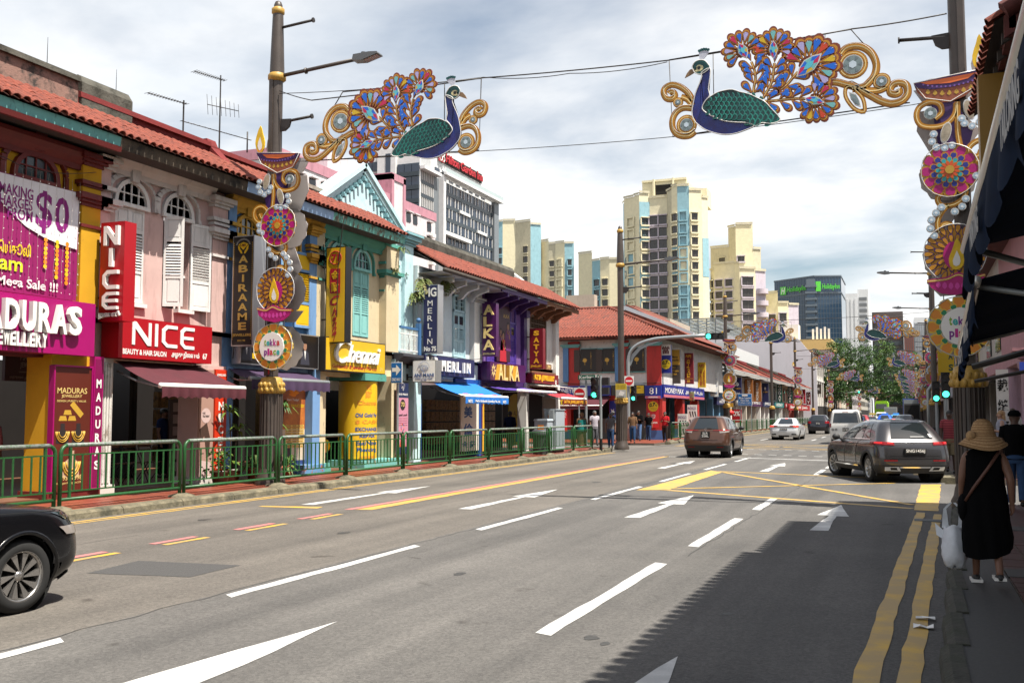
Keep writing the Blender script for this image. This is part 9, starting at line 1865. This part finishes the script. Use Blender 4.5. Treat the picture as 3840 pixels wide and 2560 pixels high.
c.plate('GN 788D',.72,.32,.2,.0);disc_logo(c,None,1.06,.0,.04,False);
for t,x in(('N',-.68),('70',-.5),('4',.7)):b=U(M_black);b.tube([(x+.06*cos(a),-.012,.82+.06*sin(a))for a in[k*pi/8 for k in range(16)]],.008,4,True);b.text(t,(x-.035,-.014,.785),(1,0,0),UPZ,.07,.07,.001,.03);b.build('decal',c.T)
b=U(M_well);[b.ball((x,.9,1.38),(.14,.1,.2),8,6)for x in(-.35,.3)];b.build('headrest',c.T);c.mirrors(3.4,1.2,M_clad);van=c.place(-3.35,58.6,0)
# black sedan entering at the left edge
PBK=mat('gloss_black',(.004,.004,.005),.22,metal=0,var=0,coat=.25,spec=.35)
BKL=[(.20,.20,.12,4.38,.80,.3,.32),(.34,.34,.03,4.56,.88,.28,.38),(.55,.52,.0,4.60,.90,.28,.42),(.80,.70,.04,4.56,.895,.26,.45),(.95,.84,.08,4.40,.87,.24,.5),(1.,.93,.75,3.6,.82,.22,.4),(1.02,1.02,.9,3.15,.78,.22,.3),(1.26,1.26,1.2,2.5,.66,.22,.28),(1.39,1.39,1.6,2.1,.55,.2,.25),(1.42,1.42,1.75,2.,.4,.15,.2)]
c=Car('sedan_car','glossy black sedan front corner entering at the left edge','car',BKL,PBK,(.95,3.78),.315,6,8,None,0);c.allwheels(.88,spokes=10,turbine=True,rim=mat('machined_alloy',(.42,.40,.38),.25,metal=.85,var=.1))
for sg in(1,-1):
 c.patch('head_light',M_cglass,[(sg*.74,3.3),(sg*.88,3.1),(sg*.88,3.7),(sg*.73,3.8)],.008,8,3);c.patch('side_marker',M_clear,[(sg*.728,2.55),(sg*.765,2.5),(sg*.76,2.95),(sg*.722,2.95)],.012,4,2);c.patch('side_window',M_cglass,[(sg*.38,6.1),(sg*.69,6.1),(sg*.66,7.8),(sg*.42,7.8)],.008);c.patch('bumper_fin',M_clad,[(sg*.745,.3),(sg*.85,.3),(sg*.85,.8),(sg*.75,.7)],.02,5,2)
 c.patch('bonnet_seam',M_well,[(sg*.68,3.95),(sg*.775,3.9),(sg*.775,3.94),(sg*.68,3.99)],.003,8,1)
c.mirrors(3.05,.98,PBK);c.place(-8.1,2.72,-2)
# distant traffic: copies with their own paint
def far_car(src,label,x,y,m,taxi=None,skip=()):
 o=copy_tree(src,(x,y,0),0,label);o['group']='cars queueing down the road'
 for ch in o.children:
  if ch.name.startswith('body'):
   ch.data=ch.data.copy();ch.data.materials[0]=m
   for g in ch.children:
    if g.name.startswith(('wheel_arch','boot_lip')):g.data=g.data.copy();g.data.materials[0]=m
 if taxi:
  WM[o.name]=Matrix.Translation((x,y,0));b=U(taxi);b.box(x-.35,x+.35,y+1.9,y+2.15,1.6,1.8);b.build('taxi_roof_sign',o)
 return o
far_car(hat,'red hatchback just beyond the white van',-4.4,101,cpaint('car_red',(.30,.012,.02)));far_car(sed,'pale silver sedan beyond the red hatchback',-4.2,126,cpaint('car_pale',(.5,.5,.48)),plain('taxi_lamp',(.7,.5,.1),.4));bt=far_car(hat,'royal blue taxi in the distant queue',-2.6,118,cpaint('taxi_blue',(.012,.10,.55)),plain('taxi_lamp_blue',(.1,.35,.8),.4));far_car(hat,'light blue taxi ahead of the royal blue taxi',-1.6,131,cpaint('taxi_light_blue',(.08,.40,.68)),plain('taxi_lamp_blue',(.1,.35,.8),.4));far_car(hat,'black hatchback in the distant right lane',-.55,150,PDK);far_car(sed,'grey sedan roof showing beyond the graphite crossover',-.9,62,cpaint('car_grey',(.22,.24,.27)));far_car(sed,'white sedan parked close to the right kerb',.0,44,cpaint('car_white',(.6,.6,.6)));far_car(hat,'dark grey hatchback waiting along the right kerb',-.4,90,cpaint('car_dark_grey',(.06,.065,.07)))
far_car(van,'white distant van ahead of the taxis',-4.,160,PWV)
# bus, lorries
T=thing('bus','lime green double deck bus far down the road','bus',(-5,215,0));b=U(plain('bus_lime',(.30,.62,.015),.4));b.prism([(-1.25,.5),(1.25,.5),(1.25,3.9),(1.,4.3),(-1.,4.3),(-1.25,3.9)],0,11,ax=1);b.v=[(x-5.3,y+215,z)for x,y,z in b.v];b.build('body',T);b=U(M_cglass);b.box(-6.3,-4.3,214.9,215,2.7,3.7);b.box(-6.3,-4.3,214.9,215,1.3,2.);b.build('rear_window',T);b=U(M_tyre);[b.cyl((x,218,.5),(x+.3,218,.5),.5,n=14)for x in(-6.5,-4.4)];b.build('wheel',T)
for label,x,y,w,h,col in(('deep blue box lorry far down the road',.2,190,2.6,4.4,(.015,.06,.32)),('dark open backed lorry beside the blue lorry',.3,158,2.3,3.2,(.05,.05,.05)),('grey box lorry beyond the green bus lane',-3.4,205,2.3,3.,(.35,.36,.34))):
 T=thing('lorry',label,'lorry',(x,y,0),'lorries far down the road');b=U(cpaint('lorry_%d'%y,col,metal=0));b.box(x-w/2,x+w/2,y,y+5,.9,h);b.box(x-w/2+.1,x+w/2-.1,y+5.1,y+6.8,.6,h*.75);b.build('body',T);b=U(M_dark if col[0]==.05 else M_steel);b.box(x-w/2+.15,x+w/2-.15,y-.03,y,1.,h-.2);b.build('rear_door',T);b=U(M_tyre);[b.cyl((x+sx,y+1,.45),(x+sx+.25,y+1,.45),.45,n=14)for sx in(-w/2+.05,w/2-.3)];b.build('wheel',T)
 # ================ people
SKN=[mat('skin_brown',(.16,.075,.045),.55,var=.1),mat('skin_light',(.42,.24,.17),.5,var=.08),mat('skin_deep',(.085,.042,.028),.55,var=.1)];HAIR=plain('hair_black',(.010,.008,.007),.5);HGREY=plain('hair_grey',(.07,.068,.065),.6);HBLD=plain('hair_blonde',(.34,.20,.09),.5)
def skin_mesh(V,E,R,m,nm,par,lv=2):
 me=bpy.data.meshes.new(nm);me.from_pydata(V,E,[]);o=bpy.data.objects.new(nm,me);COL.objects.link(o);o.modifiers.new('skin','SKIN');sb=o.modifiers.new('smooth','SUBSURF');sb.levels=lv
 for i,d_ in enumerate(me.skin_vertices[0].data):d_.radius=(R[i],R[i]);d_.use_root=i==0
 dg=bpy.context.evaluated_depsgraph_get();n=bpy.data.meshes.new_from_object(o.evaluated_get(dg));bpy.data.objects.remove(o);n.materials.clear();n.materials.append(m);n.polygons.foreach_set('use_smooth',[True]*len(n.polygons));n.name=nm
 q=bpy.data.objects.new(nm,n);COL.objects.link(q);q.parent=par;return q
ARM=dict(down=((.05,-.02,1.13),(.055,.06,.88)),swing=((.07,-.12,1.14),(.08,-.08,.88)),fwd=((.05,.10,1.13),(.05,.24,.92)),phone=((.05,.02,1.12),(-.07,.26,1.18)),hip=((.12,-.1,1.15),(.0,.08,1.02)),chin=((.02,.12,1.14),(-.12,.16,1.40)))
def person(label,x,y,rot,H,sk,hair,top,bot,arms=('down','down'),st=.5,z=.12,fingers=False,group=None,cap=None,long_hair=False,shoe=M_black):
 """a walking or standing figure that faces +y at rot 0; top=(material, sleeve length), bot=(material, leg length, skirt?)"""
 T=thing('person',label,'person',(0,0,0),group);k=H/1.7;V,E,R=[],[],[]
 def v(p,r,c=None):V.append(tuple(a*k for a in p));R.append(r*k);(E.append((c,len(V)-1))if c is not None else None);return len(V)-1
 pe=v((0,0,.94),.125);sp=v((0,0,1.12),.115,pe);ch=v((0,0,1.33),.13,sp);nk=v((0,.005,1.46),.055,ch);cn=v((0,.03,1.52),.062,nk);hd=v((0,.022,1.60),.088,cn);v((0,.005,1.665),.062,hd);v((0,.125,1.575),.014,hd);[v((s_*.09,.01,1.585),.014,hd)for s_ in(-1,1)]
 legs={}
 for s_,d_ in((-1,st),(1,-st)):
  hp=(s_*.088,0,.88);kn=(s_*.092,.10*d_+.03,.50);an=(s_*.095,.22*d_ if d_>0 else .36*d_,.085 if d_>=0 else .085-.09*d_);a=v(hp,.085,pe);b_=v(kn,.056,a);c=v(an,.036,b_);v((an[0]+s_*.01,an[1]+.12,an[2]-.045-(.05 if d_<0 else 0)*abs(d_)),.03,c);legs[s_]=(hp,kn,an)
 hands={}
 for s_,am in zip((-1,1),arms):
  (ex,ey,ez),(wx,wy,wz)=ARM[am];sh=(s_*.175,0,1.40);el=(s_*(.175+ex),ey,ez);wr=(s_*(.175+wx),wy,wz);a=v(sh,.058,ch);b_=v(el,.042,a);c=v(wr,.028,b_);dr_=(Vector(wr)-Vector(el)).normalized();pm=Vector(wr)+dr_*.065;p_=v(tuple(pm),.03,c);hands[s_]=(sh,el,wr,pm)
  fw=Vector((0,1,0))if abs(dr_.y)<.8 else Vector((s_,0,0))
  if fingers:
   for i in range(4):l=(.07,.08,.075,.06)[i];q=pm+fw*(.03-.02*i)+dr_*l*.5;f=v(tuple(q),.0105,p_);v(tuple(q+dr_*l*.35-Vector((s_*.02,0,0))),.009,f)
   q=pm+fw*.045-dr_*.01;f=v(tuple(q),.012,p_);v(tuple(q+dr_*.035+fw*.01),.010,f)
  else:v(tuple(pm+dr_*.06),.02,p_)
 skin_mesh(V,E,R,sk,'body',T);S=lambda p:tuple(a*k for a in p)
 def loft(rings,m,nm,n=20):
  b=U(m);b.grid([[S((cx+rx*cos(2*pi*i/n),cy+ry*sin(2*pi*i/n),zz+wv*sin(3*2*pi*i/n)))for i in range(n+1)]for cx,cy,zz,rx,ry,wv in rings]);return b
 b=loft([(0,0,.86,.185,.135,0),(0,0,.98,.175,.13,0),(0,0,1.12,.165,.125,0),(0,0,1.28,.19,.135,0),(0,-.005,1.38,.205,.12,0),(0,-.005,1.435,.16,.09,0),(0,0,1.475,.075,.065,0)],top[0],'shirt')
 for s_ in(-1,1):
  sh,el,wr,pm=hands[s_];e=Vector(sh).lerp(Vector(el),min(1,top[1]*2))
  if top[1]>0:b.tube([S((s_*.1,0,1.41)),S(sh),S(e)]+([S(tuple(Vector(el).lerp(Vector(wr),top[1]*2-1)))]if top[1]>.5 else[]),[.075*k,.074*k,.064*k,.045*k][:3+(top[1]>.5)],10,caps=False)
 b.build('shirt',T)
 if len(bot)>2:loft([(0,0,.95,.17,.13,0),(0,.0,.75,.21,.17,.005),(0,.02*st,.92-bot[1]*.84,.24,.22,.02)],bot[0],'skirt').build('skirt',T)
 else:
  b=loft([(0,0,.98,.165,.125,0),(0,0,.9,.18,.14,0),(0,0,.8,.165,.12,0)],bot[0],'trousers')
  for s_ in(-1,1):
   hp,kn,an=legs[s_];t=bot[1];pts=[(hp[0],hp[1],hp[2]+.04),kn]if t>.5 else[(hp[0],hp[1],hp[2]+.04),tuple(Vector(hp).lerp(Vector(kn),t*2))]
   if t>.5:pts.append(tuple(Vector(kn).lerp(Vector(an),(t-.5)*2)))
   b.tube([S(p)for p in pts],[.105*k,.078*k if t>.5 else .1*k,.062*k][:len(pts)],12,caps=False)
  b.build('trousers',T)
 for s_ in(-1,1):an=legs[s_][2];b=U(shoe);b.ball(S((an[0],an[1]+.05,max(.04,an[2]-.035))),(.045*k,.125*k,.045*k),10,6);b.build('shoe',T)
 if cap:b=U(cap);b.lathe(S((0,.01,1.615)),[(.108*k,0),(.105*k,.05*k),(.07*k,.1*k),(0,.115*k)],16);b.add([S((-.09,.07,1.62)),S((.09,.07,1.62)),S((.07,.2,1.6)),S((-.07,.2,1.6))],[(0,1,2,3)]);b.build('cap',T)
 elif hair:
  b=U(hair);b.ball(S((0,-.012,1.625)),(.098*k,.108*k,.092*k),14,8)
  if long_hair:b.ball(S((0,-.06,1.5)),(.1*k,.06*k,.17*k),12,8)
  b.build('hair',T)
 b=U(M_black);[b.ball(S((s_*.034,.105,1.605)),.011*k,6,4)for s_ in(-1,1)];b.tube([S((-.03,.108,1.535)),S((.03,.108,1.535))],.005*k,4);b.build('eyes_and_mouth',T)
 T.location=(x,y,z);T.rotation_euler=(0,0,RAD(rot));T['h']=0;del T['h'];return T,hands,k
cl=lambda n,c,**q:mat('cloth_'+n,c,.9,spec=.05,var=q.pop('var',.15),vs=q.pop('vs',8),**q)
JEAN=cl('jeans',(.035,.07,.15));BLK=cl('black',(.004,.004,.0045));KHK=cl('khaki',(.26,.20,.12));GRY=cl('grey',(.13,.13,.14));WCL=cl('white',(.55,.54,.52));NVY=cl('navy',(.015,.025,.07));REDC=cl('red',(.35,.015,.02));PNK=cl('dusty_pink',(.42,.14,.15));TEAL=cl('teal',(.02,.17,.16));TAN=cl('brown_print',(.16,.09,.05),var=.6,vs=30)
STR=mat('cloth_striped_red',(.34,.045,.05),.9,var=0)
_t=STR.node_tree;_w=_t.nodes.new('ShaderNodeTexWave');_w.bands_direction='Z';_w.inputs['Scale'].default_value=5;_g=_t.nodes.new('ShaderNodeNewGeometry');_t.links.new(_g.outputs['Position'],_w.inputs[0]);_r=_t.nodes.new('ShaderNodeValToRGB');_r.color_ramp.elements[0].color=(.16,.02,.03,1);_r.color_ramp.elements[1].color=(.38,.06,.07,1);_t.links.new(_w.outputs[0],_r.inputs[0]);_t.links.new(_r.outputs[0],_t.nodes['Principled BSDF'].inputs['Base Color'])
# woman with the straw hat
W,hn,k=person('woman in wide straw hat and long black dress walking away with a white bag',.63,10.35,2,1.46,SKN[0],HAIR,(BLK,0),(BLK,.5),('down','swing'),.75,.12,True,shoe=plain('sneaker_black',(.02,.02,.02),.6))
b=U(BLK);n=72
b.grid([[((cx+rx*q_*cos(2*pi*i/n))*k,(cy+ry*q_*sin(2*pi*i/n))*k,(z_+w_*sin(2*pi*i/n+.6))*k)for i in range(n+1)for q_ in(1+max(0,1.15-z_)*.11*sin(18*pi*i/n+z_*3)*(.6+.4*sin(6*pi*i/n)),)]for cx,cy,z_,rx,ry,w_ in((0,0,1.46,.09,.08,0),(0,-.005,1.42,.18,.11,0),(0,0,1.3,.20,.145,0),(0,0,1.1,.20,.155,0),(0,-.01,.92,.225,.18,0),(.0,-.01,.7,.235,.20,.0),(.01,-.02,.5,.25,.21,.03),(.01,-.03,.36,.235,.2,.07))]);b.build('dress',W)
M_straw=mat('woven_straw',(.40,.24,.11),.85,var=.35,vs=60,bump=.5,bs=120);b=U(M_straw);hz=1.60*k;pr_=[]
for r_,z_ in((0,.155),(.05,.15),(.085,.125),(.105,.08),(.115,.03),(.125,.0),(.17,-.035),(.215,-.085),(.232,-.105)):r_*=.9;pr_.append([(r_*cos(a)*(1+(.06*sin(2*a+.4)if r_>.15 else 0)),-.0+r_*sin(a)*1.05,hz+z_+(.035*sin(2*a+1.2)*(r_-.12)/.11 if r_>.13 else 0))for a in[2*pi*i/36 for i in range(37)]])
b.grid(pr_);ht=b.build('straw_hat',W);b=U(plain('straw_ridge',(.27,.15,.065),.9))
for i in range(16):t=i/15*7.6;j=int(t);f=t-j;b.tube([tuple(Vector(pr_[j][q]).lerp(Vector(pr_[j+1][q]),f)*1.+Vector((0,0,.003)))for q in range(36)],.0035,3,True)
b.build('straw_coil',ht);b=U(M_straw);b.ball((-.11,-.1,hz-.0),(.045,.03,.05),8,6);b.build('hat_bow',ht)
b=U(plain('strap_brown',(.10,.04,.025),.6));b.tube([tuple(a*k for a in p)for p in((.14,-.11,1.43),(.02,-.16,1.25),(-.12,-.165,1.05),(-.2,-.1,.9))],.016,5);b.use(BLK);b.ball((-.22*k,.0,.82*k),(.05,.11,.13),10,8);b.build('shoulder_bag',W)
b=U(M_white);[b.box(x_*k-.05,x_*k+.05,y_*k-.04,y_*k+.17,z_*k,z_*k+.025)for x_,y_,z_ in((-.095,.12,.005),(.095,-.27,.09))];b.build('shoe_sole',W)
b=U(M_black);w0=Vector(hn[-1][2])*k;b.tube([tuple(w0+Vector((.034*cos(a),.034*sin(a),.005)))for a in[q*pi/6 for q in range(12)]],.011,5,True);b.build('wrist_watch',W)
PLS=mat('plastic_bag_white',(.62,.65,.70),.35,var=.15,vs=9,bump=.6,bs=14);P=thing('plastic_bag','thin white plastic carrier bag hanging from the hat woman\'s hand','bag',(.34,10.42,.3));b=U(PLS);c=(.355,10.42)
rg=[]
for z_,rx,ry in((.26,.03,.04),(.28,.085,.07),(.35,.11,.09),(.46,.108,.085),(.56,.095,.07),(.64,.075,.055)):rg.append([(c[0]+rx*cos(a)*(1+.1*sin(5*a+z_*20)),c[1]+ry*sin(a)*(1+.1*cos(4*a)),z_+.02*sin(3*a))for a in[2*pi*i/24 for i in range(25)]])
b.grid(rg);b.build('bag_body',P)
for s_ in(-1,1):b=U(PLS);b.grid([[(c[0]+s_*.07+w_*(1-t*.6),c[1]+.01*sin(9*t),.62+.24*t)for w_ in(-.03,.03)]if t<.75 else[(c[0]+s_*.07*(1-(t-.75)*3.2)+w_*.4,c[1],.62+.24*t)for w_ in(-.03,.03)]for t in(0,.25,.5,.75,1)]);b.build('handle',P)
b=U(PLS);[b.add([(c[0]+s_*.09,c[1],.60),(c[0]+s_*.16,c[1]+.02,.66),(c[0]+s_*.15,c[1],.55),(c[0]+s_*.10,c[1]-.02,.52)],[(0,1,2,3)])for s_ in(-1,1)];b.build('torn_corner',P)
PE=[('heavy man in black shirt, black cap and jeans walking away past the side street',1.62,18.6,-8,1.62,2,None,(BLK,.3),(JEAN,.97),('down','hip'),.6,BLK),('man in red striped polo shirt and pale cargo shorts facing the camera',.98,29,172,1.66,2,HAIR,(STR,.3),(KHK,.5),('down','down'),.4,None),('blonde woman in sleeveless print top looking at her phone',2.25,29.5,95,1.66,1,HBLD,(cl('floral',(.36,.36,.42),var=.6,vs=40),.0),(BLK,.9),('phone','phone'),.2,None),('brown haired person in white shirt behind the blonde woman',2.65,31,20,1.72,1,plain('hair_brown',(.07,.035,.02),.5),(WCL,.3),(NVY,.9),('down','down'),.3,None),('woman in dusty pink tunic at the left edge under the jewellery sign',-16.9,14.5,40,1.58,0,HAIR,(PNK,.9),(BLK,.95),('phone','down'),.2,None),('man in dark blue shirt standing in the shaded salon arcade',-17.,19.6,-80,1.7,0,HAIR,(NVY,.3),(BLK,.95),('down','down'),.1,None),('small child in green shirt at the goldsmith entrance',-16.2,25.5,-80,1.18,0,HAIR,(cl('green',(.03,.09,.05)),.3),(NVY,.5),('down','fwd'),.2,None),('person in white shirt inside the dark navy signed goldsmith shop',-17.2,33.2,60,1.66,0,HAIR,(WCL,.3),(GRY,.9),('down','down'),.2,None),('grey haired man in dark shirt and khaki trousers under the violet awning',-15.75,39.3,5,1.68,0,HGREY,(NVY,.6),(KHK,.95),('down','down'),.5,None),('man in grey polo shirt with hand at his chin by the corner house',-15.5,44.6,-35,1.72,0,HAIR,(GRY,.3),(cl('washed_jeans',(.12,.14,.19)),.95),('hip','chin'),.1,None),('woman in brown print tunic and teal shawl at the end of the railing',-14.2,44.4,200,1.6,0,HAIR,(TAN,.6),(TAN,.95,1),('down','phone'),.2,None),('grey bearded man in pale checked shirt behind the railing end',-14.55,47.6,215,1.72,0,HGREY,(cl('check',(.42,.38,.42),var=.35,vs=40),.3),(GRY,.95),('fwd','down'),.3,None),('person in grey t shirt half hidden by the traffic light post',-12.95,44.9,185,1.62,0,HAIR,(GRY,.3),(JEAN,.95),('down','down'),.3,None),('man in navy t shirt and black shorts walking away with backpack',-15.2,53.2,12,1.72,0,HGREY,(NVY,.3),(BLK,.62),('swing','down'),.7,None),('pedestrian in patterned shirt mostly behind the slim lamp post',-14.,52.8,195,1.66,0,HAIR,(TAN,.6),(JEAN,.9),('down','down'),.5,None),('man in black jacket and blue jeans walking towards the camera',-14.75,57.,185,1.76,0,HAIR,(BLK,.95),(cl('blue_jeans',(.09,.16,.30)),.97),('phone','down'),.5,None),('woman in black top and jeans beside the man in black jacket',-14.4,58.,180,1.62,0,HAIR,(BLK,.3),(JEAN,.95),('down','down'),.4,None),('man in bright red shirt and dark trousers looking at his phone',-12.95,56.,178,1.7,0,HAIR,(REDC,.35),(cl('dark_brown',(.03,.022,.02)),.96),('phone','phone'),.3,None)]
for l,x,y,r_,h,s_,hr,tp,bt_,ar,st,cp in PE:
 T,hn,k=person(l,x,y,r_,h,SKN[s_],hr,tp,bt_,ar,st,.12 if abs(x)>13 or x>0 else .1,y<20 and x>0,'pedestrians',cp,'blonde'in l or('woman'in l))
 if'backpack'in l:b=U(BLK);b.ball((0,-.19,1.22),(.15,.10,.23),12,8);b.build('backpack',T)
 if'teal shawl'in l:b=U(TEAL);b.grid([[(.2*cos(a)*(1+.08*j),.16*sin(a)*(1+.1*j),1.3-.17*j)for a in[RAD(20+14*q)for q in range(12)]]for j in range(4)]);b.use(TAN);b.ball((0,-.01,1.53),(.105,.115,.12),12,8);b.build('shawl',T)
P=thing('balloon','round yellow balloon held by the child','balloon',(-15.8,25.3,.5));b=U(mat('balloon_yellow',(.80,.50,.005),.25,var=.05,coat=.5));b.ball((-15.7,24.75,.78),(.19,.19,.21),18,12);b.build('balloon_skin',P);b=U(M_white);b.tube([(-15.7,24.75,.57),(-15.9,25.1,.55),(-16.,25.4,.8)],.004,3);b.build('string',P)
P=thing('carrier_bag','pale blue carrier bag beside the grey haired man','bag',(-15.4,39.4,.5));b=U(plain('bag_blue',(.10,.36,.58),.5));b.prism([(-15.5,.52),(-15.28,.52),(-15.24,.84),(-15.54,.84)],39.32,39.42,ax=1);b.build('bag_body',P);b=U(plain('bag_blue',(.10,.36,.58),.5));b.tube([(-15.46,39.37,.84),(-15.42,39.37,.98),(-15.36,39.37,.98),(-15.32,39.37,.84)],.01,4);b.build('handle',P)
# ================ trees and potted plants
LF=[mat('leaf_dark',(.014,.050,.006),.6,var=.4,vs=1.2),mat('leaf_mid',(.032,.09,.008),.6,var=.4,vs=1.2),mat('leaf_light',(.085,.15,.010),.6,var=.4,vs=1.5)];M_bark=mat('tree_bark',(.075,.055,.04),.95,var=.4,vs=5,bump=.6)
def tree(label,x,y,h,blobs,n=5200,leaf=.5):
 T=thing('tree',label,'tree',(x,y,0),'street trees closing the far end of the road');b=U(M_bark);b.tube([(x,y,0),(x+.15,y,h*.25),(x-.1,y,h*.5)],[.42,.34,.26],9);b.build('trunk',T)
 b=U(M_bark);[b.tube([(x,y,h*.36),tuple(Vector((x,y,h*.5)).lerp(Vector((x+bx_,y+by,bz)),.5)),(x+bx_,y+by,bz)],[.2,.13,.05],6)for bx_,by,bz,br in blobs];b.build('limb',T)
 b=MB();w=[br**2 for*_,br in blobs]
 cl_=[]
 for bx_,by,bz,br in blobs:
  for i in range(int(26*br/2.5)):d_=Vector((random.gauss(0,1),random.gauss(0,1),random.gauss(0,.8))).normalized()*br*rnd(.6,1.08);cl_.append((Vector((x+bx_,y+by,bz))+d_,rnd(.5,1.1),random.choice((0,0,1,1,2))))
 for i in range(n):
  c,r_,m_=random.choice(cl_);p=c+Vector((random.gauss(0,r_*.55),random.gauss(0,r_*.55),random.gauss(0,r_*.4)));s_=leaf*rnd(.5,1.1);a=Vector((random.gauss(0,1),random.gauss(0,1),random.gauss(0,.5))).normalized();u=a.orthogonal().normalized();w_=a.cross(u);b.use(LF[m_ if random.random()<.7 else 1]);b.add([tuple(p-u*s_*.5),tuple(p+w_*s_*.32),tuple(p+u*s_*.5),tuple(p-w_*s_*.32)],[(0,1,2,3)])
 stuff(b.build('crown',T))
tree('spreading tree in front of the dark office tower',-13.6,205,14,[(0,0,12,3.6),(3.2,1,10,3.4),(5.6,0,11.5,3),(-2.5,2,10.5,3),(2,-2,13.5,2.6),(5,2,8,2.6)],11000,.36)
tree('broad tree with the darkest crown over the road',-12,228,17,[(0,0,14,4.2),(5,0,13,4),(8.6,1,10,3.4),(3,2,9.5,3.6),(-3,0,11,3.2),(7,-1,14.5,2.8)],11000,.4)
tree('low bright tree beside the ornate white building',-13.2,190,9.5,[(0,0,6.6,2.6),(1.6,0,5.2,2.1),(-.6,0,8.4,1.8),(1.4,-.5,7.6,1.8)],6500,.32)
tree('distant tree right of the road behind the turquoise rooftop',5,255,17,[(0,0,14,4),(-3,0,11.5,3.2),(2,0,10,3.4)],4200,.6)
tree('far tree low over the end of the road',-9,300,14,[(0,0,9,3.6),(5,0,8,3.4),(9,0,7,3)],4200,.6);tree('farthest tree closing the street end',-2,345,13,[(0,0,8.5,3.6),(4,0,7,3.2),(-4,0,7.5,3)],3600,.7)
POT=mat('terracotta_pot',(.30,.09,.045),.8,var=.3);POTD=mat('brown_glazed_pot',(.07,.035,.02),.35,var=.3)
def potted(label,x,y,kind,h,pm,r_=.2):
 T=thing('potted_plant',label,'potted plant',(x,y,.12),'potted plants behind the diya lamp post');b=U(pm);b.lathe((x,y,.12),[(0,0),(r_*.7,0),(r_*.95,.26),(r_*1.08,.27),(r_*1.08,.32),(r_*.9,.32),(r_*.88,.27),(0,.27)],16);b.build('pot',T);b=MB();st=U(M_bark)
 tops=[(x,y,.4)]if kind=='bush'else[(x+rnd(-.1,.1),y+rnd(-.1,.1),.12+h*q)for q in((.75,1.)if kind=='cane'else(.35,.45))]
 for t in tops:st.tube([(x,y,.35),t],.016,5)
 st.build('stem',T);nl=dict(bush=90,cane=22,palm=16)[kind]
 for t in tops:
  for i in range(nl):
   a=rnd(0,6.28);el=rnd(-.2,1.2);l=dict(bush=.16,cane=.42,palm=.6)[kind]*rnd(.7,1.1);p=Vector(t)
   if kind=='bush':p+=Vector((random.gauss(0,.16),random.gauss(0,.16),rnd(-.05,h-.3)))
   d_=Vector((cos(a)*cos(el),sin(a)*cos(el),sin(el)));sd=d_.cross(Vector((0,0,1))).normalized()*l*(.3 if kind=='bush'else .08);q1=p+d_*l*.55;q2=p+d_*l-Vector((0,0,l*.45));b.use(LF[2]if kind=='bush'and i%3 else LF[i%2+1]);b.add([tuple(p),tuple(q1+sd),tuple(q2),tuple(q1-sd)],[(0,1,2,3)])
 stuff(b.build('foliage',T))
potted('pale variegated bushy plant in a dark pot left of the diya post',-14.35,18.4,'bush',.75,POTD,.22);potted('tall dracaena in a brown pot just left of the diya post',-14.5,19.,'cane',1.6,POTD);potted('feathery palm in a terracotta pot behind the diya post',-14.3,19.6,'palm',.8,POT);potted('tall bright dracaena in a terracotta pot right of the diya post',-14.2,20.35,'cane',1.75,POT);potted('small palm in a terracotta pot beside the tall bright dracaena',-14.25,20.75,'palm',.7,POT,.18)
